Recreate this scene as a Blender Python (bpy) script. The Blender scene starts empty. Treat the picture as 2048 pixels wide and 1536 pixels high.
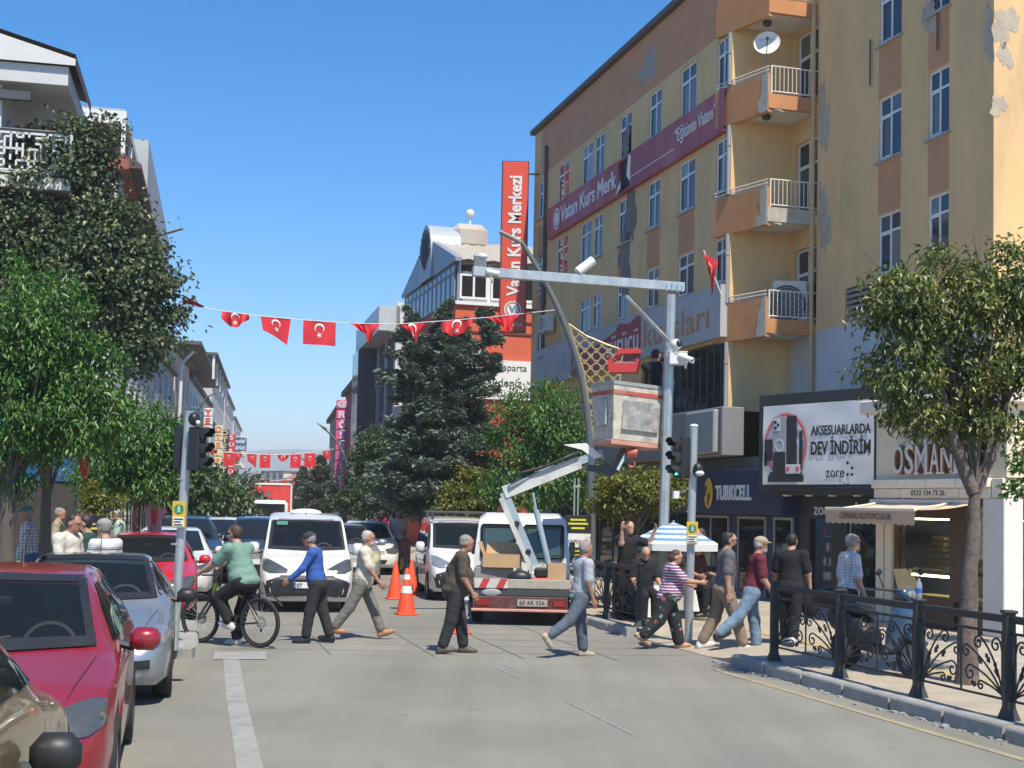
import bpy, bmesh, math, random
import numpy as np
from mathutils import Vector, Matrix, Euler, noise as mnoise
from mathutils.bvhtree import BVHTree
R = math.radians
random.seed(7)
np.random.seed(7)
SC = bpy.context.scene
COL = SC.collection
# ------------------------------------------------------------------ camera
F_PX, EYE = 2700.0, 2.05           # focal length in pixels of the 2048 wide photograph, eye height
PITCH, ROLL = R(3.0), R(1.2)
HORIZON = 1012.0
SHIFT = (HORIZON - 768 - F_PX * math.tan(PITCH)) / 2048
CAMROT = (Euler((R(90) + PITCH, 0, 0)).to_matrix() @ Euler((0, 0, ROLL)).to_matrix())
cam_d = bpy.data.cameras.new('camera')
cam = bpy.data.objects.new('camera', cam_d)
COL.objects.link(cam)
cam.matrix_world = Matrix.Translation((0, 0, EYE)) @ CAMROT.to_4x4()
cam_d.sensor_width = 36
cam_d.lens = 36 * F_PX / 2048
cam_d.shift_y = SHIFT
cam_d.clip_start, cam_d.clip_end = 0.1, 8000
SC.camera = cam
# ------------------------------------------------------------------ world, sun, exposure
SUN_EL = R(58)
SUN_H = Vector((0.45, -1.0, 0)).normalized()      # horizontal direction towards the sun
SUN_DIR = Vector((SUN_H.x * math.cos(SUN_EL), SUN_H.y * math.cos(SUN_EL), math.sin(SUN_EL)))
world = bpy.data.worlds.new('World')
SC.world = world
world.use_nodes = True
wn, wl = world.node_tree.nodes, world.node_tree.links
sky = wn.new('ShaderNodeTexSky')
sky.sky_type = 'NISHITA'
sky.sun_disc = False
sky.sun_elevation = SUN_EL
sky.sun_rotation = math.atan2(SUN_H.x, SUN_H.y)
sky.altitude = 1000
sky.air_density = 0.95
sky.dust_density = 0.4
sky.ozone_density = 3.2
wn['Background'].inputs['Strength'].default_value = 0.112
hsv = wn.new('ShaderNodeHueSaturation')
hsv.inputs['Saturation'].default_value = 1.46
wl.new(sky.outputs[0], hsv.inputs['Color'])
wl.new(hsv.outputs[0], wn['Background'].inputs['Color'])
sun_d = bpy.data.lights.new('sun', 'SUN')
sun_d.energy = 3.7
sun_d.angle = R(0.53)
sun_d.color = (1.0, 0.92, 0.785)
sun = bpy.data.objects.new('sun', sun_d)
COL.objects.link(sun)
sun.rotation_euler = (-SUN_DIR).to_track_quat('-Z', 'Y').to_euler()
VS = SC.view_settings
VS.view_transform = 'Standard'
VS.look = 'None'
VS.exposure = 0.84
VS.gamma = 1.0
SC.cycles.use_denoising = True
SC.cycles.max_bounces = 6
SC.cycles.diffuse_bounces = 3
SC.cycles.glossy_bounces = 3
SC.cycles.transparent_max_bounces = 10
SC.cycles.transmission_bounces = 4
SC.cycles.caustics_reflective = False
SC.cycles.caustics_refractive = False

# ------------------------------------------------------------------ picture <-> place
def ray(px, py):
    v = Vector(((px - 1024) / F_PX, (768 - py) / F_PX + SHIFT * 2048 / F_PX, -1))
    return CAMROT @ v
def at(px, py, Y):
    d = ray(px, py)
    t = Y / d.y
    return Vector((d.x * t, Y, EYE + d.z * t))
def gnd(px, py, z=0.0):
    d = ray(px, py)
    t = (z - EYE) / d.z
    return Vector((d.x * t, d.y * t, z))
def on_plane(px, py, x0, y0, k):
    """point where the pixel's ray meets the upright plane X = x0 + k (Y - y0)"""
    d = ray(px, py)
    t = (x0 - k * y0) / (d.x - k * d.y)
    return Vector((d.x * t, d.y * t, EYE + d.z * t))
def kerb_x(Y):                       # foot of the right kerb
    return 3.10 - 0.283 * (Y - 17.5) if Y < 46 else 3.10 - 0.283 * 28.5 - 0.175 * (Y - 46)
def left_x(Y):                       # edge of the left pavement
    return -5.75 - 0.235 * (Y - 15.0) if Y < 46 else -5.75 - 0.235 * 31 - 0.175 * (Y - 46)

# ------------------------------------------------------------------ scene bookkeeping
def tag(o, label=None, cat=None, group=None, kind=None):
    if label: o['label'] = label
    if cat: o['category'] = cat
    if group: o['group'] = group
    if kind: o['kind'] = kind
    return o
def thing(name, label, cat, loc=(0, 0, 0), rz=0.0, group=None, rot=None):
    o = bpy.data.objects.new(name, None)
    COL.objects.link(o)
    o.empty_display_size = 0.2
    o.location = loc
    o.rotation_euler = rot if rot else (0, 0, rz)
    return tag(o, label, cat, group)
def link(name, me, parent=None, loc=(0, 0, 0), rot=(0, 0, 0), scale=(1, 1, 1)):
    o = bpy.data.objects.new(name, me)
    COL.objects.link(o)
    o.parent = parent
    o.location = loc
    o.rotation_euler = rot
    o.scale = scale
    return o
def kids(o):
    return [c for c in COL.objects if c.parent is o]
def copy_tree(o, parent=None, mats=None):
    c = o.copy()
    COL.objects.link(c)
    c.parent = parent
    for ch in o.children:
        copy_tree(ch, c)
    return c

class MB:
    """collects primitives into one mesh"""
    def __init__(s):
        s.v, s.f, s.m, s.cur = [], [], [], 0
    def add(s, vs, fs, m=None):
        b = len(s.v)
        s.v += [tuple(p) for p in vs]
        s.f += [tuple(i + b for i in f) for f in fs]
        s.m += [s.cur if m is None else m] * len(fs)
        return s
    def box(s, x0, x1, y0, y1, z0, z1, M=None, m=None):
        vs = [Vector(p) for p in ((x0, y0, z0), (x1, y0, z0), (x1, y1, z0), (x0, y1, z0), (x0, y0, z1), (x1, y0, z1), (x1, y1, z1), (x0, y1, z1))]
        if M is not None: vs = [M @ p for p in vs]
        return s.add(vs, [(0, 3, 2, 1), (4, 5, 6, 7), (0, 1, 5, 4), (1, 2, 6, 5), (2, 3, 7, 6), (3, 0, 4, 7)], m)
    def cbox(s, x0, x1, y0, y1, z0, z1, c=0.01, M=None, m=None):
        """box with chamfered edges"""
        bm = bmesh.new()
        bmesh.ops.create_cube(bm, size=1)
        for v in bm.verts:
            v.co = Vector((x0 + (v.co.x + .5) * (x1 - x0), y0 + (v.co.y + .5) * (y1 - y0), z0 + (v.co.z + .5) * (z1 - z0)))
        bmesh.ops.bevel(bm, geom=bm.edges[:], offset=c, segments=1, affect='EDGES')
        bm.verts.index_update()
        vs = [v.co.copy() for v in bm.verts]
        if M is not None: vs = [M @ p for p in vs]
        s.add(vs, [[v.index for v in f.verts] for f in bm.faces], m)
        bm.free()
        return s
    def tube(s, pts, r, n=8, m=None, cap=True, flat=1.0):
        pts = [Vector(p) for p in pts]
        rr = r if isinstance(r, (list, tuple)) else [r] * len(pts)
        vs, fs = [], []
        up = None
        for i, p in enumerate(pts):
            a = pts[max(i - 1, 0)]; b = pts[min(i + 1, len(pts) - 1)]
            t = (b - a)
            if t.length < 1e-9: t = Vector((0, 0, 1))
            t.normalize()
            if up is None:
                up = Vector((0, 0, 1)) if abs(t.z) < .9 else Vector((1, 0, 0))
            x = t.cross(up)
            if x.length < 1e-6: x = t.orthogonal()
            x.normalize(); y = x.cross(t).normalized(); up = y
            for k in range(n):
                a_ = 2 * math.pi * k / n
                vs.append(p + (x * math.cos(a_) + y * math.sin(a_) * flat) * rr[i])
        for i in range(len(pts) - 1):
            for k in range(n):
                k2 = (k + 1) % n
                fs.append((i * n + k, i * n + k2, (i + 1) * n + k2, (i + 1) * n + k))
        if cap:
            fs.append(tuple(range(n - 1, -1, -1)))
            fs.append(tuple((len(pts) - 1) * n + k for k in range(n)))
        return s.add(vs, fs, m)
    def lathe(s, prof, n=24, M=None, m=None, closed=False):
        """prof: [(r, z)] turned about z"""
        vs, fs = [], []
        for r, z in prof:
            for k in range(n):
                a = 2 * math.pi * k / n
                vs.append(Vector((r * math.cos(a), r * math.sin(a), z)))
        if M is not None: vs = [M @ p for p in vs]
        L = len(prof)
        for i in range(L - 1 + (1 if closed else 0)):
            j = (i + 1) % L
            for k in range(n):
                k2 = (k + 1) % n
                fs.append((i * n + k, i * n + k2, j * n + k2, j * n + k))
        if not closed:
            if prof[0][0] > 1e-6: fs.append(tuple(range(n - 1, -1, -1)))
            if prof[-1][0] > 1e-6: fs.append(tuple((L - 1) * n + k for k in range(n)))
        return s.add(vs, fs, m)
    def prism(s, poly, d0, d1, axes='xz', M=None, m=None):
        """polygon in two axes pushed along the third"""
        def mk(a, b, d):
            return {'xz': (a, d, b), 'xy': (a, b, d), 'yz': (d, a, b)}[axes]
        n = len(poly)
        vs = [Vector(mk(a, b, d0)) for a, b in poly] + [Vector(mk(a, b, d1)) for a, b in poly]
        if M is not None: vs = [M @ p for p in vs]
        fs = [tuple(range(n)), tuple(range(2 * n - 1, n - 1, -1))] + [(i, i + n, (i + 1) % n + n, (i + 1) % n) for i in range(n)]
        return s.add(vs, fs, m)
    def sphere(s, c, r, n=12, sc=(1, 1, 1), m=None, M=None):
        prof = [(math.sin(math.pi * i / n) * 1.0 + (1e-7 if i in (0, n) else 0), -math.cos(math.pi * i / n)) for i in range(n + 1)]
        T = Matrix.Translation(c) @ (M.to_4x4() if M is not None else Matrix.Identity(4)) @ Matrix.Diagonal((r * sc[0], r * sc[1], r * sc[2], 1))
        return s.lathe(prof, n * 2, T, m)
    def mesh(s, name, mats, smooth=False, fix=True):
        me = bpy.data.meshes.new(name)
        me.from_pydata(s.v, [], s.f)
        if not isinstance(mats, (list, tuple)): mats = [mats]
        for m in mats: me.materials.append(m)
        if len(mats) > 1: me.polygons.foreach_set('material_index', s.m)
        if fix:
            bm = bmesh.new(); bm.from_mesh(me)
            bmesh.ops.recalc_face_normals(bm, faces=bm.faces)
            bm.to_mesh(me); bm.free()
        if smooth:
            if smooth is True: smooth = 40
            me.shade_smooth()
            me.set_sharp_from_angle(angle=R(smooth))
        me.update()
        return me
    def build(s, name, mats, parent=None, smooth=False, loc=(0, 0, 0), rot=(0, 0, 0), fix=True):
        return link(name, s.mesh(name, mats, smooth, fix), parent, loc, rot)

# ------------------------------------------------------------------ materials
MATS = {}
def nodes_of(m):
    m.use_nodes = True
    nt = m.node_tree
    return nt.nodes, nt.links, nt.nodes['Principled BSDF']
def ramp(n, stops):
    r = n.new('ShaderNodeValToRGB')
    e = r.color_ramp.elements
    while len(e) < len(stops): e.new(0.5)
    for i, (p, c) in enumerate(stops):
        e[i].position = p
        e[i].color = (*c, 1) if len(c) == 3 else c
    return r
def mat(name, col, rough=0.6, metal=0.0, var=0.12, scale=3.0, bump=0.0, bscale=40.0, spec=0.5, coat=0.0, dirt=None, dirt_amt=0.5, dirt_scale=1.2, rnd=0.0, stretch=None):
    """plain procedural paint / stone / plastic: two octaves of tone, optional stains and fine relief"""
    if name in MATS: return MATS[name]
    m = bpy.data.materials.new(name)
    n, l, b = nodes_of(m)
    tc = n.new('ShaderNodeTexCoord')
    src = tc.outputs['Object']
    if stretch:
        mp = n.new('ShaderNodeMapping'); mp.inputs['Scale'].default_value = stretch
        l.new(src, mp.inputs[0]); src = mp.outputs[0]
    nz = n.new('ShaderNodeTexNoise')
    nz.inputs['Scale'].default_value = scale; nz.inputs['Detail'].default_value = 6; nz.inputs['Roughness'].default_value = 0.65
    l.new(src, nz.inputs['Vector'])
    d = [max(c * (1 - var), 0) for c in col]; u = [min(c * (1 + var), 1) for c in col]
    rp = ramp(n, [(0.3, d), (0.7, u)])
    l.new(nz.outputs[0], rp.inputs[0])
    out = rp.outputs[0]
    if dirt:
        n2 = n.new('ShaderNodeTexNoise')
        n2.inputs['Scale'].default_value = dirt_scale; n2.inputs['Detail'].default_value = 8; n2.inputs['Roughness'].default_value = 0.7
        l.new(src, n2.inputs['Vector'])
        r2 = ramp(n, [(0.5, (0, 0, 0)), (0.72, (dirt_amt,) * 3)])
        l.new(n2.outputs[0], r2.inputs[0])
        mx = n.new('ShaderNodeMix'); mx.data_type = 'RGBA'
        l.new(r2.outputs[0], mx.inputs['Factor']); l.new(out, mx.inputs['A']); mx.inputs['B'].default_value = (*dirt, 1)
        out = mx.outputs['Result']
    if rnd:
        oi = n.new('ShaderNodeObjectInfo')
        hs = n.new('ShaderNodeHueSaturation')
        mr = n.new('ShaderNodeMapRange'); mr.inputs['To Min'].default_value = 1 - rnd; mr.inputs['To Max'].default_value = 1 + rnd
        l.new(oi.outputs['Random'], mr.inputs[0]); l.new(mr.outputs[0], hs.inputs['Value']); l.new(out, hs.inputs['Color'])
        out = hs.outputs[0]
    l.new(out, b.inputs['Base Color'])
    rr = n.new('ShaderNodeMapRange'); rr.inputs['To Min'].default_value = max(rough - .08, .02); rr.inputs['To Max'].default_value = min(rough + .08, 1)
    l.new(nz.outputs[0], rr.inputs[0]); l.new(rr.outputs[0], b.inputs['Roughness'])
    b.inputs['Metallic'].default_value = metal
    b.inputs['Specular IOR Level'].default_value = spec
    b.inputs['Coat Weight'].default_value = coat
    b.inputs['Coat Roughness'].default_value = 0.04
    if bump:
        n3 = n.new('ShaderNodeTexNoise'); n3.inputs['Scale'].default_value = bscale; n3.inputs['Detail'].default_value = 5
        l.new(src, n3.inputs['Vector'])
        bp = n.new('ShaderNodeBump'); bp.inputs['Strength'].default_value = bump; bp.inputs['Distance'].default_value = 0.02
        l.new(n3.outputs[0], bp.inputs['Height']); l.new(bp.outputs[0], b.inputs['Normal'])
    MATS[name] = m
    return m
def glass_mat(name, col=(.03, .04, .045), clear=0.0, rough=0.04, rnd=None, spec=0.6):
    """window glass: dark mirror-like pane, partly see-through when clear > 0; rnd = tone of curtains behind some panes"""
    if name in MATS: return MATS[name]
    m = bpy.data.materials.new(name)
    n, l, b = nodes_of(m)
    b.inputs['Roughness'].default_value = rough
    b.inputs['Specular IOR Level'].default_value = spec
    if rnd:
        oi = n.new('ShaderNodeObjectInfo')
        rp = ramp(n, [(0.0, col), (0.55, col), (0.75, [(a + c) / 2 for a, c in zip(col, rnd)]), (1.0, rnd)])
        l.new(oi.outputs['Random'], rp.inputs[0]); l.new(rp.outputs[0], b.inputs['Base Color'])
    else:
        b.inputs['Base Color'].default_value = (*col, 1)
    tc = n.new('ShaderNodeTexCoord'); nz = n.new('ShaderNodeTexNoise'); nz.inputs['Scale'].default_value = 1.7
    l.new(tc.outputs['Object'], nz.inputs['Vector'])
    bp = n.new('ShaderNodeBump'); bp.inputs['Strength'].default_value = 0.03; bp.inputs['Distance'].default_value = 0.05
    l.new(nz.outputs[0], bp.inputs['Height']); l.new(bp.outputs[0], b.inputs['Normal'])
    if clear:
        tr = n.new('ShaderNodeBsdfTransparent'); tr.inputs[0].default_value = (.75, .82, .8, 1)
        mx = n.new('ShaderNodeMixShader'); mx.inputs[0].default_value = clear
        l.new(b.outputs[0], mx.inputs[1]); l.new(tr.outputs[0], mx.inputs[2])
        l.new(mx.outputs[0], n['Material Output'].inputs[0])
    MATS[name] = m
    return m
def emit_mat(name, col, s):
    m = bpy.data.materials.new(name); n, l, b = nodes_of(m)
    b.inputs['Base Color'].default_value = (*col, 1)
    b.inputs['Emission Color'].default_value = (*col, 1); b.inputs['Emission Strength'].default_value = s
    return m
def leaf_mat(name, c0, c1, c2=None, trans=0.35, rough=0.45):
    """leaf tissue: every leaf its own tone, some light coming through"""
    if name in MATS: return MATS[name]
    m = bpy.data.materials.new(name); n, l, b = nodes_of(m)
    g = n.new('ShaderNodeNewGeometry')
    st = [(0.0, c0), (0.7, c1)] + ([(1.0, c2)] if c2 else [(1.0, c1)])
    rp = ramp(n, st)
    l.new(g.outputs['Random Per Island'], rp.inputs[0])
    l.new(rp.outputs[0], b.inputs['Base Color'])
    b.inputs['Roughness'].default_value = rough
    b.inputs['Specular IOR Level'].default_value = 0.5
    tl = n.new('ShaderNodeBsdfTranslucent')
    hs = n.new('ShaderNodeHueSaturation'); hs.inputs['Value'].default_value = 1.5; hs.inputs['Saturation'].default_value = 1.15
    l.new(rp.outputs[0], hs.inputs['Color']); l.new(hs.outputs[0], tl.inputs[0])
    mx = n.new('ShaderNodeMixShader'); mx.inputs[0].default_value = trans
    l.new(b.outputs[0], mx.inputs[1]); l.new(tl.outputs[0], mx.inputs[2])
    l.new(mx.outputs[0], n['Material Output'].inputs[0])
    MATS[name] = m
    return m
def stripe_mat(name, cols, axis='z', freq=10.0, rough=0.8, noise=0.0):
    """hard stripes along one axis of the object (woven, printed)"""
    if name in MATS: return MATS[name]
    m = bpy.data.materials.new(name); n, l, b = nodes_of(m)
    tc = n.new('ShaderNodeTexCoord'); sp = n.new('ShaderNodeSeparateXYZ')
    l.new(tc.outputs['Object'], sp.inputs[0])
    ml = n.new('ShaderNodeMath'); ml.operation = 'MULTIPLY'; ml.inputs[1].default_value = freq
    l.new(sp.outputs['XYZ'.index(axis.upper())], ml.inputs[0])
    fr = n.new('ShaderNodeMath'); fr.operation = 'FRACT'
    l.new(ml.outputs[0], fr.inputs[0])
    rp = ramp(n, cols); rp.color_ramp.interpolation = 'CONSTANT'
    l.new(fr.outputs[0], rp.inputs[0]); l.new(rp.outputs[0], b.inputs['Base Color'])
    b.inputs['Roughness'].default_value = rough
    MATS[name] = m
    return m

WHITE = mat('white_paint', (.74, .74, .72), .5, var=.05)
OFFWHITE = mat('offwhite_paint', (.62, .60, .55), .6, var=.06)
BLACK = mat('black_plastic', (.018, .019, .021), .45, var=.2)
DARKGREY = mat('dark_grey_metal', (.055, .06, .065), .5, var=.15)
GREY = mat('grey_metal', (.30, .31, .31), .45, var=.1)
GALV = mat('galvanised_steel', (.46, .49, .49), .42, metal=.55, var=.22, scale=5, bump=.05, stretch=(1, 1, .4))
CHROME = mat('chrome', (.7, .7, .7), .15, metal=1.0, var=.03)
RUBBER = mat('tyre_rubber', (.022, .022, .023), .8, var=.2, scale=8)
RED = mat('red_paint', (.52, .05, .04), .5, var=.08)
FLAGRED = mat('flag_red_cloth', (.62, .025, .035), .75, var=.08)
FLAGWHITE = mat('flag_white_cloth', (.78, .76, .75), .75, var=.04)

# ------------------------------------------------------------------ lettering
def text_mesh(body, size=1.0, ext=0.01, mats=None, sx=1.0, bold=0.0, spacing=1.0, shear=0.0, align='LEFT', vertical=0):
    cu = bpy.data.curves.new('txt', 'FONT')
    cu.body = body; cu.size = size; cu.extrude = ext; cu.offset = bold
    cu.space_character = spacing; cu.shear = shear; cu.align_x = align
    cu.resolution_u = 3
    o = bpy.data.objects.new('txt', cu)
    COL.objects.link(o)
    dg = bpy.context.evaluated_depsgraph_get()
    me = bpy.data.meshes.new_from_object(o.evaluated_get(dg))
    bpy.data.objects.remove(o); bpy.data.curves.remove(cu)
    for v in me.vertices:
        v.co.x *= sx
    me.materials.clear()
    me.materials.append(mats)
    return me
def lettering(body, parent, loc, size, m, ext=0.008, rot=(R(90), 0, 0), name='lettering', fit=None, **k):
    """words standing proud of a sign; local x = reading direction; fit = wanted width"""
    me = text_mesh(body, size, ext, m, **k)
    xs = [v.co.x for v in me.vertices]
    if fit and xs:
        f = fit / max(max(xs) - min(xs), 1e-6); x0 = min(xs)
        for v in me.vertices: v.co.x = (v.co.x - (x0 if k.get('align', 'LEFT') == 'LEFT' else 0)) * f
    me.name = name
    return link(name, me, parent, loc, rot)
# ================================================================== ground, road, pavements
def road_material():
    m = bpy.data.materials.new('worn_asphalt'); n, l, b = nodes_of(m)
    tc = n.new('ShaderNodeTexCoord')
    def noise(sc, det=6, rough=.6, vec=None, st=None):
        z = n.new('ShaderNodeTexNoise'); z.inputs['Scale'].default_value = sc; z.inputs['Detail'].default_value = det; z.inputs['Roughness'].default_value = rough
        v = tc.outputs['Object']
        if st:
            mp = n.new('ShaderNodeMapping'); mp.inputs['Rotation'].default_value = (0, 0, R(-15)); mp.inputs['Scale'].default_value = st
            l.new(v, mp.inputs[0]); v = mp.outputs[0]
        l.new(v, z.inputs['Vector'])
        return z
    big = noise(.35, 5, .6)
    r1 = ramp(n, [(.3, (.20, .193, .168)), (.7, (.272, .259, .22))]); l.new(big.outputs[0], r1.inputs[0])
    tracks = noise(1.0, 4, .6, st=(1.1, .06, 1))           # long worn streaks along the lanes
    r2 = ramp(n, [(.35, (.88,) * 3), (.65, (1.08,) * 3)]); l.new(tracks.outputs[0], r2.inputs[0])
    m1 = n.new('ShaderNodeMix'); m1.data_type = 'RGBA'; m1.blend_type = 'MULTIPLY'; m1.inputs['Factor'].default_value = 1
    l.new(r1.outputs[0], m1.inputs['A']); l.new(r2.outputs[0], m1.inputs['B'])
    grain = noise(90, 3, .7)
    r3 = ramp(n, [(.3, (.68,) * 3), (.7, (1.28,) * 3)]); l.new(grain.outputs[0], r3.inputs[0])
    m2 = n.new('ShaderNodeMix'); m2.data_type = 'RGBA'; m2.blend_type = 'MULTIPLY'; m2.inputs['Factor'].default_value = 1
    l.new(m1.outputs['Result'], m2.inputs['A']); l.new(r3.outputs[0], m2.inputs['B'])
    spot = noise(2.3, 3, .5)
    r4 = ramp(n, [(.64, (0, 0, 0)), (.76, (.3,) * 3)]); l.new(spot.outputs[0], r4.inputs[0])
    m3 = n.new('ShaderNodeMix'); m3.data_type = 'RGBA'
    l.new(r4.outputs[0], m3.inputs['Factor']); l.new(m2.outputs['Result'], m3.inputs['A']); m3.inputs['B'].default_value = (.11, .11, .105, 1)
    l.new(m3.outputs['Result'], b.inputs['Base Color'])
    b.inputs['Roughness'].default_value = .85
    b.inputs['Specular IOR Level'].default_value = .25
    bp = n.new('ShaderNodeBump'); bp.inputs['Strength'].default_value = .25; bp.inputs['Distance'].default_value = .01
    l.new(grain.outputs[0], bp.inputs['Height']); l.new(bp.outputs[0], b.inputs['Normal'])
    return m
ASPHALT = road_material()
EARTH = mat('ground_earth', (.24, .22, .18), .95, var=.2, scale=.4)
PAVING = mat('tan_paving', (.40, .345, .265), .8, var=.16, scale=1.2, bump=.1, bscale=30, dirt=(.2, .18, .15), dirt_amt=.45, dirt_scale=.9)
PAVING2 = mat('grey_paving', (.26, .25, .23), .85, var=.16, scale=1.2, bump=.1, bscale=30, dirt=(.14, .13, .12), dirt_amt=.5, dirt_scale=.7)
KERB = mat('kerb_concrete', (.33, .325, .30), .85, var=.14, scale=2.5, bump=.25, bscale=45, dirt=(.16, .155, .14), dirt_amt=.6, dirt_scale=3, rnd=.08)
LINEWHITE = mat('worn_white_line', (.31, .303, .28), .8, var=.12, scale=4, dirt=(.2, .2, .185), dirt_amt=.9, dirt_scale=3)
LINEYELLOW = mat('worn_yellow_line', (.34, .29, .18), .8, var=.15, scale=4, dirt=(.22, .21, .18), dirt_amt=1.0, dirt_scale=2.2)
TACTILE = mat('yellow_tactile_strip', (.44, .35, .17), .75, var=.12, scale=5)
g = MB().add([(-3000, -400, -.03), (3000, -400, -.03), (3000, 5000, -.03), (-3000, 5000, -.03)], [(0, 1, 2, 3)])
tag(g.build('ground', EARTH), kind='structure')
Ys = [-12, -4, 2, 5, 8] + [10 + i for i in range(0, 38, 2)] + [50, 60, 80, 110, 150, 220, 320, 420]
r = MB()
vs = []
for Y in Ys:
    vs += [(left_x(Y) - .3, Y, 0), (kerb_x(Y) + .3, Y, 0)]
r.add(vs, [(2 * i, 2 * i + 1, 2 * i + 3, 2 * i + 2) for i in range(len(Ys) - 1)])
road = tag(r.build('road', ASPHALT), kind='structure')
# right pavement: raised, dropped to the road at the crossing
def drop(Y):                              # 0 = full height, 1 = dropped
    if Y < 17.9 or Y > 22.3: return 0
    if Y < 18.7: return (Y - 17.9) / .8
    if Y > 21.6: return (22.3 - Y) / .7
    return 1
PH = .15
pv = MB(); vs, fs = [], []
PY = sorted(set([-12, 0, 5] + [8 + i * .5 for i in range(0, 80)] + [50, 60, 80, 110, 160, 240, 420]))
offs = [.139, .14, .9, 1.6, 3.0, 6.0, 22]
for Y in PY:
    for o_ in offs:
        d_ = drop(Y) * max(0, 1 - (o_ - .14) / 1.5)
        vs.append((kerb_x(Y) + o_, Y, -.02 if o_ == .139 else PH * (1 - d_) + .008 * d_))
nn = len(offs)
for i in range(len(PY) - 1):
    for j in range(nn - 1):
        fs.append((i * nn + j, i * nn + j + 1, (i + 1) * nn + j + 1, (i + 1) * nn + j))
right_pave = tag(MB().add(vs, fs).build('right_pavement', PAVING), kind='structure')
# left pavement with a bulge at the crossing
vs, fs = [], []
LY = sorted(set([-12, 0, 6, 10, 14, 18, 22, 26, 30, 36, 42, 46, 60, 80, 110, 160, 240, 420]))
for Y in LY:
    vs += [(left_x(Y) - .14, Y, PH), (left_x(Y) - 24, Y, PH)]
fs = [(2 * i, 2 * i + 2, 2 * i + 3, 2 * i + 1) for i in range(len(LY) - 1)]
left_pave = tag(MB().add(vs, fs).build('left_pavement', PAVING2), kind='structure')
def kerb_stone(parent, p, q, h=PH, w=.17, flip=1):
    """one stone from p to q on the outer foot line, its body lying to the pavement side"""
    p, q = Vector((*p, 0)), Vector((*q, 0))
    L = (q - p).length
    key = ('kerb', round(L, 2), h, w)
    if key not in MATS:
        b = MB()
        c = .03
        b.prism([(0, 0), (.004, h - c), (.012, h - .012), (.035, h + .006), (w, h + .006), (w, 0)], .006, L - .006, 'xz')
        MATS[key] = b.mesh('kerb_stone', KERB)
    ang = math.atan2(q.y - p.y, q.x - p.x) - math.pi / 2
    o = link('kerb_stone', MATS[key], parent, (p.x, p.y, 0), (0, 0, ang))
    if flip < 0: o.scale = (-1, 1, 1)
    o.rotation_euler.x = random.uniform(-.006, .006)
    o.location.z = random.uniform(-.006, .003)
    return o
Y = 5.0
while Y < 60:
    if not (18.0 < Y < 21.4):
        kerb_stone(right_pave, (kerb_x(Y), Y), (kerb_x(Y + .9), Y + .9))
    Y += .93
Y = 5.0
while Y < 60:
    if not 16.5 < Y < 22: kerb_stone(left_pave, (left_x(Y), Y), (left_x(Y + .9), Y + .9), flip=-1)
    Y += .93
# the built-out corner of the left pavement at the crossing
bx = lambda Y: -3.95 - .24 * (Y - 17.4)
slab = MB()
slab.prism([(left_x(17.2) - .2, 17.35), (bx(17.4) - .1, 17.45), (bx(17.9), 17.75), (bx(21.4), 21.4), (bx(22) - .12, 21.8), (left_x(21.9) - .2, 21.9)], -.02, .13, 'xy')
corner = tag(slab.build('pavement_corner', KERB), kind='structure')
for a, b_ in (((bx(17.8) , 17.75), (bx(18.7), 18.65)), ((bx(18.7), 18.7), (bx(19.6), 19.6)), ((bx(19.6), 19.65), (bx(20.5), 20.55)), ((bx(20.5), 20.6), (bx(21.4), 21.4))):
    kerb_stone(corner, (a[0] + .015, a[1]), (b_[0] + .015, b_[1]), .135, flip=-1)
# painted lines
def strip(name, pts, w, m, z=.005):
    b = MB(); vs = []
    P = [Vector((*p, 0)) for p in pts]
    for i, p in enumerate(P):
        t = (P[min(i + 1, len(P) - 1)] - P[max(i - 1, 0)]).normalized()
        nrm = Vector((-t.y, t.x, 0)) * (w / 2)
        vs += [(p.x - nrm.x, p.y - nrm.y, z), (p.x + nrm.x, p.y + nrm.y, z)]
    b.add(vs, [(2 * i, 2 * i + 1, 2 * i + 3, 2 * i + 2) for i in range(len(P) - 1)])
    return tag(b.build(name, m), kind='structure')
a0, a1 = gnd(500, 1536), gnd(462, 1316)
strip('lane_edge_line', [(a0.x + (a0.x - a1.x) * .6, a0.y + (a0.y - a1.y) * .6), (a0.x, a0.y), ((a0.x + a1.x) / 2 - .02, (a0.y + a1.y) / 2), (a1.x, a1.y)], .2, LINEWHITE)
c0, c1 = gnd(428, 1312), gnd(532, 1312)
strip('stop_bar_patch', [(c0.x, c0.y), (c1.x, c1.y)], .9, LINEWHITE, .009)
yl = [(kerb_x(Y) - .42, Y) for Y in (8, 10, 12, 14, 15.5, 16.6, 17.6)]
strip('yellow_kerb_line', yl, .10, LINEYELLOW)
for k, (p, q) in enumerate((((1130, 1402), (1270, 1472)), ((980, 1330), (1040, 1358)), ((1005, 1328), (1042, 1345)), ((850, 1240), (905, 1262)))):
    p, q = gnd(*p), gnd(*q)
    strip('road_scratch', [(p.x, p.y), (q.x, q.y)], .022, LINEWHITE, .005)
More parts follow.
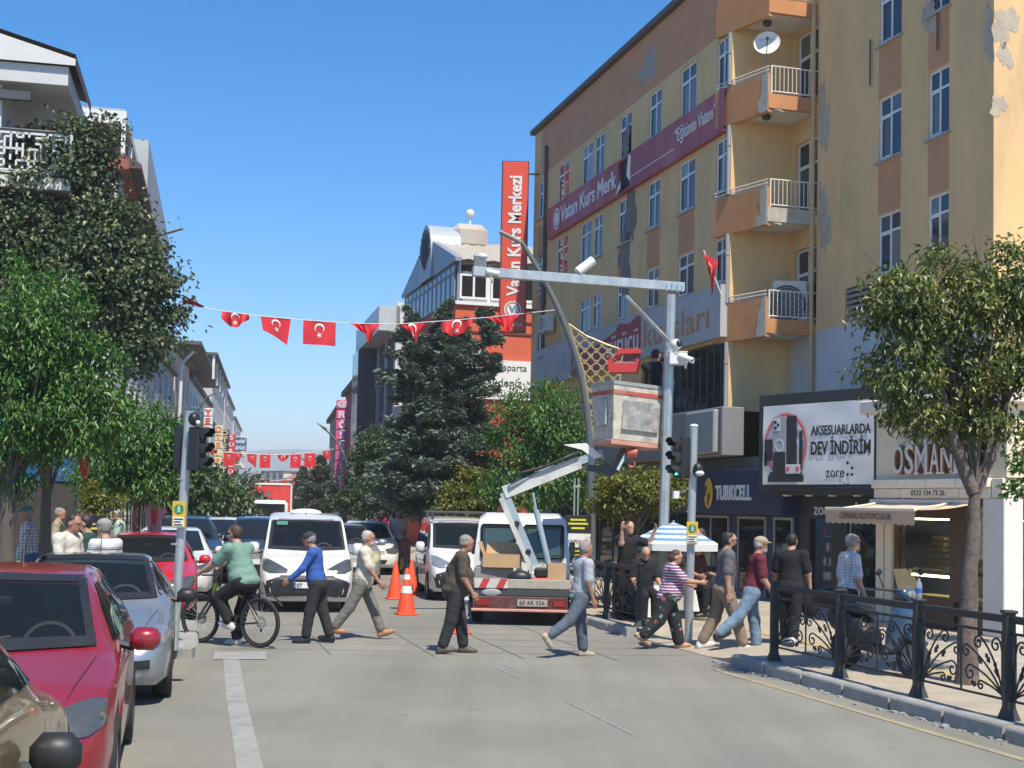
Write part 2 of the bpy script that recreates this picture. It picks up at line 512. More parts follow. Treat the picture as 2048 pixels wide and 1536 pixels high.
# seams of the paved crossing
SEAM = mat('crossing_seam', (.12, .118, .11), .9, var=.2)
for Yk in (18.9, 19.8, 20.7, 21.6, 22.5):
    strip('crossing_seam', [(bx(Yk) + .3, Yk - .1), ((bx(Yk) + kerb_x(Yk)) / 2, Yk), (kerb_x(Yk) - .2, Yk + .15)], .018, SEAM, .004)
for t in (.25, .45, .62, .8):
    xa = bx(18.2) + (kerb_x(18.2) - bx(18.2)) * t; xb = bx(23) + (kerb_x(23) - bx(23)) * t
    strip('crossing_seam', [(xa, 18.3), (xb, 23.2)], .018, SEAM, .0045)
strip('tactile_strip', [(kerb_x(16) + 2.05, 15.2), (kerb_x(22) + 2.0, 22), (kerb_x(30) + 2.0, 30)], .3, TACTILE, PH + .004)
strip('tactile_strip', [(kerb_x(14.8) + 2.05, 14.8), (kerb_x(10) + 2.0, 10)], .3, TACTILE, PH + .004)
# rubble of dirt and mortar along the foot of the right kerb
gr = MB()
rr_ = random.Random(3)
for i in range(90):
    Yr = rr_.uniform(11, 18.5) if i < 66 else rr_.uniform(21.5, 26)
    xr = kerb_x(Yr) - abs(rr_.gauss(.02, .05)); s = rr_.uniform(.008, .03)
    gr.box(-s, s, -s * 1.4, s * 1.4, -.004, s * .7, Matrix.Translation((xr, Yr, 0)) @ Matrix.Rotation(rr_.uniform(0, 3), 4, 'Z'))
tag(gr.build('kerb_rubble', KERB), 'loose crumbs of mortar along the foot of the right kerb', 'rubble', kind='stuff')
# ================================================================== the tan office block on the right
def wall_grid(b, x0, x1, z0, z1, holes, y=0.0, depth=.22, M=None, m=0):
    """upright sheet facing -y with rectangular openings and their reveals"""
    holes = [(max(a, x0), min(c, x1), max(e, z0), min(f, z1)) for a, c, e, f in holes if c > x0 and a < x1 and f > z0 and e < z1]
    xs = sorted(set([x0, x1] + [h for a in holes for h in a[:2]])); zs = sorted(set([z0, z1] + [h for a in holes for h in a[2:]]))
    T = (lambda p: M @ Vector(p)) if M is not None else (lambda p: p)
    for i in range(len(xs) - 1):
        for j in range(len(zs) - 1):
            cx, cz = (xs[i] + xs[i + 1]) / 2, (zs[j] + zs[j + 1]) / 2
            if any(a < cx < c and e < cz < f for a, c, e, f in holes): continue
            b.add([T((xs[i], y, zs[j])), T((xs[i + 1], y, zs[j])), T((xs[i + 1], y, zs[j + 1])), T((xs[i], y, zs[j + 1]))], [(0, 1, 2, 3)], m)
    for a, c, e, f in holes:
        for p, q in (((a, e), (a, f)), ((a, f), (c, f)), ((c, f), (c, e)), ((c, e), (a, e))):
            b.add([T((p[0], y, p[1])), T((q[0], y, q[1])), T((q[0], y + depth, q[1])), T((p[0], y + depth, p[1]))], [(0, 1, 2, 3)], m)
    return b
FRAME_W = mat('pvc_window_frame', (.74, .75, .74), .4, var=.05)
PANE = glass_mat('facade_pane', (.025, .032, .04), rnd=(.20, .21, .21))
PANE_D = glass_mat('dark_shop_pane', (.012, .016, .018))
PANE_B = glass_mat('blue_grey_pane', (.05, .075, .10))
SILL = mat('stone_sill', (.36, .35, .33), .7, var=.12)
WIN = {}
def window(parent, x, z, w, h, style='cross', depth=.12, fm=None, pm=None, sill=True, M=None, t=.05, name='window', sd=None):
    """frame as the part, panes and sill as its pieces; origin lower left corner of the opening"""
    fm = fm or FRAME_W; pm = pm or PANE
    key = (style, round(w, 2), round(h, 2), fm.name, pm.name, t, depth if sd is None else sd)
    if key not in WIN:
        b = MB(); panes = []
        def bar(a, c, e, f): b.box(a, c, 0, .05, e, f)
        bar(0, t, 0, h); bar(w - t, w, 0, h); bar(t, w - t, 0, t); bar(t, w - t, h - t, h)
        if style == 'cross':
            zt, xm = h * .70, w * .5
            bar(t, w - t, zt - t / 2, zt + t / 2); bar(xm - t / 2, xm + t / 2, t, zt - t / 2); bar(xm - t / 2, xm + t / 2, zt + t / 2, h - t)
            b.box(t, xm - t / 2, -.012, .012, t, t + .035); b.box(t, t + .035, -.012, .012, t + .035, zt - t / 2); b.box(t + .035, xm - t / 2, -.012, .012, zt - t / 2 - .035, zt - t / 2)
            panes = [(t, xm - t / 2, t, zt - t / 2), (xm + t / 2, w - t, t, zt - t / 2), (t, xm - t / 2, zt + t / 2, h - t), (xm + t / 2, w - t, zt + t / 2, h - t)]
        elif style == 'two':
            xm = w * .5
            bar(xm - t / 2, xm + t / 2, t, h - t)
            panes = [(t, xm - t / 2, t, h - t), (xm + t / 2, w - t, t, h - t)]
        elif style.startswith('n'):
            k = int(style[1:]); panes = []
            for i in range(k):
                a = t + (w - 2 * t) * i / k; c = t + (w - 2 * t) * (i + 1) / k
                if i: bar(a - t / 2, a + t / 2, t, h - t)
                panes.append((a + (t / 2 if i else 0), c - (t / 2 if i < k - 1 else 0), t, h - t))
        else:
            panes = [(t, w - t, t, h - t)]
        pms = []
        for a, c, e, f in panes:
            pms.append(MB().box(a, c, .022, .03, e, f).mesh('pane', pm))
        sm = MB().box(-.06, w + .06, -(depth if sd is None else sd) - .07, .0, -.05, -.004).mesh('sill', SILL)
        WIN[key] = (b.mesh(name, fm), pms, sm)
    fmesh, pms, sm = WIN[key]
    o = link(name, fmesh, parent, (x, depth, z))
    if M is not None:
        o.matrix_local = M @ Matrix.Translation((x, depth, z))
    for p_ in pms: link('pane', p_, o)
    if sill: link('sill', sm, o)
    return o

KM = -0.28
FX, FY = 5.6, 29.8                                            # a point of the front plane
O_M = on_plane(1056, 1000, FX, FY, KM); O_M.z = 0
U_M = Vector((-KM, -1, 0)).normalized(); N_M = Vector((-1, KM, 0)).normalized()
TH_M = math.atan2(U_M.y, U_M.x)
def ml(P): d = P - O_M; return Vector((d.dot(U_M), -d.dot(N_M), P.z))
def sm(px, py=1000, off=0.0):                                 # picture -> (x, z) on the front plane (off = metres set back)
    P = on_plane(px, py, FX - N_M.x * off * 1.0 - KM * (-N_M.y * off), FY, KM) if off else on_plane(px, py, FX, FY, KM)
    q = ml(P)
    return q.x, P.z
TAN = mat('tan_render', (.72, .475, .23), .9, var=.1, scale=.9, bump=.12, bscale=25, dirt=(.38, .30, .20), dirt_amt=.6, dirt_scale=1.1, stretch=(1, 1, .35))
TANLIT = TAN
BROWN = mat('brown_render', (.56, .275, .145), .9, var=.07, scale=1.0, bump=.06, bscale=25, dirt=(.28, .17, .12), dirt_amt=.35)
ORANGE = mat('orange_render', (.52, .235, .095), .9, var=.14, scale=1.2, bump=.12, bscale=20, dirt=(.35, .22, .14), dirt_amt=.6, dirt_scale=1.6)
PLASTER = mat('bare_grey_plaster', (.44, .375, .295), .95, var=.18, scale=3, bump=.3, bscale=18)
CONC = mat('broken_concrete', (.42, .38, .32), .95, var=.2, scale=5, bump=.5, bscale=22)
GREYPANEL = mat('grey_metal_cladding', (.21, .215, .215), .5, var=.07, scale=.8, dirt=(.14, .14, .135), dirt_amt=.4)
PALEPAINT = mat('pale_blue_white_paint', (.50, .53, .55), .8, var=.07, scale=.8, dirt=(.34, .36, .38), dirt_amt=.5, dirt_scale=.7)
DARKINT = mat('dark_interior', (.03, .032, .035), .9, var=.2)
ROOFEDGE = mat('dark_roof_edge', (.10, .085, .08), .8, var=.15)
main = thing('office_block', 'five storey tan and brown office block with balconies and a long red sign band', 'building', O_M, TH_M)
XE = ml(Vector((5.06, 31.7, 0))).x                            # near end of the front block
SB = 1.6                                                      # set back of the near part
XN = ml(Vector((8.73, 24.5, 0))).x                            # near corner
ROOF = 15.3
cols = [(1104, 1126), (1152, 1174), (1177, 1196), (1227, 1251), (1286, 1311), (1349, 1381), (1423, 1448)]
cx = [(sm(a)[0], sm(b)[0]) for a, b in cols]
rows = [(12.2, 13.5), (9.7, 11.02), (7.5, 8.6)]
holes = []
for r_, (z0, z1) in enumerate(rows):
    for c, (a, b_) in enumerate(cx):
        if r_ == 2 and c == 0: continue
        holes.append((a, b_, z0, z1))
strip_c = (sm(1066)[0], sm(1079)[0])
for z0, z1 in rows: holes.append((*strip_c, z0 - .1, z1 - .1))
gl0, gl1 = sm(1300)[0], sm(1462)[0]
w = MB()
wall_grid(w, 0, XE, 4.4, ROOF, holes + [(gl0, XE - .15, 4.5, 6.1)])
w.add([(XE, 0, 4.4), (XE, SB + .2, 4.4), (XE, SB + .2, ROOF), (XE, 0, ROOF)], [(0, 1, 2, 3)])
w.add([(0, 0, 0), (0, 9, 0), (0, 9, ROOF), (0, 0, ROOF)], [(0, 1, 2, 3)])
# the set back part with its stair windows
off = SB
def sb(px, py): 
    x0, y0 = FX + (-N_M.x) * SB, FY + (-N_M.y) * SB
    P = on_plane(px, py, x0, y0, KM); q = ml(P)
    return q.x, P.z
colsR = [(1757, 1802), (1856, 1898)]
cR = [(sb(a, 300)[0], sb(b, 300)[0]) for a, b in colsR]
rowsR = [(12.0, 13.35), (9.5, 10.85), (7.05, 8.35)]
doorx = (sb(1590, 300)[0], sb(1630, 300)[0])
balc_z = [13.6, 11.36, 8.72, 6.15]                            # underside of each balcony slab
holesR = [(a, b_, z0, z1) for a, b_ in cR for z0, z1 in rowsR]
holesR += [(doorx[0], doorx[1] + .12, z + .18, z + 2.1) for z in balc_z[1:]]
SPLIT = 6.2
sv = [(sb(1690, 620)[0], sb(1745, 620)[0], 5.9 + .35, 7.0)]
wall_grid(w, XE - .05, XN, SPLIT, ROOF, holesR + sv, y=SB)
w.add([(XN, SB, 0), (XN, SB + 9, 0), (XN, SB + 9, ROOF), (XN, SB, ROOF)], [(0, 1, 2, 3)])
w.add([(0, 9, 0), (XN, 9, 0), (XN, 9, ROOF), (0, 9, ROOF)], [(0, 1, 2, 3)])
w.build('wall', TAN, main, fix=False)
w = MB(); wall_grid(w, XE - .05, XN, 0, SPLIT, [], y=SB + .004)
w.build('painted_lower_wall', PALEPAINT, main, fix=False)
rf = MB().box(-.12, XE + .1, -.16, 9.1, ROOF, ROOF + .16).box(XE - .2, XN + .1, SB - .14, 9.1, ROOF + .01, ROOF + .15)
rf.build('roof', ROOFEDGE, main)
for h in holes: window(main, h[0], h[2], h[1] - h[0], h[3] - h[2], 'cross', depth=.035)
for h in holesR[:6]: window(main, h[0], h[2], h[1] - h[0], h[3] - h[2], 'cross', depth=SB + .04, sd=.05)
for h in holesR[6:]: window(main, h[0], h[2], h[1] - h[0], h[3] - h[2], 'cross', depth=SB + .1, sill=False, name='balcony_door')
SHUT = mat('grey_louvre', (.25, .25, .26), .5)
for h in sv:
    b = MB()
    for k in range(6): b.box(h[0], h[1], SB + .02, SB + .05, h[2] + .02 + k * (h[3] - h[2]) / 6, h[2] + .09 + k * (h[3] - h[2]) / 6)
    b.build('louvre', SHUT, main)
# brown spandrels under the windows and the brown band under the roof
b = MB()
zb = 13.62
b.box(.9, XE - .002, -.004, .01, zb, ROOF - .002); b.build('roof_band', BROWN, main)
MB().box(.02, .62, -.005, .01, 4.4, ROOF - .002).build('corner_band', BROWN, main) if False else None
def spandrel(a, b_, z0, z1, y=0.0):
    MB().box(a, b_, y - .004, y + .01, z0, z1).build('spandrel_panel', BROWN, main)
for i, (a, b_) in enumerate(cx):
    if i >= 3: spandrel(a, b_, 8.62, 9.64)
    if i >= 1 and i != 2: spandrel(a, b_ if i != 1 else cx[2][1], 7.42, 7.46)
for a, b_ in cR:
    spandrel(a, b_, 10.87, 11.93, SB); spandrel(a, b_, 8.37, 9.43, SB); spandrel(a, b_, 13.37, ROOF - .01, SB)
for z0, z1 in ((9.05, 9.5), (11.1, 11.95)): spandrel(*strip_c, z0 if False else z0 - .3, z1 - .1)
px_ = sm(1083)[0]
b = MB().tube([(px_, -.08, 5), (px_, -.08, 14.5)], .06, 8); b.build('downpipe', ROOFEDGE, main)
# patches where the render has come off
def blob(cx_, cz, rx, rz, y, m, name, seed, n=44, jag=.42, ax='x'):
    rr = random.Random(seed); pts = []
    ph = [rr.uniform(0, 6.28) for _ in range(4)]
    for k in range(n):
        t = 2 * math.pi * k / n
        f = 1 + jag * (.5 * math.sin(2 * t + ph[0]) + .35 * math.sin(3 * t + ph[1]) + .3 * math.sin(5 * t + ph[2]) + .25 * math.sin(9 * t + ph[3])) + rr.uniform(-.13, .13)
        pts.append((cx_ + rx * f * math.cos(t), cz + rz * f * math.sin(t)))
    b = MB()
    if ax == 'x': b.prism(pts, y - .006, y + .01, 'xz')
    else: b.prism(pts, y - .01, y + .006, 'yz')
    return b.build(name, m, main)
def patch(px, py, rpx, rpy, seed, setback=False, m=PLASTER):
    x, z = sb(px, py) if setback else sm(px, py)
    x2, _ = sb(px + rpx, py) if setback else sm(px + rpx, py)
    _, z2 = sb(px, py - rpy) if setback else sm(px, py - rpy)
    blob(x, z, abs(x2 - x), abs(z2 - z), SB if setback else 0, m, 'plaster_patch', seed)
DAMP = mat('damp_stain', (.20, .175, .15), .95, var=.25, scale=4, bump=.2)
patch(1262, 420, 9, 75, 3, m=DAMP); patch(1250, 520, 13, 60, 5, m=DAMP); patch(1252, 285, 8, 25, 6, m=DAMP)
patch(1648, 235, 10, 70, 9, True); patch(1648, 440, 12, 60, 10, True); patch(1858, 30, 14, 40, 11, True); patch(1978, 70, 9, 60, 12, True); patch(1088, 560, 5, 90, 14, m=DAMP)
patch(1297, 132, 15, 36, 21, m=mat('patched_render', (.36, .31, .25), .9, var=.1))
for py, rz, sd in ((50, .34, 1), (212, .2, 2), (112, .2, 4)):
    P = on_plane(2010 if sd != 2 else 1996, py, 8.73, 24.5, 3.57)
    q = ml(P); blob(q.y, q.z, rz * .8, rz, XN, PLASTER, 'plaster_patch', 30 + sd, ax='y')
# rain pipes and small iron brackets
b = MB(); xp, _ = sm(1451)
for z0_, z1_ in ((4.5, 6.02), (6.95, 8.6), (9.55, 11.22), (12.2, 13.46)):
    MB().tube([(xp, -.03, z0_), (xp, -.03, z1_)], .055, 10).tube([(xp, -.03, z1_ - .5), (xp, -.03, z1_ - .44)], .07, 10).build('downpipe', GREY, main, smooth=True)
PIPEY = mat('tan_pipe', (.50, .36, .19), .6, var=.1)
b = MB(); xq, _ = sb(1632, 400)
b.tube([(xq, SB - .1, 3.2), (xq, SB - .1, ROOF)], .055, 10)
for z in (5.5, 8, 10.4, 12.8): b.tube([(xq, SB - .1, z), (xq, SB - .1, z + .05)], .075, 10)
b.build('downpipe', PIPEY, main, smooth=True)
for px, y0, y1 in ((1744, 80, 172), (1879, 0, 100)):
    x, z0 = sb(px, y1); _, z1 = sb(px, y0)
    MB().tube([(x, SB - .05, z0), (x, SB - .05, z1)], .022, 6).build('iron_rod', ROOFEDGE, main)
# ---- balconies
A_, B_, C_, D_ = [ml(Vector((x, y, 0))).xy for x, y in ((4.76, 32.2), (5.74, 30.62), (6.95, 30.97), (6.62, 32.2))]
RAILW = mat('white_iron_rail', (.70, .66, .58), .5, var=.08, dirt=(.35, .2, .12), dirt_amt=.5, dirt_scale=6)
def lerp2(a, b, t): return (a[0] + (b[0] - a[0]) * t, a[1] + (b[1] - a[1]) * t)
for bi, zb_ in enumerate(balc_z):
    rootb = link('balcony', MB().prism([tuple(A_), tuple(B_), tuple(C_), tuple(D_)], zb_, zb_ + .16, 'xy').mesh('balcony', OFFWHITE), main)
    def wallseg(p, q, z0, z1, th, m, name, out=0.0):
        p, q = Vector((*p, 0)), Vector((*q, 0)); t = (q - p).normalized(); nrm = Vector((t.y, -t.x, 0))
        vs = [p + nrm * out, q + nrm * out, q - nrm * (th - out), p - nrm * (th - out)]
        return MB().prism([(v.x, v.y) for v in vs], z0, z1, 'xy').build(name, m, rootb)
    wallseg(A_, B_, zb_ - .12, zb_ + .78, .12, ORANGE, 'parapet', .012)
    wallseg(B_, C_, zb_ - .03, zb_ + .30, .12, ORANGE if bi != 2 else CONC, 'front_parapet', .012)
    if bi > 0:   # broken corner where the concrete shows
        rr = random.Random(bi)
        for (p, q, hi, lo) in ((B_, A_, .78, .3), (B_, C_, .31, .35)):
            p_, q_ = Vector((*p, 0)), Vector((*q, 0)); t = (q_ - p_).normalized(); nrm = Vector((t.y, -t.x, 0))
            if nrm.y > 0: nrm = -nrm
            pts = [(0, -.1 if hi > .5 else -.02)] + [(lo * (1.1 - .5 * k / 6 + rr.uniform(-.2, .2)), -.1 + (hi + .08) * k / 6) for k in range(7)] + [(0, hi)]
            vs = [p_ + t * a + nrm * .022 + Vector((0, 0, zb_ + z)) for a, z in pts] + [p_ + t * a + nrm * .0 + Vector((0, 0, zb_ + z)) for a, z in pts]
            n_ = len(pts)
            MB().add(vs, [tuple(range(n_)), tuple(range(2 * n_ - 1, n_ - 1, -1))] + [(i, i + n_, (i + 1) % n_ + n_, (i + 1) % n_) for i in range(n_)]).build('broken_render', CONC, rootb)
    # railing: solid side carries a low double rail, the front a barred one
    b = MB()
    for dz in (.86, .94): b.tube([(*A_, zb_ + dz), (*B_, zb_ + dz)], .016, 6)
    for t in (.05, .5, .97):
        p = lerp2(A_, B_, t); b.tube([(*p, zb_ + .75), (*p, zb_ + .94)], .014, 6)
    b.box(-.0, 0, 0, 0, 0, 0) if False else None
    b.build('side_rail', RAILW, rootb)
    MB().prism([(v[0], v[1]) for v in (A_, B_, lerp2(B_, D_, .08), lerp2(A_, D_, .08))], zb_ + .785, zb_ + .81, 'xy').build('coping', SILL, rootb)
    b = MB()
    for dz in (.36, .95): b.tube([(*lerp2(B_, C_, .06), zb_ + dz), (*C_, zb_ + dz)], .018, 6)
    b.tube([(*lerp2(B_, C_, .06), zb_ + .3), (*lerp2(B_, C_, .06), zb_ + .97)], .022, 6)
    b.build('front_rail', RAILW, rootb)
    bar = MB().tube([(0, 0, .36), (0, 0, .95)], .010, 5).mesh('rail_bar', RAILW)
    for k in range(10):
        link('rail_bar', bar, rootb, (*lerp2(B_, C_, .14 + .085 * k), zb_))
# end wall of the front block is plain; a lamp under two balconies
for zb_ in balc_z[:2]:
    p = lerp2(lerp2(A_, C_, .5), B_, .3)
    MB().sphere((0, 0, 0), .11, 6, (1, 1, .8)).build('ceiling_lamp', DARKGREY, main, smooth=True, loc=(*p, zb_ - .05))
# ---- the long red band sign with the torn hole
BANDRED = mat('faded_crimson_panel', (.36, .055, .075), .55, var=.14, scale=.9, dirt=(.40, .25, .25), dirt_amt=.5, dirt_scale=.9, stretch=(1, 1, .35))
s0, s1 = sm(1092)[0], XE - .12
hx0, hx1 = sm(1234)[0], sm(1258)[0]
b = MB(); wall_grid(b, s0, s1, 11.12, 12.14, [(hx0, hx1, 11.2, 12.08)], y=-.14, depth=.1)
for z in (11.12, 12.14): b.box(s0, s1, -.145, 0, z - .012, z + .012)
b.add([(s0, -.14, 11.12), (s0, 0, 11.12), (s0, 0, 12.14), (s0, -.14, 12.14)], [(0, 1, 2, 3)])
bs = b.build('band_sign', BANDRED, main)
MB().box(hx0 - .02, hx1 + .02, -.03, -.01, 11.15, 12.1).build('torn_hole_backing', DARKINT, bs)
LETW = mat('white_sign_letter', (.74, .72, .70), .5, var=.06)
xa = sm(1104)[0]
b = MB().lathe([(.30, -.004), (.36, -.004), (.36, .006), (.30, .006)], 28, Matrix.Translation((xa + .38, -.149, 11.62)) @ Matrix.Rotation(R(90), 4, 'X'), closed=True)
b.lathe([(.0001, .0), (.235, .0), (.235, .006), (.0001, .006)], 24, Matrix.Translation((xa + .38, -.149, 11.62)) @ Matrix.Rotation(R(90), 4, 'X'))
b.build('round_emblem', LETW, bs)
xt = sm(1119)[0]
lettering('Vatan Kurs Merk', bs, (xt, -.15, 11.42), .74, LETW, fit=sm(1231)[0] - xt, bold=.012)
xt2 = sm(1350)[0]
lettering('“Eğitimin Vatanı”', bs, (xt2, -.15, 11.56), .52, LETW, fit=sm(1433)[0] - xt2)
MB().box(hx1 + .1, xt2 - .1, -.15, -.139, 11.42, 11.445).build('white_rule', LETW, bs)
b = MB()
b.add([(hx0 - .05, -.2, 11.1), (hx0 + .5, -.24, 11.22), (hx0 + .28, -.16, 11.5), (hx0 + .1, -.15, 11.42)], [(0, 1, 2, 3)])
b.add([(hx1 - .02, -.19, 12.1), (hx1 + .08, -.145, 12.06), (hx1 + .05, -.145, 11.3), (hx1 - .06, -.22, 11.5)], [(0, 1, 2, 3)])
b.build('torn_vinyl', LETW, bs)
# ---- the driving school band
BANDGREY = mat('pale_grey_panel', (.40, .41, .41), .55, var=.06, scale=.8, dirt=(.27, .275, .28), dirt_amt=.45, stretch=(1, 1, .3))
BANDRED2 = mat('torn_red_vinyl', (.34, .03, .04), .5, var=.15)
g0, gr0, gr1, g1 = sm(1072)[0], sm(1150)[0], sm(1290)[0], XE - .05
bd = MB().box(g0, g1, -.2, 0, 6.15, 7.4).build('driving_school_sign', BANDGREY, main)
MB().prism([(gr0, 6.17), (gr1, 6.17), (gr1, 7.3), (gr1 - .3, 7.36), (gr1 - .9, 7.2), (gr1 - 1.6, 7.3), (gr0 + 1.6, 6.95), (gr0, 6.9)], -.21, -.2, 'xz').build('red_vinyl', BANDRED2, bd)
LETO = mat('orange_brown_letter', (.48, .22, .08), .6, var=.1)
LETG = mat('grey_letter', (.36, .38, .39), .6, var=.1)
lettering('aktif', bd, (sm(1118)[0], -.205, 6.4), .95, LETG, fit=sm(1168)[0] - sm(1118)[0])
lettering('isparta', bd, (sm(1082)[0], -.205, 7.05), .26, LETG)
b = MB().lathe([(.22, -.003), (.27, -.003), (.27, .004), (.22, .004)], 22, Matrix.Translation((sm(1092)[0] + .3, -.206, 6.7)) @ Matrix.Rotation(R(90), 4, 'X'), closed=True)
b.build('steering_wheel_emblem', LETG, bd)
xs_ = sm(1222)[0]
lettering('sürücü', bd, (xs_, -.216, 6.42), .95, LETW, fit=sm(1286)[0] - xs_)
xs_ = sm(1297)[0]
lettering('kursları', bd, (xs_, -.206, 6.42), .95, LETO, fit=sm(1428)[0] - xs_)
MB().prism([(gr0 + 1.0, 6.95), (gr1 - 1.7, 7.3), (gr1 - 2.0, 7.12), (gr0 + 2.2, 6.86)], -.226, -.212, 'xz').build('hanging_vinyl', BANDGREY, bd)
# ---- first floor glazing, grey canopy band
nmul = 11
window(main, gl0, 4.5, XE - .15 - gl0, 1.6, 'n11', depth=.1, fm=DARKGREY, pm=PANE_D, sill=False)
gb0 = sm(1180)[0]
MB().cbox(gb0, XE + .9, -.55, 0, 3.3, 4.42, .02).build('grey_canopy_band', GREYPANEL, main)
q0, q1 = sm(1422)[0], XE + .75
MB().cbox(q0, q1, -.70, -.56, 3.36, 4.36, .03).build('blank_sign_box', GREY, main)
# ---- ground floor
GFZ = 3.3
b = MB(); b.box(gb0 - 14 if gb0 > 14 else 0, XE + 1.2, .3, .5, 0, GFZ); b.build('ground_floor_wall', GREYPANEL, main)
def smo(px, o=.33): return ml(on_plane(px, 1000, FX + N_M.x * o, FY + N_M.y * o, KM)).x
NAVY = mat('navy_fascia', (.018, .028, .085), .45, var=.08, scale=.8)
t0, t1 = sm(1378)[0], sm(1592)[0]
MB().cbox(t0, t1, -.32, .28, 1.98, 2.98, .015).build('navy_fascia', NAVY, main)
lettering('TURKCELL', main, (smo(1432), -.335, 2.30), .46, LETW, ext=.02, fit=smo(1503) - smo(1432), bold=.014)
YEL = mat('yellow_logo', (.75, .42, .02), .5, var=.05)
xl = smo(1418)
lg = MB().lathe([(.0001, 0), (.30, 0), (.33, .02), (.0001, .03)], 26, Matrix.Translation((xl, -.33, 2.45)) @ Matrix.Rotation(R(90), 4, 'X') @ Matrix.Diagonal((.75, 1.1, 1, 1))).build('yellow_oval_logo', YEL, main)
b = MB()
for dx, dz, ln in ((-.12, .12, .20), (.06, -.06, .22)):
    b.sphere((xl + dx, -.365, 2.45 + dz), .055, 6, (1, .3, 1)); b.tube([(xl + dx, -.365, 2.45 + dz), (xl + dx - .07, -.365, 2.45 + dz - ln)], [.03, .018], 6)
b.build('logo_strokes', NAVY, lg)
def shopfront(x0, x1, y, z0, z1, npan, fm, root=main, name='shop_window'):
    return window(root, x0, z0, x1 - x0, z1 - z0, 'n%d' % npan, depth=y, fm=fm, pm=PANE_D, sill=False, t=.06, name=name)
MB().box(t0, t1, -.02, .28, 0, 1.98).build('navy_shop_wall', NAVY, main)
shopfront(sm(1392)[0], sm(1462)[0], -.06, .35, 1.93, 2, GREY)
shopfront(sm(1480)[0], sm(1536)[0], -.06, .16, 1.93, 1, GREY, name='shop_door')
shopfront(sm(1552)[0], sm(1590)[0], -.06, .35, 1.93, 1, GREY)
# dark glazed arcade further along the ground floor
for i, (a, c) in enumerate(((1090, 1130), (1134, 1180), (1185, 1240), (1245, 1305), (1310, 1372))):
    shopfront(sm(a)[0], sm(c)[0], .22, .2, 2.5, 2, DARKGREY)
# ================================================================== billboard, phone shop, jeweller's
def frame_of(P, Q):
    """local x runs from P to Q (seen left to right), -y looks out"""
    d = Vector((Q[0] - P[0], Q[1] - P[1], 0)); return Vector((P[0], P[1], 0)), math.atan2(d.y, d.x), d.length
BLK = mat('black_cladding', (.03, .033, .036), .5, var=.12, scale=.8)
# --- billboard
bo, bth, bL = frame_of((5.24, 28.4), (7.01, 25.78))
bb = thing('billboard', 'wide billboard with phone cases in a red ring advertising accessories, in a black frame', 'billboard', (bo.x, bo.y, 0), bth)
z0, z1 = 2.55, 4.35
MB().cbox(-.06, bL + .05, .0, .42, z0 - .06, z1 + .14, .012).build('frame', BLK, bb)
POSTER = mat('billboard_vinyl', (.80, .80, .78), .45, var=.05, scale=1.1, bump=.25, bscale=1.6)
pb = MB(); NX, NZ = 24, 12; vs = []
for j in range(NZ + 1):
    for i in range(NX + 1):
        x = .08 + (bL - .18) * i / NX; z = z0 + .06 + (z1 - z0 - .16) * j / NZ
        vs.append((x, -.012 - .004 * math.sin(x * 4 + z * 7) - .003 * math.sin(9 * z - x * 3), z))
pb.add(vs, [(j * (NX + 1) + i, j * (NX + 1) + i + 1, (j + 1) * (NX + 1) + i + 1, (j + 1) * (NX + 1) + i) for j in range(NZ) for i in range(NX)])
poster = pb.build('poster', POSTER, bb, smooth=80)
INK = mat('dark_print', (.03, .03, .033), .5, var=.05)
lettering('AKSESUARLARDA', poster, (bL * .455, -.0215, 3.60), .27, INK, ext=.0015, fit=bL * .49, bold=.006)
lettering('DEV İNDİRİM', poster, (bL * .455, -.0215, 3.21), .37, INK, ext=.0015, fit=bL * .49, bold=.010)
lettering('zore', poster, (bL * .585, -.0215, 2.75), .30, INK, ext=.0015, fit=bL * .15)
for dx, dz in ((.765, 3.03), (.80, 2.93), (.765, 2.80), (.80, 2.80)):
    MB().lathe([(.0001, 0), (.032, 0), (.032, .004), (.0001, .004)], 12, Matrix.Translation((bL * dx, -.028, dz)) @ Matrix.Rotation(R(90), 4, 'X')).build('print_dot', INK, poster)
PINK = mat('red_ring_print', (.75, .10, .12), .5, var=.1); PINK2 = mat('pink_glow_print', (.70, .38, .38), .5, var=.08)
T = Matrix.Translation((bL * .235, -.026, 3.42)) @ Matrix.Rotation(R(90), 4, 'X') @ Matrix.Diagonal((1.02, 1.12, 1, 1))
MB().lathe([(.52, 0), (.60, 0), (.60, .002), (.52, .002)], 40, T, closed=True).build('ring_halo', PINK2, poster)
MB().lathe([(.545, .002), (.575, .002), (.575, .006), (.545, .006)], 40, T, closed=True).build('red_ring', PINK, poster)
SILV = mat('silver_print', (.42, .43, .44), .4, var=.05)
def pr(name, m, *rects, y=-.034):
    b = MB()
    for x0_, x1_, a, c in rects: b.cbox(bL * x0_, bL * x1_, y - .006, y, a, c, .0025)
    return b.build(name, m, poster)
pr('silver_phone_print', SILV, (.125, .245, 3.0, 4.02))
pr('black_phone_print', INK, (.25, .335, 3.0, 4.02), (.235, .25, 3.05, 3.98), (.05, .12, 3.1, 3.55), (.045, .075, 3.0, 3.3), y=-.032)
pr('camera_print', WHITE, (.135, .19, 3.72, 3.98), y=-.042)
b = MB()
for dx, dz in ((.15, 3.90), (.15, 3.78), (.175, 3.84)):
    b.lathe([(.0001, 0), (.038, 0), (.038, .003), (.0001, .003)], 12, Matrix.Translation((bL * dx, -.05, dz)) @ Matrix.Rotation(R(90), 4, 'X'))
b.build('lens_print', INK, poster)
MB().lathe([(.10, 0), (.13, 0), (.13, .003), (.10, .003)], 24, Matrix.Translation((bL * .185, -.042, 3.42)) @ Matrix.Rotation(R(90), 4, 'X'), closed=True).build('magnet_ring_print', WHITE, poster)
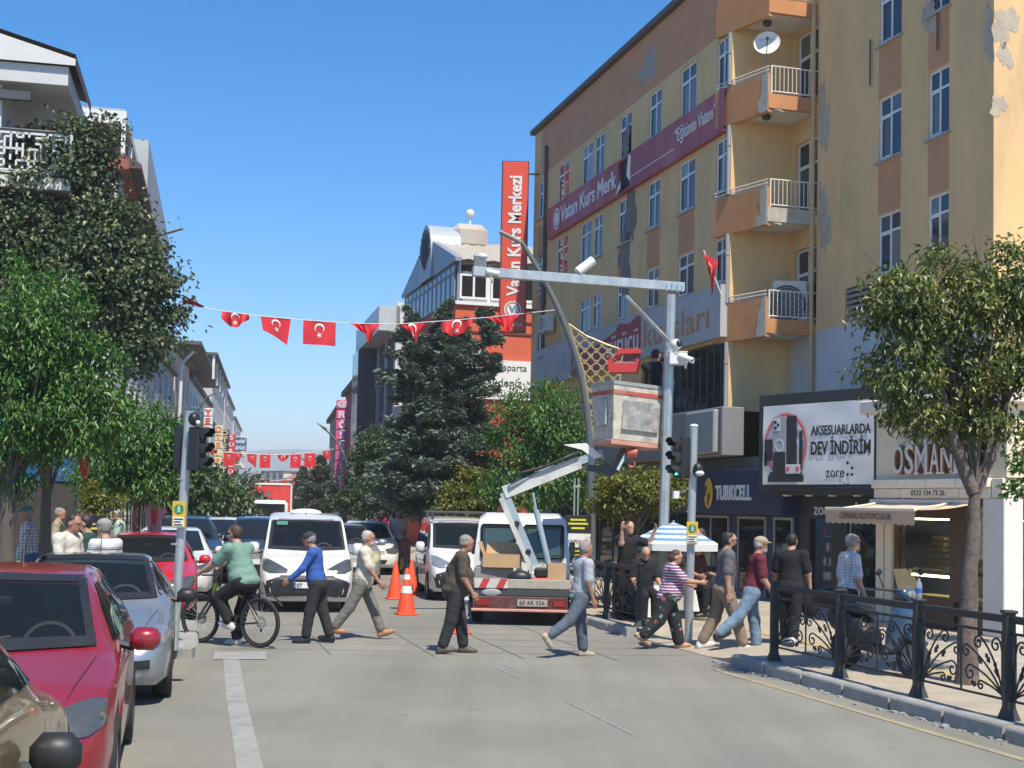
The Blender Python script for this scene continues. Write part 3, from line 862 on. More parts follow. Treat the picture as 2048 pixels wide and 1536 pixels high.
pr('stand_print', INK, (.13, .24, 2.86, 3.28), (.085, .40, 2.66, 2.80), (.10, .385, 2.80, 2.87), (.36, .39, 2.9, 3.7), y=-.04)
pr('speaker_print', WHITE, (.245, .375, 2.83, 3.02), y=-.048)
b = MB()
for dx in (.268, .352):
    b.lathe([(.0001, 0), (.05, 0), (.05, .003), (.0001, .003)], 16, Matrix.Translation((bL * dx, -.056, 2.925)) @ Matrix.Rotation(R(90), 4, 'X'))
b.build('speaker_cone_print', PINK, poster)
# --- phone shop below
zo, zth, zL = frame_of((5.98, 28.55), (7.35, 25.6))
zs = thing('phone_shop', 'black fronted phone accessory shop below the billboard with racks inside', 'shop', (zo.x, zo.y, 0), zth)
wb = MB()
hl = [(.55, 1.25, .16, 1.92), (1.75, zL - .28, .55, 1.9)]
wall_grid(wb, 0, zL, 0, 2.56, hl, y=0, depth=.15); wb.build('wall', BLK, zs, fix=False)
MB().cbox(-.1, zL + .02, -.5, .0, 2.40, 2.56, .01).build('canopy', BLK, zs)
spot = MB().lathe([(.0001, 0), (.075, .0), (.095, .03), (.0001, .04)], 14).mesh('downlight', WHITE)
for k in range(4): link('downlight', spot, zs, (.25 + k * .75, -.36, 2.37))
lettering('zore', zs, (.72, -.02, 2.0), .36, LETW, ext=.015, fit=.62)
b = MB()
for dx, dz in ((2.05, 2.24), (2.12, 2.16)): b.sphere((dx, -.02, dz), .035, 6, (1, .3, 1))
b.build('logo_dots', LETW, zs)
CLEAR = glass_mat('shop_glass', (.03, .035, .035), clear=.75)
window(zs, 1.75, .55, zL - .28 - 1.75, 1.35, 'n1', depth=.06, fm=GREY, pm=CLEAR, sill=False, name='shop_window')
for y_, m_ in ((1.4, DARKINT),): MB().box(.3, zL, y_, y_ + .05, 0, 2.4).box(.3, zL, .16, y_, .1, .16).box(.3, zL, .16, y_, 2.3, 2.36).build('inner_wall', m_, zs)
rk = MB()
for k in range(5): rk.box(.62, 1.22, .3, .55, .35 + k * .3, .37 + k * .3)
rk.build('display_rack', GREY, zs)
boxmats = [mat('pack_%d' % i, c, .6) for i, c in enumerate(((.5, .5, .48), (.12, .12, .14), (.3, .12, .1), (.1, .16, .3), (.55, .5, .35)))]
pk = [MB().box(0, .075, 0, .03, 0, .15).mesh('package', m_) for m_ in boxmats]
rr = random.Random(4)
for k in range(5):
    for i in range(6): link('package', rr.choice(pk), zs, (.64 + i * .095, .29, .375 + k * .3))
sh = MB()
for k in range(3): sh.box(1.85, zL - .35, .35, .7, .8 + k * .38, .82 + k * .38)
sh.build('window_shelf', GREY, zs)
for k in range(3):
    for i in range(9): link('package', rr.choice(pk), zs, (1.87 + i * .085, .36, .825 + k * .38))
MB().prism([(1.72, .12), (2.62, .12), (2.62, .42), (1.72, .48)], -.05, -.02, 'xz').build('lower_panel', PALEPAINT, zs)
lettering('Teknik', zs, (1.8, -.07, .50), .16, LETW, ext=.004)
# --- jeweller's corner shop
jx = lambda px: on_plane(px, 1000, 6.97, 23.3, -.38)
J0, J1 = jx(1757), jx(1992)
jo, jth, jL = frame_of((J0.x, J0.y), (J1.x, J1.y))
def jl(px, py):
    P = on_plane(px, py, 6.97, 23.3, -.38); return (Vector((P.x, P.y, 0)) - jo).length, P.z
js = thing('jewellery_shop', 'cream stone fronted jewellery shop on the corner with glazed gold displays', 'shop', (jo.x, jo.y, 0), jth)
CREAM = mat('cream_stone', (.78, .66, .48), .6, var=.06, scale=.7, dirt=(.52, .44, .33), dirt_amt=.3)
CREAM2 = mat('pale_cream_stone', (.80, .73, .60), .6, var=.05)
BROWNW = mat('brown_timber', (.085, .05, .04), .5, var=.15)
SIDE = Matrix.Translation((jL, 0, 0)) @ Matrix.Rotation(R(90), 4, 'Z')
ZT = 3.95
MB().box(0, jL, -.05, .35, 2.66, ZT - .12).build('sign_fascia', CREAM, js)
MB().box(jL + .002, jL + .3, -.05, 5, 2.66, ZT - .12).build('side_fascia', CREAM, js)
MB().cbox(-.25, jL + .45, -.25, 5, ZT - .12, ZT + .12, .02).build('cornice', CREAM2, js)
for k in range(4):
    MB().cbox(jL * k / 4 + .006, jL * (k + 1) / 4 - .006, -.17, .3, 2.50, 2.655, .012).build('stone_moulding', CREAM2, js)
    MB().cbox(jL * k / 4 + .006, jL * (k + 1) / 4 - .006, -.11, .3, 2.33, 2.495, .012).build('stone_moulding', CREAM2, js)
for k in range(3):
    MB().cbox(jL + .01, jL + .27, -.10 + 1.5 * k, 1.38 + 1.5 * k, 2.34, 2.65, .012).build('stone_moulding', CREAM2, js)
MB().box(1.05, 2.0, -.116, -.10, 2.36, 2.485).build('number_plate', CREAM2, js)
lettering('0532 134 73 26', js, (1.08, -.121, 2.375), .13, INK, ext=.003, fit=.88)
# raised serif letters
LETB = mat('bronze_letter_side', (.24, .10, .05), .4, var=.1); LETF = mat('cream_letter_face', (.70, .66, .60), .5, var=.05)
sx0, sx1 = jl(1800, 920)[0], jl(1962, 920)[0]
sg = thing('x', None, None); bpy.data.objects.remove(sg)
word = MB().box(sx0, sx0 + .01, -.056, -.05, 2.8, 2.81).build('raised_letters', CREAM, js)
adv = (sx1 - sx0) / 7.0
for i, ch in enumerate('OSMANLI'):
    wch = {'M': 1.25, 'I': .45, 'O': 1.1, 'N': 1.1}.get(ch, .92)
    xx = sx0 + sum({'M': 1.3, 'I': .5, 'O': 1.12, 'N': 1.12}.get(c, .95) for c in 'OSMANLI'[:i]) * adv
    for kk, (m_, dy, e_, off) in enumerate(((LETB, -.10, .05, .03), (LETF, -.155, .006, 0))):
        me = text_mesh(ch, .72, e_, m_, bold=.004)
        xs = [v.co.x for v in me.vertices]; w_ = max(xs) - min(xs); f = wch * adv * .86 / w_ if ch != 'I' else .5
        for v in me.vertices: v.co.x = (v.co.x - min(xs)) * f; 
        o = link('letter' if kk else 'letter_side', me, word, (xx + off, dy, 2.75), (R(90), 0, 0))
    if ch in 'MANLI':
        b = MB(); tops = {'M': [(0, 1), (1, 1)], 'N': [(0, 1), (1, 1)], 'L': [(.1, 1)], 'I': [(.5, 1)], 'A': []}[ch]; bots = {'M': [(.05, 0), (.95, 0)], 'N': [(.05, 0)], 'L': [(.1, 0)], 'I': [(.5, 0)], 'A': [(.03, 0), (.97, 0)]}[ch]
        for u_, t_ in tops + bots:
            c_ = xx + u_ * wch * adv * .8 + .02; zz = 2.75 + (.52 if t_ else 0)
            b.box(c_ - .06, c_ + .06, -.166, -.15, zz - .018, zz + .018)
        b.build('letter_serif', LETF, word)
# piers, glazing and plinth
for a, c in ((0.0, .22), (.26, .42)):
    MB().cbox(a, c, -.06, .25, .15, 2.33, .012).build('pier', CREAM2, js)
MB().cbox(jL - .22, jL + .28, -.08, .3, .15, 2.33, .015).build('corner_pier', mat('white_pier', (.74, .71, .66), .5, var=.04), js)
xb = jl(1905, 1100)[0]; xc = jl(1925, 1100)[0]
MB().cbox(.44, xb - .0, .02, .3, .15, .62, .01).build('plinth', BROWNW, js)
MB().box(.44, .52, .02, .2, .62, 2.3).box(xb - .08, xc + .12, .0, .2, .62, 2.3).box(.52, xb - .08, .02, .2, 2.02, 2.3).build('timber_frame', BROWNW, js)
MB().box(xc + .12, jL - .22, .02, .3, .15, .55).box(xc + .12, jL - .22, .02, .2, 2.2, 2.33).build('plinth', BROWNW, js)
window(js, .52, .62, xb - .60, 1.4, 'n1', depth=.08, fm=BROWNW, pm=CLEAR, sill=False, t=.03, name='display_window')
window(js, xc + .12, .55, jL - .22 - xc - .12, 1.65, 'n1', depth=.08, fm=BROWNW, pm=CLEAR, sill=False, t=.03, name='display_window')
o = window(js, .3, .55, 2.6, 1.7, 'n2', depth=-.12, fm=BROWNW, pm=CLEAR, sill=False, t=.03, M=SIDE, name='side_window')
MB().box(jL - .02, jL + .1, .3, 3.2, .15, .55).build('side_plinth', BROWNW, js)
INTW = mat('warm_interior', (.34, .27, .17), .8, var=.1)
MB().box(.2, jL - .4, 1.5, 1.55, .1, 2.6).box(.2, jL - .1, .32, 1.5, .1, .15).build('inner_wall', INTW, js)
MB().box(.46, jL - .25, .3, .75, 1.05, 1.10).box(.46, jL - .25, .3, .75, .62, .66).build('display_shelf', CREAM, js)
GOLD = mat('gold', (.75, .48, .12), .28, metal=.9, var=.15)
CUSH = mat('display_cushion', (.42, .33, .17), .7, var=.15)
rr = random.Random(11)
def tower(cx, y, z, n, w):
    b = MB()
    for k in range(n): b.cbox(cx - w * (1 - .07 * k), cx + w * (1 - .07 * k), y - .05 + .02 * k, y + .1, z + k * .10, z + k * .10 + .06, .01)
    st = b.build('display_stand', CUSH, js)
    ring = MB()
    for k in range(n):
        for i in range(int(w * 24)):
            ring.lathe([(.018, -.006), (.03, -.006), (.03, .006), (.018, .006)], 8, Matrix.Translation((cx - w * .9 + i * .075 * (1 - .05 * k), y - .06 + .02 * k, z + k * .10 + .05)) @ Matrix.Rotation(R(80), 4, 'X'), closed=True)
    tag(ring.build('bangles', GOLD, st), kind='stuff')
tower(1.05, .5, 1.1, 6, .22); tower(xb - .25, .5, 1.1, 7, .14); tower(xc + .6, .5, 1.1, 7, .28); tower(jL - .45, .5, 1.1, 6, .18)
b = MB()
for i in range(46):
    x = rr.uniform(.55, jL - .3); b.lathe([(.02, 0), (.035, 0), (.03, .015), (.02, .012)], 8, Matrix.Translation((x, rr.uniform(.33, .5), 1.105)), closed=True)
tag(b.build('rings_on_shelf', GOLD, js), kind='stuff')
# poster panel beside the pier
PANELG = mat('green_cream_poster', (.42, .42, .30), .5, var=.15, scale=4, dirt=(.2, .18, .12), dirt_amt=.6, dirt_scale=5)
MB().box(xc + .16, jL - .26, .05, .07, 1.35, 2.2).build('poster', PANELG, js)
b = MB()
for i in range(3):
    cx_, cz = (xc + jL - .1) / 2 + .02 * i, 1.55 + .25 * i
    pts = [(cx_ + .22 * math.cos(t) * (1 - .3 * i / 3), .042, cz + .07 * math.sin(t + .6 * i)) for t in np.linspace(0, 6.28, 22)]
    b.tube(pts, .006, 5)
b.build('necklace_print', BROWNW, js)
LED = emit_mat('display_light', (1.0, .78, .42), 16.0)
for z_ in (1.98, 1.0): MB().box(.55, xb - .12, .3, .33, z_ - .02, z_ + .02).box(xc + .2, jL - .3, .3, .33, z_, z_ + .02).build('display_lamp', LED, js)
MB().box(jL - .14, jL - .11, .4, 2.8, 1.96, 1.985).build('display_lamp', LED, js)
# side shelves full of gold
MB().box(jL - .1, jL + .02, .35, 2.9, .95, 1.0).box(jL - .1, jL + .02, .35, 2.9, 1.95, 1.98).build('side_shelf', CREAM, js)
for k in range(5):
    b = MB()
    b.box(jL - .3, jL - .1, .4, 2.8, 1.05 + .17 * k, 1.18 + .17 * k); b.build('gold_tray', GOLD if k > 2 else CUSH, js)
b = MB().lathe([(.10, 0), (.09, .1), (.05, .2), (.05, .28), (.0001, .29)], 14); b.build('necklace_bust', WHITE, js, smooth=True, loc=(jL - .1, .8, .65))
# --- awning (scalloped) over the jeweller's
AWN = mat('beige_awning_cloth', (.66, .50, .34), .85, var=.06, scale=1.2)
AWNV = mat('taupe_valance_cloth', (.56, .41, .28), .85, var=.06)
aw = thing('shop_awning', 'beige folding awning with scalloped valance over the jewellery shop window', 'awning', (jo.x, jo.y, 0), jth)
xl_, xr_ = -.05, jl(1968, 990)[0]
p0, p1 = Vector((xl_ - .02, -1.05, 2.12)), Vector((xr_ - .35, -1.05, 2.12))
NA = 14; vs = []
for j in range(7):
    t = j / 6
    for i in range(NA + 1):
        u_ = i / NA; a = Vector((xl_ + (xr_ - xl_) * u_, -.12, 2.25)); c = p0.lerp(p1, u_)
        q = a.lerp(c, t); q.z -= .03 * math.sin(math.pi * t) * (1 + .3 * math.cos(u_ * 20)); vs.append(q)
MB().add(vs, [(j * (NA + 1) + i, j * (NA + 1) + i + 1, (j + 1) * (NA + 1) + i + 1, (j + 1) * (NA + 1) + i) for j in range(6) for i in range(NA)]).build('canopy_cloth', AWN, aw, smooth=80)
vs = []; NV = 88; Lv = p1.x - p0.x
for i in range(NV + 1):
    u_ = i / NV; sc = abs(math.sin(u_ * math.pi * 15)) ** .7
    vs += [(p0.x + Lv * u_, -1.06, 2.12), (p0.x + Lv * u_, -1.065 - .01 * math.sin(u_ * 19), 1.90 - .035 * sc)]
MB().add(vs, [(2 * i, 2 * i + 1, 2 * i + 3, 2 * i + 2) for i in range(NV)]).build('valance', AWNV, aw)
MB().cbox(p0.x, p1.x, -1.08, -1.03, 2.10, 2.15, .008).build('front_bar', CREAM2, aw)
MB().tube([(xl_, -.12, 2.27), (xr_, -.12, 2.27)], .04, 8).build('roller', CREAM2, aw)
b = MB()
for u_ in (.12, .88):
    x = p0.x + Lv * u_; b.tube([(x, -.1, 2.26), (x + .25, -.6, 2.2), (x, -1.03, 2.12)], .018, 6)
b.build('folding_arm', CREAM2, aw)
lettering('OSMANLI KUYUMCULUK', aw, (p0.x + Lv * .18, -1.085, 1.955), .155, BROWNW, ext=.002, fit=Lv * .58)
# ================================================================== things fixed to the block
# satellite dish
P = at(1534, 86, 31.0)
ds = thing('satellite_dish', 'round white satellite dish on the topmost visible balcony', 'dish', P)
dn = Vector((-.25, -1, .30)).normalized(); Q = dn.to_track_quat('Z', 'Y').to_matrix().to_4x4()
MB().lathe([(.0001, -.07), (.12, -.06), (.22, -.03), (.30, .012), (.305, .02), (.22, -.022), (.12, -.05), (.0001, -.06)], 32, Q).build('reflector', WHITE, ds, smooth=60)
MB().tube([Q @ Vector((0, -.29, 0)), Q @ Vector((.03, -.10, .33))], .012, 6).sphere(Q @ Vector((.03, -.1, .33)), .035, 6).build('feed_arm', BLACK, ds)
MB().tube([Q @ Vector((0, 0, -.06)), Q @ Vector((0, -.05, -.16)), Q @ Vector((0, 0, -.16)) + Vector((0, 0, -.45))], .02, 8).build('bracket', GREY, ds)
lettering('Next & Nextstar', ds, Q @ Vector((-.17, .10, -.03)), .055, GREY, ext=.002, rot=Q.to_euler())
# air conditioners
def aircon(P, rz, label, w=.8, h=.56, d=.3, twin=False):
    t = thing('air_conditioner', label, 'air conditioner', P, rz, 'air conditioner outdoor units')
    MB().cbox(0, w, 0, d, 0, h, .02).build('casing', OFFWHITE, t)
    fan = Matrix.Translation((w * .38, -.004, h * .5)) @ Matrix.Rotation(R(90), 4, 'X')
    MB().lathe([(.0001, -.001), (h * .38, -.001), (h * .40, .012), (.0001, .004)], 24, fan).build('fan_opening', DARKGREY, t)
    b = MB()
    for k in range(7):
        r_ = h * .4 * (k + 1) / 8
        b.lathe([(r_ - .004, .012), (r_ + .004, .012), (r_ + .004, .02), (r_ - .004, .02)], 20, fan, closed=True)
    b.build('fan_guard', OFFWHITE, t)
    b = MB()
    for k in range(6): b.box(w * .78, w * .96, -.006, .0, h * .2 + k * .06, h * .2 + k * .06 + .02)
    b.build('side_vent', DARKGREY, t)
    MB().box(.08, .16, -.02, d, -.06, 0).box(w - .16, w - .08, -.02, d, -.06, 0).build('foot_bracket', GREY, t)
    return t
P = at(1548, 640, 31.15); aircon((P.x, P.y, 6.32), TH_M + R(75), 'tall white air conditioner unit standing on the lowest balcony', .78, 1.1, .32)
x_, z_ = sm(1100, 668); P = O_M + U_M * x_ - N_M * (-.42); aircon((P.x, P.y, z_), TH_M, 'white air conditioner unit bolted to the far end of the tan facade')
# ================================================================== the other buildings
def facade_x(Y): return -15.3 - .235 * (Y - 46) if Y < 46 else -15.3 - .175 * (Y - 46)
def bld(name, label, P, Q, H, depth, wall, floors, ncols, gz=3.2, end=None, wsize=(1.1, 1.35), roofm=None, style='two', fm=None, pm=None, parapet=.35, endcols=0, gm=None, balcony=None, cat='building', group=None):
    o_, th, L = frame_of(P, Q)
    t = thing(name, label, cat, (o_.x, o_.y, 0), th, group)
    fh = (H - gz - .5) / floors
    hs, he = [], []
    for f_ in range(floors):
        z0 = gz + f_ * fh + .75 * fh / 3
        for c in range(ncols):
            xm = L * (c + .5) / ncols
            hs.append((xm - wsize[0] / 2, xm + wsize[0] / 2, z0, z0 + wsize[1]))
        for c in range(endcols):
            xm = depth * (c + .5) / endcols
            he.append((xm - wsize[0] / 2, xm + wsize[0] / 2, z0, z0 + wsize[1]))
    b = MB(); wall_grid(b, 0, L, gz, H, hs, depth=.15)
    Mp = Matrix.Translation((0, depth, 0)) @ Matrix.Rotation(R(-90), 4, 'Z')      # end wall at P, looking towards -x
    Mq = Matrix.Translation((L, 0, 0)) @ Matrix.Rotation(R(90), 4, 'Z')           # end wall at Q, looking towards +x
    wall_grid(b, 0, depth, 0, H, he if end == 'P' else [], M=Mp, depth=.15); wall_grid(b, 0, depth, 0, H, he if end == 'Q' else [], M=Mq, depth=.15)
    wall_grid(b, 0, L, 0, H, [], y=depth)
    b.build('wall', wall, t, fix=False)
    gm_ = gm or GREYPANEL
    MB().box(0, L, .25, .4, 0, gz).box(0, L, -.25, .25, gz - .55, gz - .01).build('shop_floor', gm_, t)
    k = max(1, int(L / 4))
    for i in range(k):
        window(t, L * i / k + .15, .3, L / k - .3, gz - 1.1, 'n2', depth=.18, fm=DARKGREY, pm=PANE_D, sill=False, name='shop_window')
    for h in hs: window(t, h[0], h[2], h[1] - h[0], h[3] - h[2], style, depth=.1, fm=fm, pm=pm)
    for h in he: window(t, h[0], h[2], h[1] - h[0], h[3] - h[2], style, depth=.1, fm=fm, pm=pm, M=Mp if end == 'P' else Mq)
    MB().box(-.25, L + .25, -.35, depth + .2, H, H + parapet).build('roof', roofm or ROOFEDGE, t)
    if balcony:
        for f_ in range(floors):
            zb_ = gz + f_ * fh + .05
            x0, x1 = L * balcony[0], L * balcony[1]
            bo_ = MB().box(x0, x1, -1.1, 0, zb_, zb_ + .15).build('balcony', OFFWHITE, t)
            b = MB().box(x0, x1, -1.1, -1.04, zb_ + .95, zb_ + 1.0)
            for i in range(int((x1 - x0) / .25)): b.box(x0 + i * .25, x0 + i * .25 + .03, -1.09, -1.05, zb_ + .15, zb_ + .95)
            b.box(x0, x0 + .04, -1.1, 0, zb_ + .95, zb_ + 1.0); b.build('railing', balcony[2] if len(balcony) > 2 else RAILW, bo_)
    return t, L, fh
ROOFTILE = mat('tin_roof', (.42, .38, .31), .6, var=.1, scale=2, dirt=(.35, .17, .08), dirt_amt=.6, dirt_scale=1.5)
# ---- orange building with the grey gable
ORG = mat('brick_orange_render', (.58, .115, .055), .85, var=.06, scale=.7)
P, Q = (-5.42, 66.2), (-2.47, 56.0)
o_, th, L = frame_of(P, Q)
og = thing('gabled_building', 'orange building with blue grey glazed top floor and arched gable', 'building', (o_.x, o_.y, 0), th)
D = 8.5; ZE = 12.2; ZW = 10.55
b = MB(); wall_grid(b, 0, L, 0, ZW, []); Mq = Matrix.Translation((L, 0, 0)) @ Matrix.Rotation(R(90), 4, 'Z')
wall_grid(b, 0, D, 0, ZW, [], M=Mq); wall_grid(b, 0, L, 0, ZW, [], y=D); b.build('wall', ORG, og, fix=False)
GBLUE = mat('blue_grey_cladding', (.23, .28, .33), .45, var=.06)
MB().box(.01, L - .01, .05, .3, ZW, ZE).build('top_floor_wall', GBLUE, og)
for k in range(12):
    x0 = .1 + (L - .2) * k / 12
    window(og, x0, ZW + .08, (L - .2) / 12 - .04, 1.15, 'n1', depth=-.04, fm=GBLUE, pm=PANE_B, sill=False, t=.06)
    window(og, x0, ZW + 1.26, (L - .2) / 12 - .04, .34, 'n1', depth=-.04, fm=GBLUE, pm=PANE_B, sill=False, t=.05)
MB().box(L - .25, L - .02, .05, D, ZW, ZE).build('side_top_wall', WHITE, og)
for k in range(5):
    window(og, .15 + k * 1.35, ZW + .12, 1.22, 1.05, 'two', depth=-.05, sill=False, pm=PANE_D, M=Mq, t=.09)
    window(og, .15 + k * 1.35, ZW + 1.22, 1.22, .38, 'n1', depth=-.05, sill=False, pm=PANE_D, M=Mq, fm=GBLUE)
MB().box(L - .01, L + .14, -.05, D, ZW - .14, ZW).build('white_ledge', WHITE, og)
for z in (9.75, 9.25): MB().box(L, L + .05, .02, D, z, z + .09).build('ledge', mat('dark_ledge', (.12, .04, .03), .8), og)
RZ = 14.1
MB().prism([(-.3, ZE), (L + .3, ZE), (L + .3, ZE + .15), (L / 2, RZ + .1), (-.3, ZE + .15)], -.12, .15, 'xz').build('gable', GBLUE, og)
pts = [(L / 2 + 1.25 * math.cos(t), ZE + 1.0 + 1.55 * math.sin(t)) for t in np.linspace(0, math.pi, 20)]
MB().prism([(L / 2 + 1.25, ZE)] + pts + [(L / 2 - 1.25, ZE)], -.2, 1.2, 'xz').build('arch', mat('arch_cladding', (.34, .38, .41), .45, var=.06), og)
b = MB()
for t in np.linspace(.25, math.pi - .25, 9):
    b.tube([(L / 2, -.22, ZE + .5), (L / 2 + 1.1 * math.cos(t), -.22, ZE + 1.0 + 1.35 * math.sin(t))], .035, 4)
b.build('sunburst_bar', DARKGREY, og)
for sx in (1, -1):
    xa, xb_ = (L + .35, L / 2) if sx > 0 else (-.35, L / 2)
    b = MB()
    n_ = 16
    for i in range(n_):
        y0, y1 = .2 + D * i / n_, .2 + D * (i + 1) / n_
        b.add([(xa, y0, ZE + .05), (xa, (y0 + y1) / 2, ZE + .10), (xb_, (y0 + y1) / 2, RZ + .05), (xb_, y0, RZ), (xa, y1, ZE + .05), (xb_, y1, RZ)], [(0, 1, 2, 3), (1, 4, 5, 2)])
    b.build('roof_sheet', ROOFTILE, og, fix=False)
MB().cbox(L / 2 - .9, L / 2 + .9, .9, 2.6, RZ - .5, RZ + .75, .3).build('rusty_cowl', mat('rusty_tin', (.45, .40, .34), .6, var=.2, dirt=(.36, .14, .05), dirt_amt=.9, dirt_scale=1.5), og)
MB().tube([(L / 2 + .3, 1.8, RZ + .7), (L / 2 + .3, 1.8, RZ + 1.2)], .05, 6).sphere((L / 2 + .3, 1.8, RZ + 1.3), .2, 6).build('finial', WHITE, og)
bw = MB().box(L + .02, L + .14, .5, D, 6.5, 8.15).build('white_sign_panel', WHITE, og)
lettering('isparta', bw, (L + .15, 2.0, 7.72), .42, INK, rot=(R(90), 0, R(90)), ext=.004)
lettering('akdeniz', bw, (L + .15, 1.4, 7.05), .5, INK, rot=(R(90), 0, R(90)), ext=.004)
lettering('sürücü kursu', bw, (L + .15, 1.0, 6.62), .45, INK, rot=(R(90), 0, R(90)), ext=.004)
for z in (3.6, 5.2): MB().box(L, L + .06, .3, D, z, z + .5).build('lower_sign', RED, og)
# ---- tall red blade sign at the far corner of the office block
tl, br = at(1006, 323, 46.9), at(1050, 664, 46.9)
vsn = thing('blade_sign', 'tall orange red vertical blade sign at the far corner of the office block', 'sign', (tl.x, 46.9, br.z))
HH, WW = tl.z - br.z, br.x - tl.x
ORS = mat('orange_red_sign', (.66, .075, .035), .45, var=.06, scale=.6)
MB().cbox(0, WW, 0, .2, 0, HH, .02).build('board', ORS, vsn)
MB().box(-.03, WW + .03, .03, .17, -.03, HH + .03).build('frame', BLACK, vsn)
me = lettering('Vatan Kurs Merkezi', vsn, (WW * .74, -.012, 1.25), .62, LETW, rot=(R(90), R(-90), 0), ext=.006, fit=HH - 1.75, bold=.018)
T = Matrix.Translation((WW / 2, -.005, .78)) @ Matrix.Rotation(R(90), 4, 'X')
MB().lathe([(.26, -.002), (.30, -.002), (.30, .008), (.26, .008)], 28, T, closed=True).lathe([(.0001, 0), (.21, 0), (.21, .008), (.0001, .008)], 24, T).build('round_emblem', LETW, vsn)
lettering('V', vsn, (WW / 2 - .12, -.022, .67), .34, mat('teal_letter', (.1, .25, .25), .5), ext=.002, bold=.015)
lettering('İSPARTA', vsn, (.1, -.012, .2), .17, LETW, ext=.004, fit=WW - .2)
b = MB()
for z in (.8, HH - .4): b.tube([(WW, .1, z), (WW + .4, .15, z)], .03, 6)
b.build('bracket', BLACK, vsn)
# ---- grey glass building, red building further on
t, L, fh = bld('glass_building', 'grey glass and metal clad building beyond the gabled one', (-9.35, 84), (-6.2, 70), 11.6, 8, mat('grey_cladding', (.28, .30, .32), .4, var=.06), 3, 4, wsize=(2.6, 2.1), style='n2', fm=DARKGREY, pm=PANE_B, roofm=mat('silver_fascia', (.5, .51, .5), .35, metal=.3))
MB().box(L * .25, L + .3, -.9, .2, 11.0, 12.3).build('roof_canopy', mat('silver_panel', (.52, .54, .53), .4, metal=.2, var=.1), t)
MB().box(L + .01, L + .3, 0, 8, 0, 12.5).build('white_side_wall', mat('white_render', (.66, .65, .62), .85, var=.06, dirt=(.45, .43, .4), dirt_amt=.4), t)
MB().box(L * .2, L * .42, -1.0, .1, 3.2, 10.9).build('glass_shaft', PANE_B, t)
SALM = mat('salmon_red_render', (.50, .12, .08), .85, var=.08)
t, L, fh = bld('salmon_building', 'narrow salmon red building behind the stacked pink letter sign', (-12.9, 104), (-9.85, 88), 10.2, 9, SALM, 3, 4, wsize=(1.6, 1.5), end='Q', endcols=2)
t2, L, fh = bld('far_block', 'pale block beyond the salmon building', (-17.3, 128), (-13.6, 107), 9.5, 9, mat('pale_render', (.5, .46, .4), .85), 3, 5, wsize=(1.6, 1.4))
# ---- left side, near to far
def LB(y0, y1): return (facade_x(y0), y0), (facade_x(y1), y1)
GREYR = mat('grey_render', (.40, .41, .41), .85, var=.07, dirt=(.3, .3, .3), dirt_amt=.3)
WHITER = mat('white_render2', (.58, .585, .58), .8, var=.06)
P, Q = (-10.95, 28.2), (-11.7, 31.6)
n1, L, fh = bld('balcony_house', 'white house at the left edge with a patterned balcony and broad brown eaves', P, Q, 10.9, 12, WHITER, 3, 1, wsize=(1.3, 1.5), roofm=mat('brown_fascia', (.10, .06, .05), .7))
PURL = mat('roof_soffit', (.52, .53, .53), .7, var=.05)
MB().box(-.3, L - .4, -1.35, 3, 10.75, 11.15).build('eave', PURL, n1)
MB().add([(-.42, -1.5, 11.16), (L - .2, -1.5, 11.16), (L - .2, -1.5, 11.4), (-.42, -1.5, 11.4), (-.42, 6, 13.4), (L - .2, 6, 13.4), (-.42, 6, 11.16)], [(0, 1, 2, 3), (3, 2, 5, 4)]).build('roof_slope', mat('brown_tile', (.13, .08, .07), .8, var=.15, scale=4, bump=.3), n1)
MB().add([(-.41, -1.5, 11.16), (-.41, -1.5, 11.3), (-.41, 6, 13.3), (-.41, 6, 11.16)], [(0, 1, 2, 3)]).build('gable_end', WHITER, n1)
zb_ = 8.55
bal = MB().box(-.1, L - .6, -1.45, 3, zb_, zb_ + .25).build('patterned_balcony', OFFWHITE, n1)
LAT = mat('white_fretwork', (.62, .62, .6), .5, var=.04)
b = MB(); rr = random.Random(8)
def fret(b, x0, x1, z0, z1, y, ax):
    def bx_(a, c, e, f):
        if ax == 'x': b.box(a, c, y, y + .03, e, f)
        else: b.box(y, y + .03, a, c, e, f)
    bx_(x0, x1, z0, z0 + .06); bx_(x0, x1, z1 - .06, z1); bx_(x0, x0 + .05, z0, z1); bx_(x1 - .05, x1, z0, z1)
    n_ = int((x1 - x0) / .12); m_ = int((z1 - z0) / .12)
    for i in range(n_ + 1):
        for j in range(m_):
            X, Z = x0 + (x1 - x0) * i / n_, z0 + (z1 - z0) * j / m_; s_ = (z1 - z0) / m_
            if rr.random() < .62: bx_(X - .022, X + .022, Z, Z + s_)
            if rr.random() < .55 and i < n_: bx_(X, X + (x1 - x0) / n_, Z - .022, Z + .022)
fret(b, -.1, L - .6, zb_ + .33, zb_ + 1.2, -1.45, 'x'); fret(b, -1.45, 2.6, zb_ + .33, zb_ + 1.2, -.1, 'y')
b.build('fretwork', LAT, bal)
MB().tube([(-.1, 2.6, zb_ + 1.23), (-.1, -1.45, zb_ + 1.23), (L - .6, -1.45, zb_ + 1.23)], .03, 6).build('handrail', DARKGREY, bal)
MB().box(-.2, -.05, -.6, .8, 10.4, 10.6).build('rolled_blind', DARKGREY, n1)
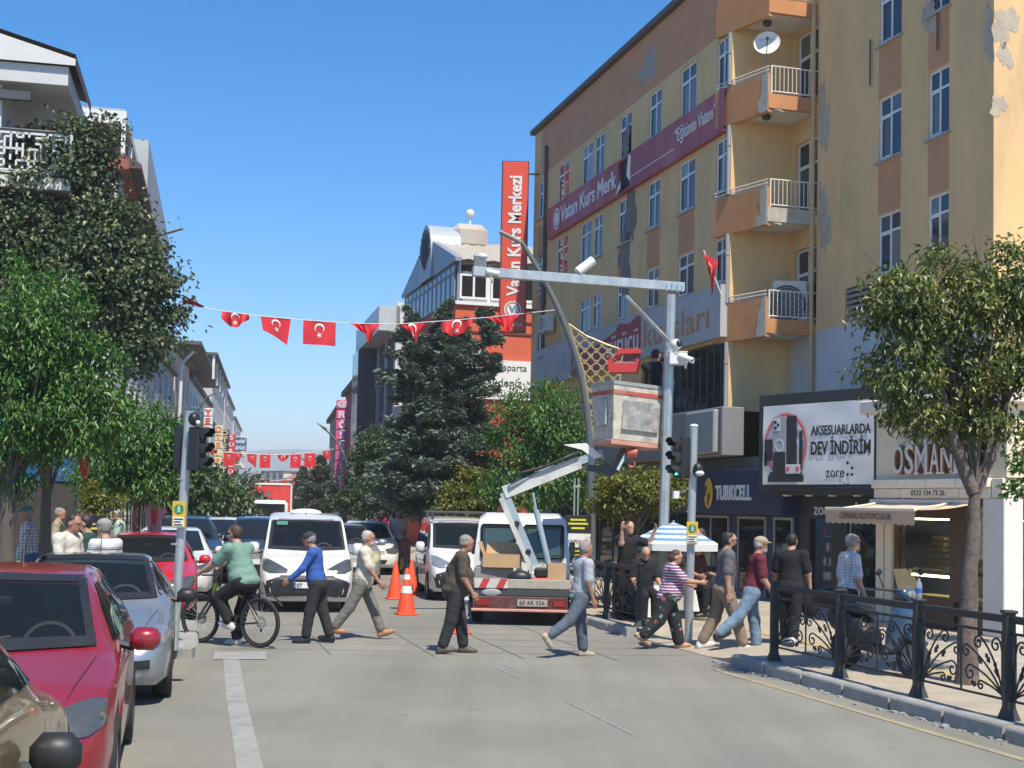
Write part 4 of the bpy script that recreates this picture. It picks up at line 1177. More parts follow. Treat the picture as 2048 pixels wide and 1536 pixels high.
# second: block with a white roof terrace frame
P, Q = (-12.05, 40.2), (-17.6, 66)
n2, L, fh = bld('terrace_block', 'pale block on the left with a white steel roof terrace canopy', P, Q, 11.9, 12, WHITER, 4, 8, end='P', endcols=3, wsize=(1.6, 1.5), roofm=mat('red_tile_edge', (.30, .09, .07), .8, var=.15), parapet=.3)
WST = mat('white_steel', (.70, .70, .68), .5, var=.05)
b = MB(); x0, x1 = .1, 6.2
b.box(x0, x0 + .1, -.2, 5, 13.35, 13.75); b.box(x0 + .1, x1, -.2, -.08, 13.5, 13.75); b.box(x1 - .1, x1, -.08, 5, 13.5, 13.7)
for x in (x0, (x0 + x1) / 2, x1 - .12):
    b.box(x, x + .12, -.19, -.07, 12.2, 13.5)
for k in range(9): b.box(x0 + .1, x1, .3 + k * .55, .36 + k * .55, 13.42, 13.5)
b.build('terrace_frame', WST, n2)
MB().box(x0, x1, -.15, 5, 13.76, 13.8).build('terrace_roof', mat('pale_sheet', (.5, .51, .5), .5, var=.05), n2)
MB().box(x0 + .3, x1, -.1, -.05, 12.2, 12.75).build('terrace_screen', mat('teal_panel', (.20, .38, .36), .6), n2)
MB().add([(-.2, -.7, 12.1), (L + .3, -.7, 12.1), (L + .3, .1, 12.5), (-.2, .1, 12.5), (-.2, -.7, 11.95), (L + .3, -.7, 11.95), (L + .3, 0, 11.95), (-.2, 0, 11.95)], [(0, 1, 2, 3), (4, 5, 1, 0), (4, 7, 6, 5), (5, 6, 2, 1), (0, 3, 7, 4)]).build('tiled_eave', mat('dark_tile_edge', (.11, .06, .055), .8, var=.15), n2)
MB().box(6.6, L, -.5, 6, 12.5, 14.6).build('roof_storey', GREYR, n2)
MB().box(-.08, -.005, 0, 12, 0, 4.2).build('end_wall_shade', mat('dark_brown_wall_shade', (.05, .042, .04), .6, var=.2), n2)  # dark sheet painted in as tree shade on the lower end wall
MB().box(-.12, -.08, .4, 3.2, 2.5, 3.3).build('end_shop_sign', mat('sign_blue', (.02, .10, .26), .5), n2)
# the rest of the left side
spec = [('grey_house', 'grey rendered house with three tall windows behind the left trees', 68, 94, 10.6, mat('grey_render_b', (.46, .45, .44), .85, var=.08), 3, 6, None),
        ('beige_house', 'slim beige house with a flat dark eave and a white drainpipe', 95, 110, 12.6, mat('beige_render', (.62, .51, .37), .85, var=.06), 3, 4, None),
        ('teal_house', 'house with teal balcony panels and a dark terrace canopy', 111, 146, 12.0, mat('pale_grey_render', (.62, .63, .61), .85, var=.06), 3, 8, (.05, .95, mat('teal_panel', (.20, .38, .36), .6))),
        ('tall_grey_block', 'taller plain grey block rising behind the terrace canopy', 150, 185, 16.2, mat('flat_grey_render', (.48, .475, .455), .9, var=.05), 4, 6, None),
        ('flat_roofed_block', 'plain flat roofed grey block further down the left side', 188, 225, 17.0, mat('flat_grey_render2', (.50, .495, .475), .9, var=.05), 4, 6, None),
        ('balcony_block', 'white block with balconies at the far left end of the street', 230, 275, 16.0, WHITER, 5, 6, (.1, .9))]
for nm, lb, y0, y1, H, m_, fl, nc, bal_ in spec:
    P, Q = LB(y0, y1)
    t, L, fh = bld(nm, lb, P, Q, H, 14, m_, fl, nc, end='P', endcols=2 if nm in ('balcony_block', 'beige_house') else 0, wsize=(1.7, 1.7), balcony=bal_)
    if nm == 'teal_house':
        MB().prism([(-.5, H + 2.0), (L * .95, H + 2.0), (L * .95, H + 2.2), (-.5, H + 2.2)], -2.2, 6, 'xz').build('terrace_canopy', ROOFEDGE, t)
        b = MB()
        for k in range(6): b.box(-.3 + L * .18 * k, -.1 + L * .18 * k, -2, -1.8, H, H + 2.0)
        b.build('canopy_post', WST, t)
    if nm == 'beige_house':
        MB().tube([(.6, -1.2, H), (.6, -.4, H - .9), (.6, -.3, 3)], .12, 8).build('drainpipe', WST, t)
        MB().box(-1, L + .5, -1.8, 6, H + .3, H + .55).build('eave', ROOFEDGE, t)
# far end of the street
YLW = mat('far_yellow_render', (.62, .46, .24), .9, var=.05); RTILE = mat('far_red_tile', (.36, .13, .08), .9, var=.08)
for nm, lb, px0, px1, Y, top, m_, fl, nc in (('yellow_apartment', 'yellow apartment house with a red roof at the far end of the street', 560, 640, 300, 962, YLW, 4, 5), ('cream_apartment', 'small cream apartment house left of the far yellow one', 528, 566, 330, 945, OFFWHITE, 5, 3)):
    a, c = at(px0, 1000, Y), at(px1, 1000, Y - 8)
    H = at(px0, top, Y).z
    t, L, fh = bld(nm, lb, (a.x, a.y), (c.x, c.y), H, 12, m_, fl, nc, wsize=(1.6, 1.7), end='Q', endcols=2)
    if nm == 'yellow_apartment': MB().add([(-.6, -.6, H), (L + .6, -.6, H), (L + .6, 12, H), (-.6, 12, H), (L * .3, 6, H + 3.2), (L * .7, 6, H + 3.2)], [(0, 1, 5, 4), (1, 2, 5), (2, 3, 4, 5), (3, 0, 4)]).build('hipped_roof', RTILE, t)
# hill beyond the town
HILL = mat('dry_hill', (.13, .15, .13), 1, var=.25, scale=.01)
b = MB(); vs = []; NXh, NYh = 60, 14
for j in range(NYh + 1):
    for i in range(NXh + 1):
        x = -1500 + 2200 * i / NXh; y = 2300 + 1100 * j / NYh
        pr_ = math.exp(-((x + 330) / 330) ** 2) * 100 + math.exp(-((x + 1000) / 420) ** 2) * 120 + math.exp(-((x - 300) / 300) ** 2) * 75
        vs.append((x, y, -8 + pr_ * math.sin(math.pi * min(j / NYh * 1.15, 1)) ** 1.0 * (1 + .18 * mnoise.noise((x * .006, y * .006, 0)) + .08 * mnoise.noise((x * .02, y * .02, 3)))))
b.add(vs, [(j * (NXh + 1) + i, j * (NXh + 1) + i + 1, (j + 1) * (NXh + 1) + i + 1, (j + 1) * (NXh + 1) + i) for j in range(NYh) for i in range(NXh)])
tag(b.build('hill', HILL, smooth=80), kind='structure')
# ---- hanging signs down the street
def box_sign(label, px0, py0, px1, py1, Y, letters, bg, fg, gap=.06, single=False, cat='sign', name='hanging_sign', group=None):
    a, c = at(px0, py0, Y), at(px1, py1, Y)
    w, h = c.x - a.x, a.z - c.z
    t = thing(name, label, cat, (a.x, Y, c.z), 0, group)
    n_ = len(letters); hh = h / n_
    if single:
        MB().cbox(0, w, 0, .25, 0, h, .03).build('board', bg, t)
    for i, ch in enumerate(letters):
        z = h - (i + 1) * hh
        par = t
        if not single: par = MB().cbox(0, w, 0, .25, z + hh * gap, z + hh * (1 - gap), .03).build('letter_box', bg, t)
        if ch.strip():
            me = text_mesh(ch, hh * .95, .02, fg, bold=.02 * hh)
            xs = [v.co.x for v in me.vertices]; zs_ = [v.co.y for v in me.vertices]
            f = min(w * .8 / max(max(xs) - min(xs), 1e-4), 1.25) if len(ch) < 3 else w * .85 / (max(xs) - min(xs)); g_ = hh * .68 / (max(zs_) - min(zs_))
            mx_, mz_ = (max(xs) + min(xs)) / 2, (max(zs_) + min(zs_)) / 2
            for v in me.vertices: v.co.x = (v.co.x - mx_) * f; v.co.y = (v.co.y - mz_) * g_
            link('letter', me, par, (w / 2, -.02, z + hh / 2), (R(90), 0, 0))
    MB().tube([(w / 2 - (w if px0 < 600 else -w), .12, h * .8), (w / 2, .12, h * .8)], .05, 5).tube([(w / 2 - (w if px0 < 600 else -w), .12, h * .2), (w / 2, .12, h * .2)], .05, 5).build('bracket', DARKGREY, t)
    return t
PINKB = mat('pink_sign_box', (.66, .10, .28), .5, var=.06)
SR = mat('sign_red', (.62, .03, .05), .5); SB_ = mat('sign_blue', (.02, .10, .26), .5); SBK = mat('sign_black', (.03, .03, .03), .5); SO = mat('sign_orange', (.75, .30, .03), .5); SLB = mat('letter_blue', (.02, .12, .4), .5); SLR = mat('letter_red', (.7, .06, .06), .5)
CY = mat('cream_yellow_letter', (.75, .6, .3), .5)
box_sign('stack of pink boxes spelling a name in white letters on the right side', 673, 798, 693, 985, 86, ['@', 'R', 'o', 's', 'e', 'n', 's', 'e', '!'], PINKB, LETW)
box_sign('red slanted letter sign on the beige house at left', 346, 795, 362, 848, 100, ['O', 'T', 'E'], BLACK, SLR)
box_sign('white boxes with orange letters on the left side', 408, 815, 424, 868, 104, ['Y', 'E', 'D'], WHITE, SLR)
box_sign('white box with a blue capital letter low on the left', 401, 925, 413, 960, 112, ['İ', 'M'], WHITE, SLB)
box_sign('tall hotel sign of orange letters on white', 430, 850, 442, 962, 120, ['O', 'T', 'E', 'L', 'P', 'A', 'S'], mat('sign_cream', (.7, .62, .5), .5), SO)
box_sign('tall hotel sign of cream letters on black', 442, 858, 455, 962, 128, ['O', 'T', 'E', 'L', 'İ', 'T', 'N'], SBK, CY)
box_sign('upright red driving school sign with white letters', 456, 868, 468, 950, 140, ['S', 'Ü', 'R', 'Ü', 'C', 'Ü'], SR, LETW, single=True)
box_sign('blue two line driving school sign', 468, 875, 492, 902, 150, ['hedef', 'sürücü'], SB_, LETW, single=True)
box_sign('small blue sign low beside the red one', 467, 948, 481, 966, 155, ['CO', 'U'], SB_, LETW, single=True)
# ================================================================== trees
BARK = mat('grey_bark', (.10, .082, .068), .95, var=.3, scale=6, bump=.6, bscale=25, stretch=(1, 1, .35))
BARKM = mat('mottled_bark', (.125, .095, .078), .95, var=.4, scale=9, bump=.6, bscale=30, dirt=(.24, .205, .175), dirt_amt=.7, dirt_scale=7)
L_LIND = leaf_mat('linden_leaf', (0.026, 0.055, 0.023), (0.072, 0.111, 0.046), (0.247, 0.247, 0.130), .22)
L_PRIV = leaf_mat('privet_leaf', (0.023, 0.078, 0.016), (0.072, 0.176, 0.029), (0.182, 0.286, 0.058), .32, .38)
L_NEAR = leaf_mat('laurel_leaf', (0.044, 0.078, 0.021), (0.130, 0.169, 0.046), (0.351, 0.325, 0.091), .28, .35)
L_DARK = leaf_mat('dark_leaf', (0.023, 0.058, 0.021), (0.058, 0.111, 0.036), (0.130, 0.182, 0.065), .25)
L_YEL = leaf_mat('yellow_green_leaf', (.06, .085, .012), (.16, .18, .025), (.30, .27, .05), .35)
L_FIR = leaf_mat('blue_fir_needle', (.07, .105, .08), (.14, .185, .145), (.26, .30, .25), .12, .6)
L_FAR = leaf_mat('far_leaf', (0.036, 0.072, 0.029), (0.085, 0.137, 0.046), (0.156, 0.195, 0.072), .25)
def quads_mesh(name, centers, dirs, norms, ln, wd, m, fold=.25):
    """leaf = two quads folded on the midrib; arrays of length n"""
    n = len(centers)
    side = np.cross(dirs, norms)
    side /= np.linalg.norm(side, axis=1, keepdims=True) + 1e-9
    L_, W_ = ln[:, None], wd[:, None]
    up = norms * (W_ * fold)
    base = centers - dirs * L_ * .5; tip = centers + dirs * L_ * .5 - norms * L_ * .12
    a = centers + side * W_ * .5 + up; c = centers - side * W_ * .5 + up
    V = np.empty((n, 4, 3), np.float32)
    V[:, 0], V[:, 1], V[:, 2], V[:, 3] = base, a, tip, c
    idx = np.arange(n)[:, None] * 4
    Fc = np.concatenate([idx + np.array([[0, 1, 2]]), idx + np.array([[0, 2, 3]])], 1).reshape(-1)
    me = bpy.data.meshes.new(name)
    me.vertices.add(n * 4); me.vertices.foreach_set('co', V.reshape(-1))
    nf = n * 2
    me.loops.add(nf * 3); me.loops.foreach_set('vertex_index', Fc.astype(np.int32))
    me.polygons.add(nf); me.polygons.foreach_set('loop_start', np.arange(nf, dtype=np.int32) * 3); me.polygons.foreach_set('loop_total', np.full(nf, 3, np.int32))
    me.materials.append(m)
    me.update(); me.validate()
    return me
def unit(a): return a / (np.linalg.norm(a, axis=1, keepdims=True) + 1e-9)
def crown(rng, lobes, nclump, nleaf, ls, clump_r, shell=.55, droop=.5, jit=.5):
    """lobes [(cx,cy,cz,rx,ry,rz)]: leaf clumps near the lobes' surface and through their volume"""
    vol = np.array([l_[3] * l_[4] * l_[5] for l_ in lobes]) ** .67
    which = rng.choice(len(lobes), nclump, p=vol / vol.sum())
    Lb = np.array(lobes)[which]
    d = unit(rng.normal(size=(nclump, 3)))
    rad = shell + (1 - shell) * rng.random(nclump) ** .6
    inner = rng.random(nclump) < .22
    rad[inner] *= rng.random(inner.sum()) * .7 + .2
    cc = Lb[:, :3] + d * Lb[:, 3:] * rad[:, None]
    cc += rng.normal(size=cc.shape) * .06 * Lb[:, 3:]
    size = clump_r * (.55 + .9 * rng.random(nclump))
    per = np.maximum(3, (nleaf * size ** 2 / (size ** 2).sum())).astype(int)
    idx = np.repeat(np.arange(nclump), per); n = len(idx)
    off = rng.normal(size=(n, 3)) * .48
    off[:, 2] *= .7
    P = cc[idx] + off * size[idx][:, None]
    out = unit(d[idx] * .9 + unit(off) * .8 + np.array([0, 0, .25]))
    dirs = unit(out * .7 + rng.normal(size=(n, 3)) * jit + np.array([0, 0, -droop]))
    nr = unit(np.array([[0, 0, 1.0]]) * .7 + out * .6 + rng.normal(size=(n, 3)) * .45)
    nr = unit(nr - dirs * (nr * dirs).sum(1, keepdims=True))
    ln = ls * (.6 + .8 * rng.random(n))
    return P, dirs, nr, ln, cc
def tree(name, label, base, trunk, r0, lobes, nclump, nleaf, ls, m, bark=None, clump_r=.3, wl=.5, seed=1, limbs=26, group=None, droop=.5, shell=.55, limb_r=.028, twigs=0):
    """trunk: list of points relative to base; lobes relative to base"""
    rng = np.random.default_rng(seed); rr = random.Random(seed)
    t = thing(name, label, 'tree', base, 0, group)
    P, d, nr, ln, cc = crown(rng, lobes, nclump, nleaf, ls, clump_r, shell, droop)
    b = MB()
    k = len(trunk)
    smooth_tr = []
    for i in range(k - 1):
        for s_ in range(4):
            a, c = Vector(trunk[i]), Vector(trunk[i + 1]); q = a.lerp(c, s_ / 4)
            smooth_tr.append(q + Vector((rr.uniform(-1, 1), rr.uniform(-1, 1), 0)) * r0 * .12)
    smooth_tr.append(Vector(trunk[-1]))
    n_ = len(smooth_tr)
    rad = [r0 * (1.25 if i == 0 else 1) * (1 - .6 * i / n_) for i in range(n_)]
    b.tube(smooth_tr, rad, 10)
    b.build('trunk', bark or BARK, t, smooth=60)
    b = MB(); top = Vector(trunk[-1]); mid = Vector(trunk[-2]).lerp(top, .5)
    for i in rng.choice(len(cc), min(limbs, len(cc)), replace=False):
        e = Vector(cc[i]); s_ = top if rr.random() < .6 else mid.lerp(top, rr.random())
        m1 = s_.lerp(e, .4) + Vector((rr.uniform(-.1, .1), rr.uniform(-.1, .1), rr.uniform(.0, .15)))
        b.tube([s_, m1, e], [limb_r * 1.6, limb_r, limb_r * .3], 5, cap=False)
    for i in range(twigs):
        e = Vector(cc[rng.integers(len(cc))]); dv = Vector((rr.gauss(0, 1), rr.gauss(0, 1), rr.uniform(.3, 1.2))).normalized()
        b.tube([e, e + dv * rr.uniform(.3, .7)], [.006, .002], 4, cap=False)
    b.build('limbs', bark or BARK, t, smooth=60)
    tag(link('crown', quads_mesh('crown', P, d, nr, ln, ln * wl * (.8 + .4 * np.random.default_rng(seed).random(len(ln))), m), t), kind='stuff') if False else link('crown', quads_mesh('crown', P, d, nr, ln, ln * wl, m), t)
    return t
def rel(base, px, py, Y): return at(px, py, Y) - Vector(base)
def lobe(base, px, py, Y, rpx, rpy, ry=None):
    c = rel(base, px, py, Y); rx = rpx * Y / F_PX
    return (c.x, c.y, c.z, rx, ry or rx, rpy * Y / F_PX)
# near right tree on the pavement
B1 = gnd(1932, 1368, .15)
Y1 = B1.y
tree('laurel_tree', 'evergreen tree on the right pavement with forked mottled trunk by the jewellery shop', B1,
     [(0, 0, -.1), rel(B1, 1938, 1200, Y1), rel(B1, 1945, 1060, Y1), rel(B1, 1950, 975, Y1)], .125,
     [lobe(B1, 1800, 620, Y1 - .2, 82, 105), lobe(B1, 1900, 600, Y1, 95, 95), lobe(B1, 2010, 590, Y1 + .3, 95, 110), lobe(B1, 1800, 760, Y1, 75, 80), lobe(B1, 1890, 770, Y1 + .5, 100, 120), lobe(B1, 2020, 790, Y1, 85, 100), lobe(B1, 1840, 835, Y1 - .1, 60, 42), lobe(B1, 1930, 850, Y1 + .1, 60, 40), lobe(B1, 1745, 610, Y1, 36, 42), lobe(B1, 2070, 700, Y1, 90, 160)],
     300, 20000, .088, L_NEAR, BARKM, clump_r=.2, wl=.40, seed=11, limbs=12, limb_r=.018, droop=.8, twigs=120)
t = COL.objects['laurel_tree'] if 'laurel_tree' in COL.objects else None
b = MB(); f0 = rel(B1, 1949, 985, Y1)
b.tube([f0, rel(B1, 1925, 930, Y1), rel(B1, 1900, 850, Y1), rel(B1, 1880, 760, Y1)], [.085, .075, .055, .03], 9)
b.tube([f0, rel(B1, 1980, 915, Y1), rel(B1, 2005, 850, Y1 + .1), rel(B1, 2015, 740, Y1 + .1)], [.075, .065, .05, .025], 9)
b.build('fork', BARKM, t, smooth=60)
B12 = gnd(2095, 1300, .15)
tree('shrubby_tree', 'fresh green tree at the right edge of the picture', B12, [(0, 0, -.1), rel(B12, 2095, 1100, B12.y), rel(B12, 2095, 960, B12.y)], .08,
     [lobe(B12, 2075, 930, B12.y, 60, 45), lobe(B12, 2040, 985, B12.y, 40, 26), lobe(B12, 2110, 860, B12.y, 55, 60)], 40, 1300, .11, L_PRIV, clump_r=.2, seed=5, limbs=14)
# left pavement
def std_tree(name, label, px, Y, ytop, ybot, lobes, nclump, nleaf, ls, m, seed, trunk_px=None, r0=.12, **k):
    B = at(px, 1000, Y); B.z = .15
    lb = [lobe(B, *l_[:2], Y + (l_[4] if len(l_) > 4 else 0), l_[2], l_[3]) for l_ in lobes]
    tp = trunk_px or px
    return tree(name, label, B, [(0, 0, -.1), (rel(B, tp, 1000, Y) * .5).to_tuple()[:2] + (1.0,), rel(B, tp, ybot, Y)], r0, lb, nclump, nleaf, ls, m, seed=seed, **k)
std_tree('privet_tree', 'dense fresh green tree at the left edge over the parked cars', 8, 19.5, 520, 900, [(60, 640, 110, 120), (40, 780, 120, 130), (150, 740, 80, 95), (150, 860, 80, 80), (20, 900, 90, 80), (215, 830, 40, 60), (-60, 700, 100, 170)], 260, 23000, .10, L_PRIV, 21, trunk_px=25, r0=.17, clump_r=.28, wl=.34, droop=.9, limbs=30)
std_tree('linden_tree', 'tall dark linden tree towering over the left pavement', 165, 29, 240, 760, [(110, 430, 130, 130), (170, 330, 70, 90), (60, 380, 80, 110), (235, 490, 85, 85), (295, 570, 70, 88), (330, 640, 60, 70), (200, 600, 120, 110), (80, 560, 130, 110), (270, 680, 80, 55), (140, 290, 40, 60), (-40, 480, 120, 180)], 360, 42000, .115, L_LIND, 22, r0=.22, clump_r=.42, wl=.7, limbs=40, limb_r=.04)
std_tree('round_tree', 'rounded dark green tree behind the left traffic light', 275, 25, 790, 960, [(280, 870, 80, 75), (240, 920, 65, 60), (330, 900, 45, 70), (300, 950, 60, 45), (200, 960, 60, 40)], 150, 12000, .10, L_PRIV, 23, r0=.11, clump_r=.3, wl=.36, droop=.8)
std_tree('slim_tree', 'slim dark trunked tree beside the man in checked shirt', 93, 21, 700, 930, [(100, 860, 70, 50), (120, 800, 60, 60)], 30, 1800, .12, L_DARK, 24, r0=.13, clump_r=.3)
std_tree('leafy_sapling', 'thin pale green sapling behind the group of three men', 195, 22.5, 970, 1040, [(190, 1010, 28, 24), (180, 985, 16, 22), (235, 1005, 18, 16)], 26, 800, .08, L_YEL, 25, r0=.02, clump_r=.12, limbs=20, limb_r=.008)
# mid distance, left
for i, (px, Y, top, w_, m_, lb) in enumerate(((380, 46, 935, 45, L_DARK, 'dark tree just beyond the left traffic light pole'), (430, 58, 945, 60, L_FAR, 'leafy tree in line behind the cyclist on the left'), (500, 72, 960, 50, L_FIR, 'grey green fir like tree in the left row'), (455, 90, 955, 45, L_DARK, 'darker tree further down the left row'), (520, 110, 972, 42, L_FAR, 'small leafy tree at the far end of the left row'), (560, 150, 985, 30, L_DARK, 'distant tree in front of the yellow apartment house'))):
    std_tree('street_tree', lb, px, Y, top, 1010, [(px, (top + 1030) / 2 - 5, w_, (1030 - top) / 2), (px - w_ * .45, 1000, w_ * .6, 26), (px + w_ * .5, 1005, w_ * .5, 26)], 90, 3600, .2 + Y * .0015, m_, 40 + i, r0=.12, clump_r=.5, limbs=12, group='trees lining the street')
# right side beyond the truck
std_tree('broadleaf_tree', 'dense green broadleaf tree behind the bucket truck boom', 1075, 33, 740, 960, [(1080, 850, 90, 100), (1030, 880, 65, 90), (1130, 890, 60, 90), (1080, 960, 95, 60), (1010, 970, 45, 50), (1150, 970, 45, 50)], 190, 17000, .11, L_PRIV, 31, r0=.14, clump_r=.38, wl=.4, droop=.8)
std_tree('yellowish_tree', 'low yellow green tree left of the truck boom', 940, 36, 930, 1030, [(940, 985, 55, 42), (900, 1005, 35, 30), (985, 1000, 35, 32)], 70, 4200, .12, L_YEL, 32, r0=.08, clump_r=.3)
std_tree('olive_tree', 'low yellow green tree between the lamp post and the camera mast', 1275, 27.5, 940, 1035, [(1270, 985, 70, 42), (1220, 1000, 40, 34), (1320, 985, 42, 42), (1355, 975, 24, 30)], 100, 6200, .10, L_YEL, 33, r0=.06, clump_r=.24)
std_tree('shade_tree', 'dark tree in the shade beyond the conifer', 760, 52, 870, 1020, [(760, 960, 60, 80), (720, 990, 40, 50), (800, 990, 45, 60), (740, 900, 30, 40)], 120, 7500, .17, L_DARK, 34, r0=.13, clump_r=.45)
std_tree('leafy_tree', 'medium green tree in front of the dark shade tree', 790, 44, 915, 1030, [(790, 985, 42, 52), (815, 1005, 30, 35)], 60, 3200, .14, L_FAR, 35, r0=.08, clump_r=.35)
# conifers
def fir(name, label, px, Y, ytop, ybot, half, seed, n=26000, group=None, nl=.16, lean=0, tips=None):
    B = at(px, 1000, Y); B.z = .12
    top, bot = at(px, ytop, Y).z - .12, at(px, ybot, Y).z - .12
    t = thing(name, label, 'tree', B, 0, group)
    MB().tube([(0, 0, -.1), (0, 0, bot + (top - bot) * .5), (0, 0, top)], [.16, .1, .02], 8).build('trunk', BARK, t, smooth=60)
    rng = np.random.default_rng(seed); rr = random.Random(seed)
    Wm = half * Y / F_PX
    P, D, N, LN = [], [], [], []
    br = MB()
    nb = 330 if half > 100 else 150
    apex = [(0, 0, 1.0)] + (tips or [])
    for i in range(nb):
        u = rr.random() ** .85
        ax_, ay_, hs = rr.choice(apex) if u > .62 else apex[0]
        z = bot + (top - bot) * u * (hs if u > .62 else 1)
        prof = (1 - u) ** .72 * (.72 + .5 * rr.random()) * (1 if u > .12 else .75 + u * 2)
        a = rr.uniform(0, 6.283); ln_ = max(Wm * prof, .25)
        d0 = Vector((math.cos(a), math.sin(a), 0)); s0 = Vector((ax_ * Wm * min(1, u * 1.2), ay_ * Wm, z))
        pts = [s0 + d0 * ln_ * t_ + Vector((0, 0, ln_ * (.38 * t_ - .42 * t_ * t_ + .18 * t_ ** 3))) for t_ in np.linspace(0, 1, 5)]
        br.tube(pts, [.03, .024, .018, .012, .005], 4, cap=False)
        m_ = int(n / nb * (.5 + ln_ / Wm))
        ts = rng.random(m_) ** .6
        seg = np.minimum((ts * 4).astype(int), 3); fr = ts * 4 - seg
        A = np.array([p.to_tuple() for p in pts])
        base = A[seg] * (1 - fr[:, None]) + A[seg + 1] * fr[:, None]
        sidev = np.array([-d0.y, d0.x, 0]); sgn = rng.choice([-1, 1], m_)
        spread = (.10 + .30 * (1 - ts)) * ln_ * rng.random(m_) + .03
        base = base + sidev * (sgn * spread)[:, None] + np.array([0, 0, 1.0]) * (rng.normal(size=m_) * .07 + .03 - .25 * spread)[:, None]
        dr = np.array(d0) * .75 + sidev * (sgn * .6)[:, None] + np.array([0, 0, .25]) + rng.normal(size=(m_, 3)) * .35
        P.append(base); D.append(unit(dr)); nr = unit(np.array([[0, 0, 1.0]]) + rng.normal(size=(m_, 3)) * .5); N.append(nr); LN.append(nl * (.6 + .7 * rng.random(m_)))
    br.build('limbs', BARK, t)
    P, D, N, LN = np.concatenate(P), np.concatenate(D), np.concatenate(N), np.concatenate(LN)
    N = unit(N - D * (N * D).sum(1, keepdims=True))
    link('crown', quads_mesh('crown', P, D, N, LN, LN * .34, L_FIR), t)
    return t
fir('blue_fir_tree', 'large grey blue fir tree standing before the orange building', 880, 40, 605, 1050, 150, 51, n=62000, nl=.21, tips=[(-.45, 0, .96), (.55, .1, .97), (.2, -.2, .9)])
fir('distant_fir_tree', 'small dark fir beside the far right lamp', 640, 78, 915, 1030, 52, 52, n=7000, nl=.28)
fir('slender_fir_tree', 'narrow fir between the far lamps and the yellow house', 605, 105, 935, 1030, 40, 53, n=5000, nl=.3)
# ================================================================== vehicles
def paint(name, col, metal=.25, rough=.32):
    return mat(name, col, rough, metal=metal, var=.05, scale=1.5, coat=.8, spec=.5, dirt=[c * .75 + .06 for c in col], dirt_amt=.25, dirt_scale=2)
CARGLASS = glass_mat('car_glass', (.013, .017, .02), rough=.03, spec=.42)
CLEARG = glass_mat('clear_car_glass', (.02, .026, .03), clear=.55, rough=.02, spec=.5)
LAMP = mat('lamp_glass', (.36, .37, .37), .1, metal=.5, var=.12, scale=6, coat=1)
LAMPD = mat('smoked_lamp_glass', (.10, .105, .10), .1, metal=.3, var=.2, scale=6, coat=1)
LAMPY = mat('amber_lamp', (.72, .42, .03), .15, var=.15, coat=1)
LAMPR = mat('red_lamp', (.26, .02, .02), .2, var=.2, coat=1)
PLATE = mat('number_plate_white', (.68, .68, .66), .4, var=.03)
PLBLUE = mat('plate_blue', (.02, .07, .35), .4)
def curve(pts, us, s=.10):
    p = np.array(pts); d = np.linspace(us[0] - s, us[-1] + s, 900)
    y = np.interp(d, p[:, 0], p[:, 1]); k = max(3, int(s / (d[1] - d[0])) | 1)
    ker = np.hanning(k + 2)[1:-1]; ker /= ker.sum()
    y = np.convolve(np.pad(y, k // 2, mode='edge'), ker, mode='valid')
    return np.interp(us, d, y)
HATCH = dict(L=4.25, W=.895, H=1.455, top=[(0, .54), (.05, .66), (.15, .735), (.5, .84), (1.0, .945), (1.14, .985), (1.5, 1.21), (1.86, 1.385), (2.1, 1.43), (2.6, 1.455), (3.3, 1.42), (3.7, 1.34), (4.0, 1.10), (4.13, .93), (4.2, .72), (4.25, .56)],
             belt=[(0, .50), (.15, .68), (.5, .80), (1.0, .90), (1.5, .95), (3.0, .99), (3.8, 1.0), (4.1, .88), (4.25, .5)], wb=[(0, .60), (.05, .73), (.2, .84), (.6, .885), (1.2, .895), (3.3, .895), (3.9, .84), (4.15, .76), (4.25, .66)],
             wt=[(0, .5), (.2, .70), (1.0, .77), (1.15, .755), (1.5, .69), (1.9, .615), (3.3, .59), (3.8, .60), (4.1, .66), (4.25, .5)], wheels=(.86, 3.47), r=.31)
SEDAN = dict(HATCH, L=4.3, top=[(0, .54), (.05, .64), (.15, .71), (.5, .80), (1.05, .90), (1.2, .95), (1.55, 1.16), (1.95, 1.35), (2.2, 1.405), (2.7, 1.42), (3.2, 1.37), (3.55, 1.22), (3.85, 1.0), (4.15, .95), (4.25, .75), (4.3, .56)])
VAN = dict(L=4.4, W=.915, H=1.85, top=[(0, .60), (.04, .74), (.12, .86), (.35, .99), (.75, 1.10), (.92, 1.16), (1.3, 1.45), (1.6, 1.67), (1.8, 1.75), (2.2, 1.82), (3.8, 1.85), (4.25, 1.82), (4.38, 1.6), (4.4, 1.0)],
           belt=[(0, .56), (.12, .78), (.4, .92), (.9, 1.02), (1.5, 1.06), (4.0, 1.06), (4.38, 1.0), (4.4, .9)], wb=[(0, .68), (.05, .80), (.2, .875), (.5, .905), (4.1, .915), (4.35, .89), (4.4, .86)],
           wt=[(0, .58), (.2, .76), (.8, .82), (1.0, .82), (1.6, .76), (2, .74), (4.2, .73), (4.4, .72)], wheels=(.85, 3.55), r=.315)
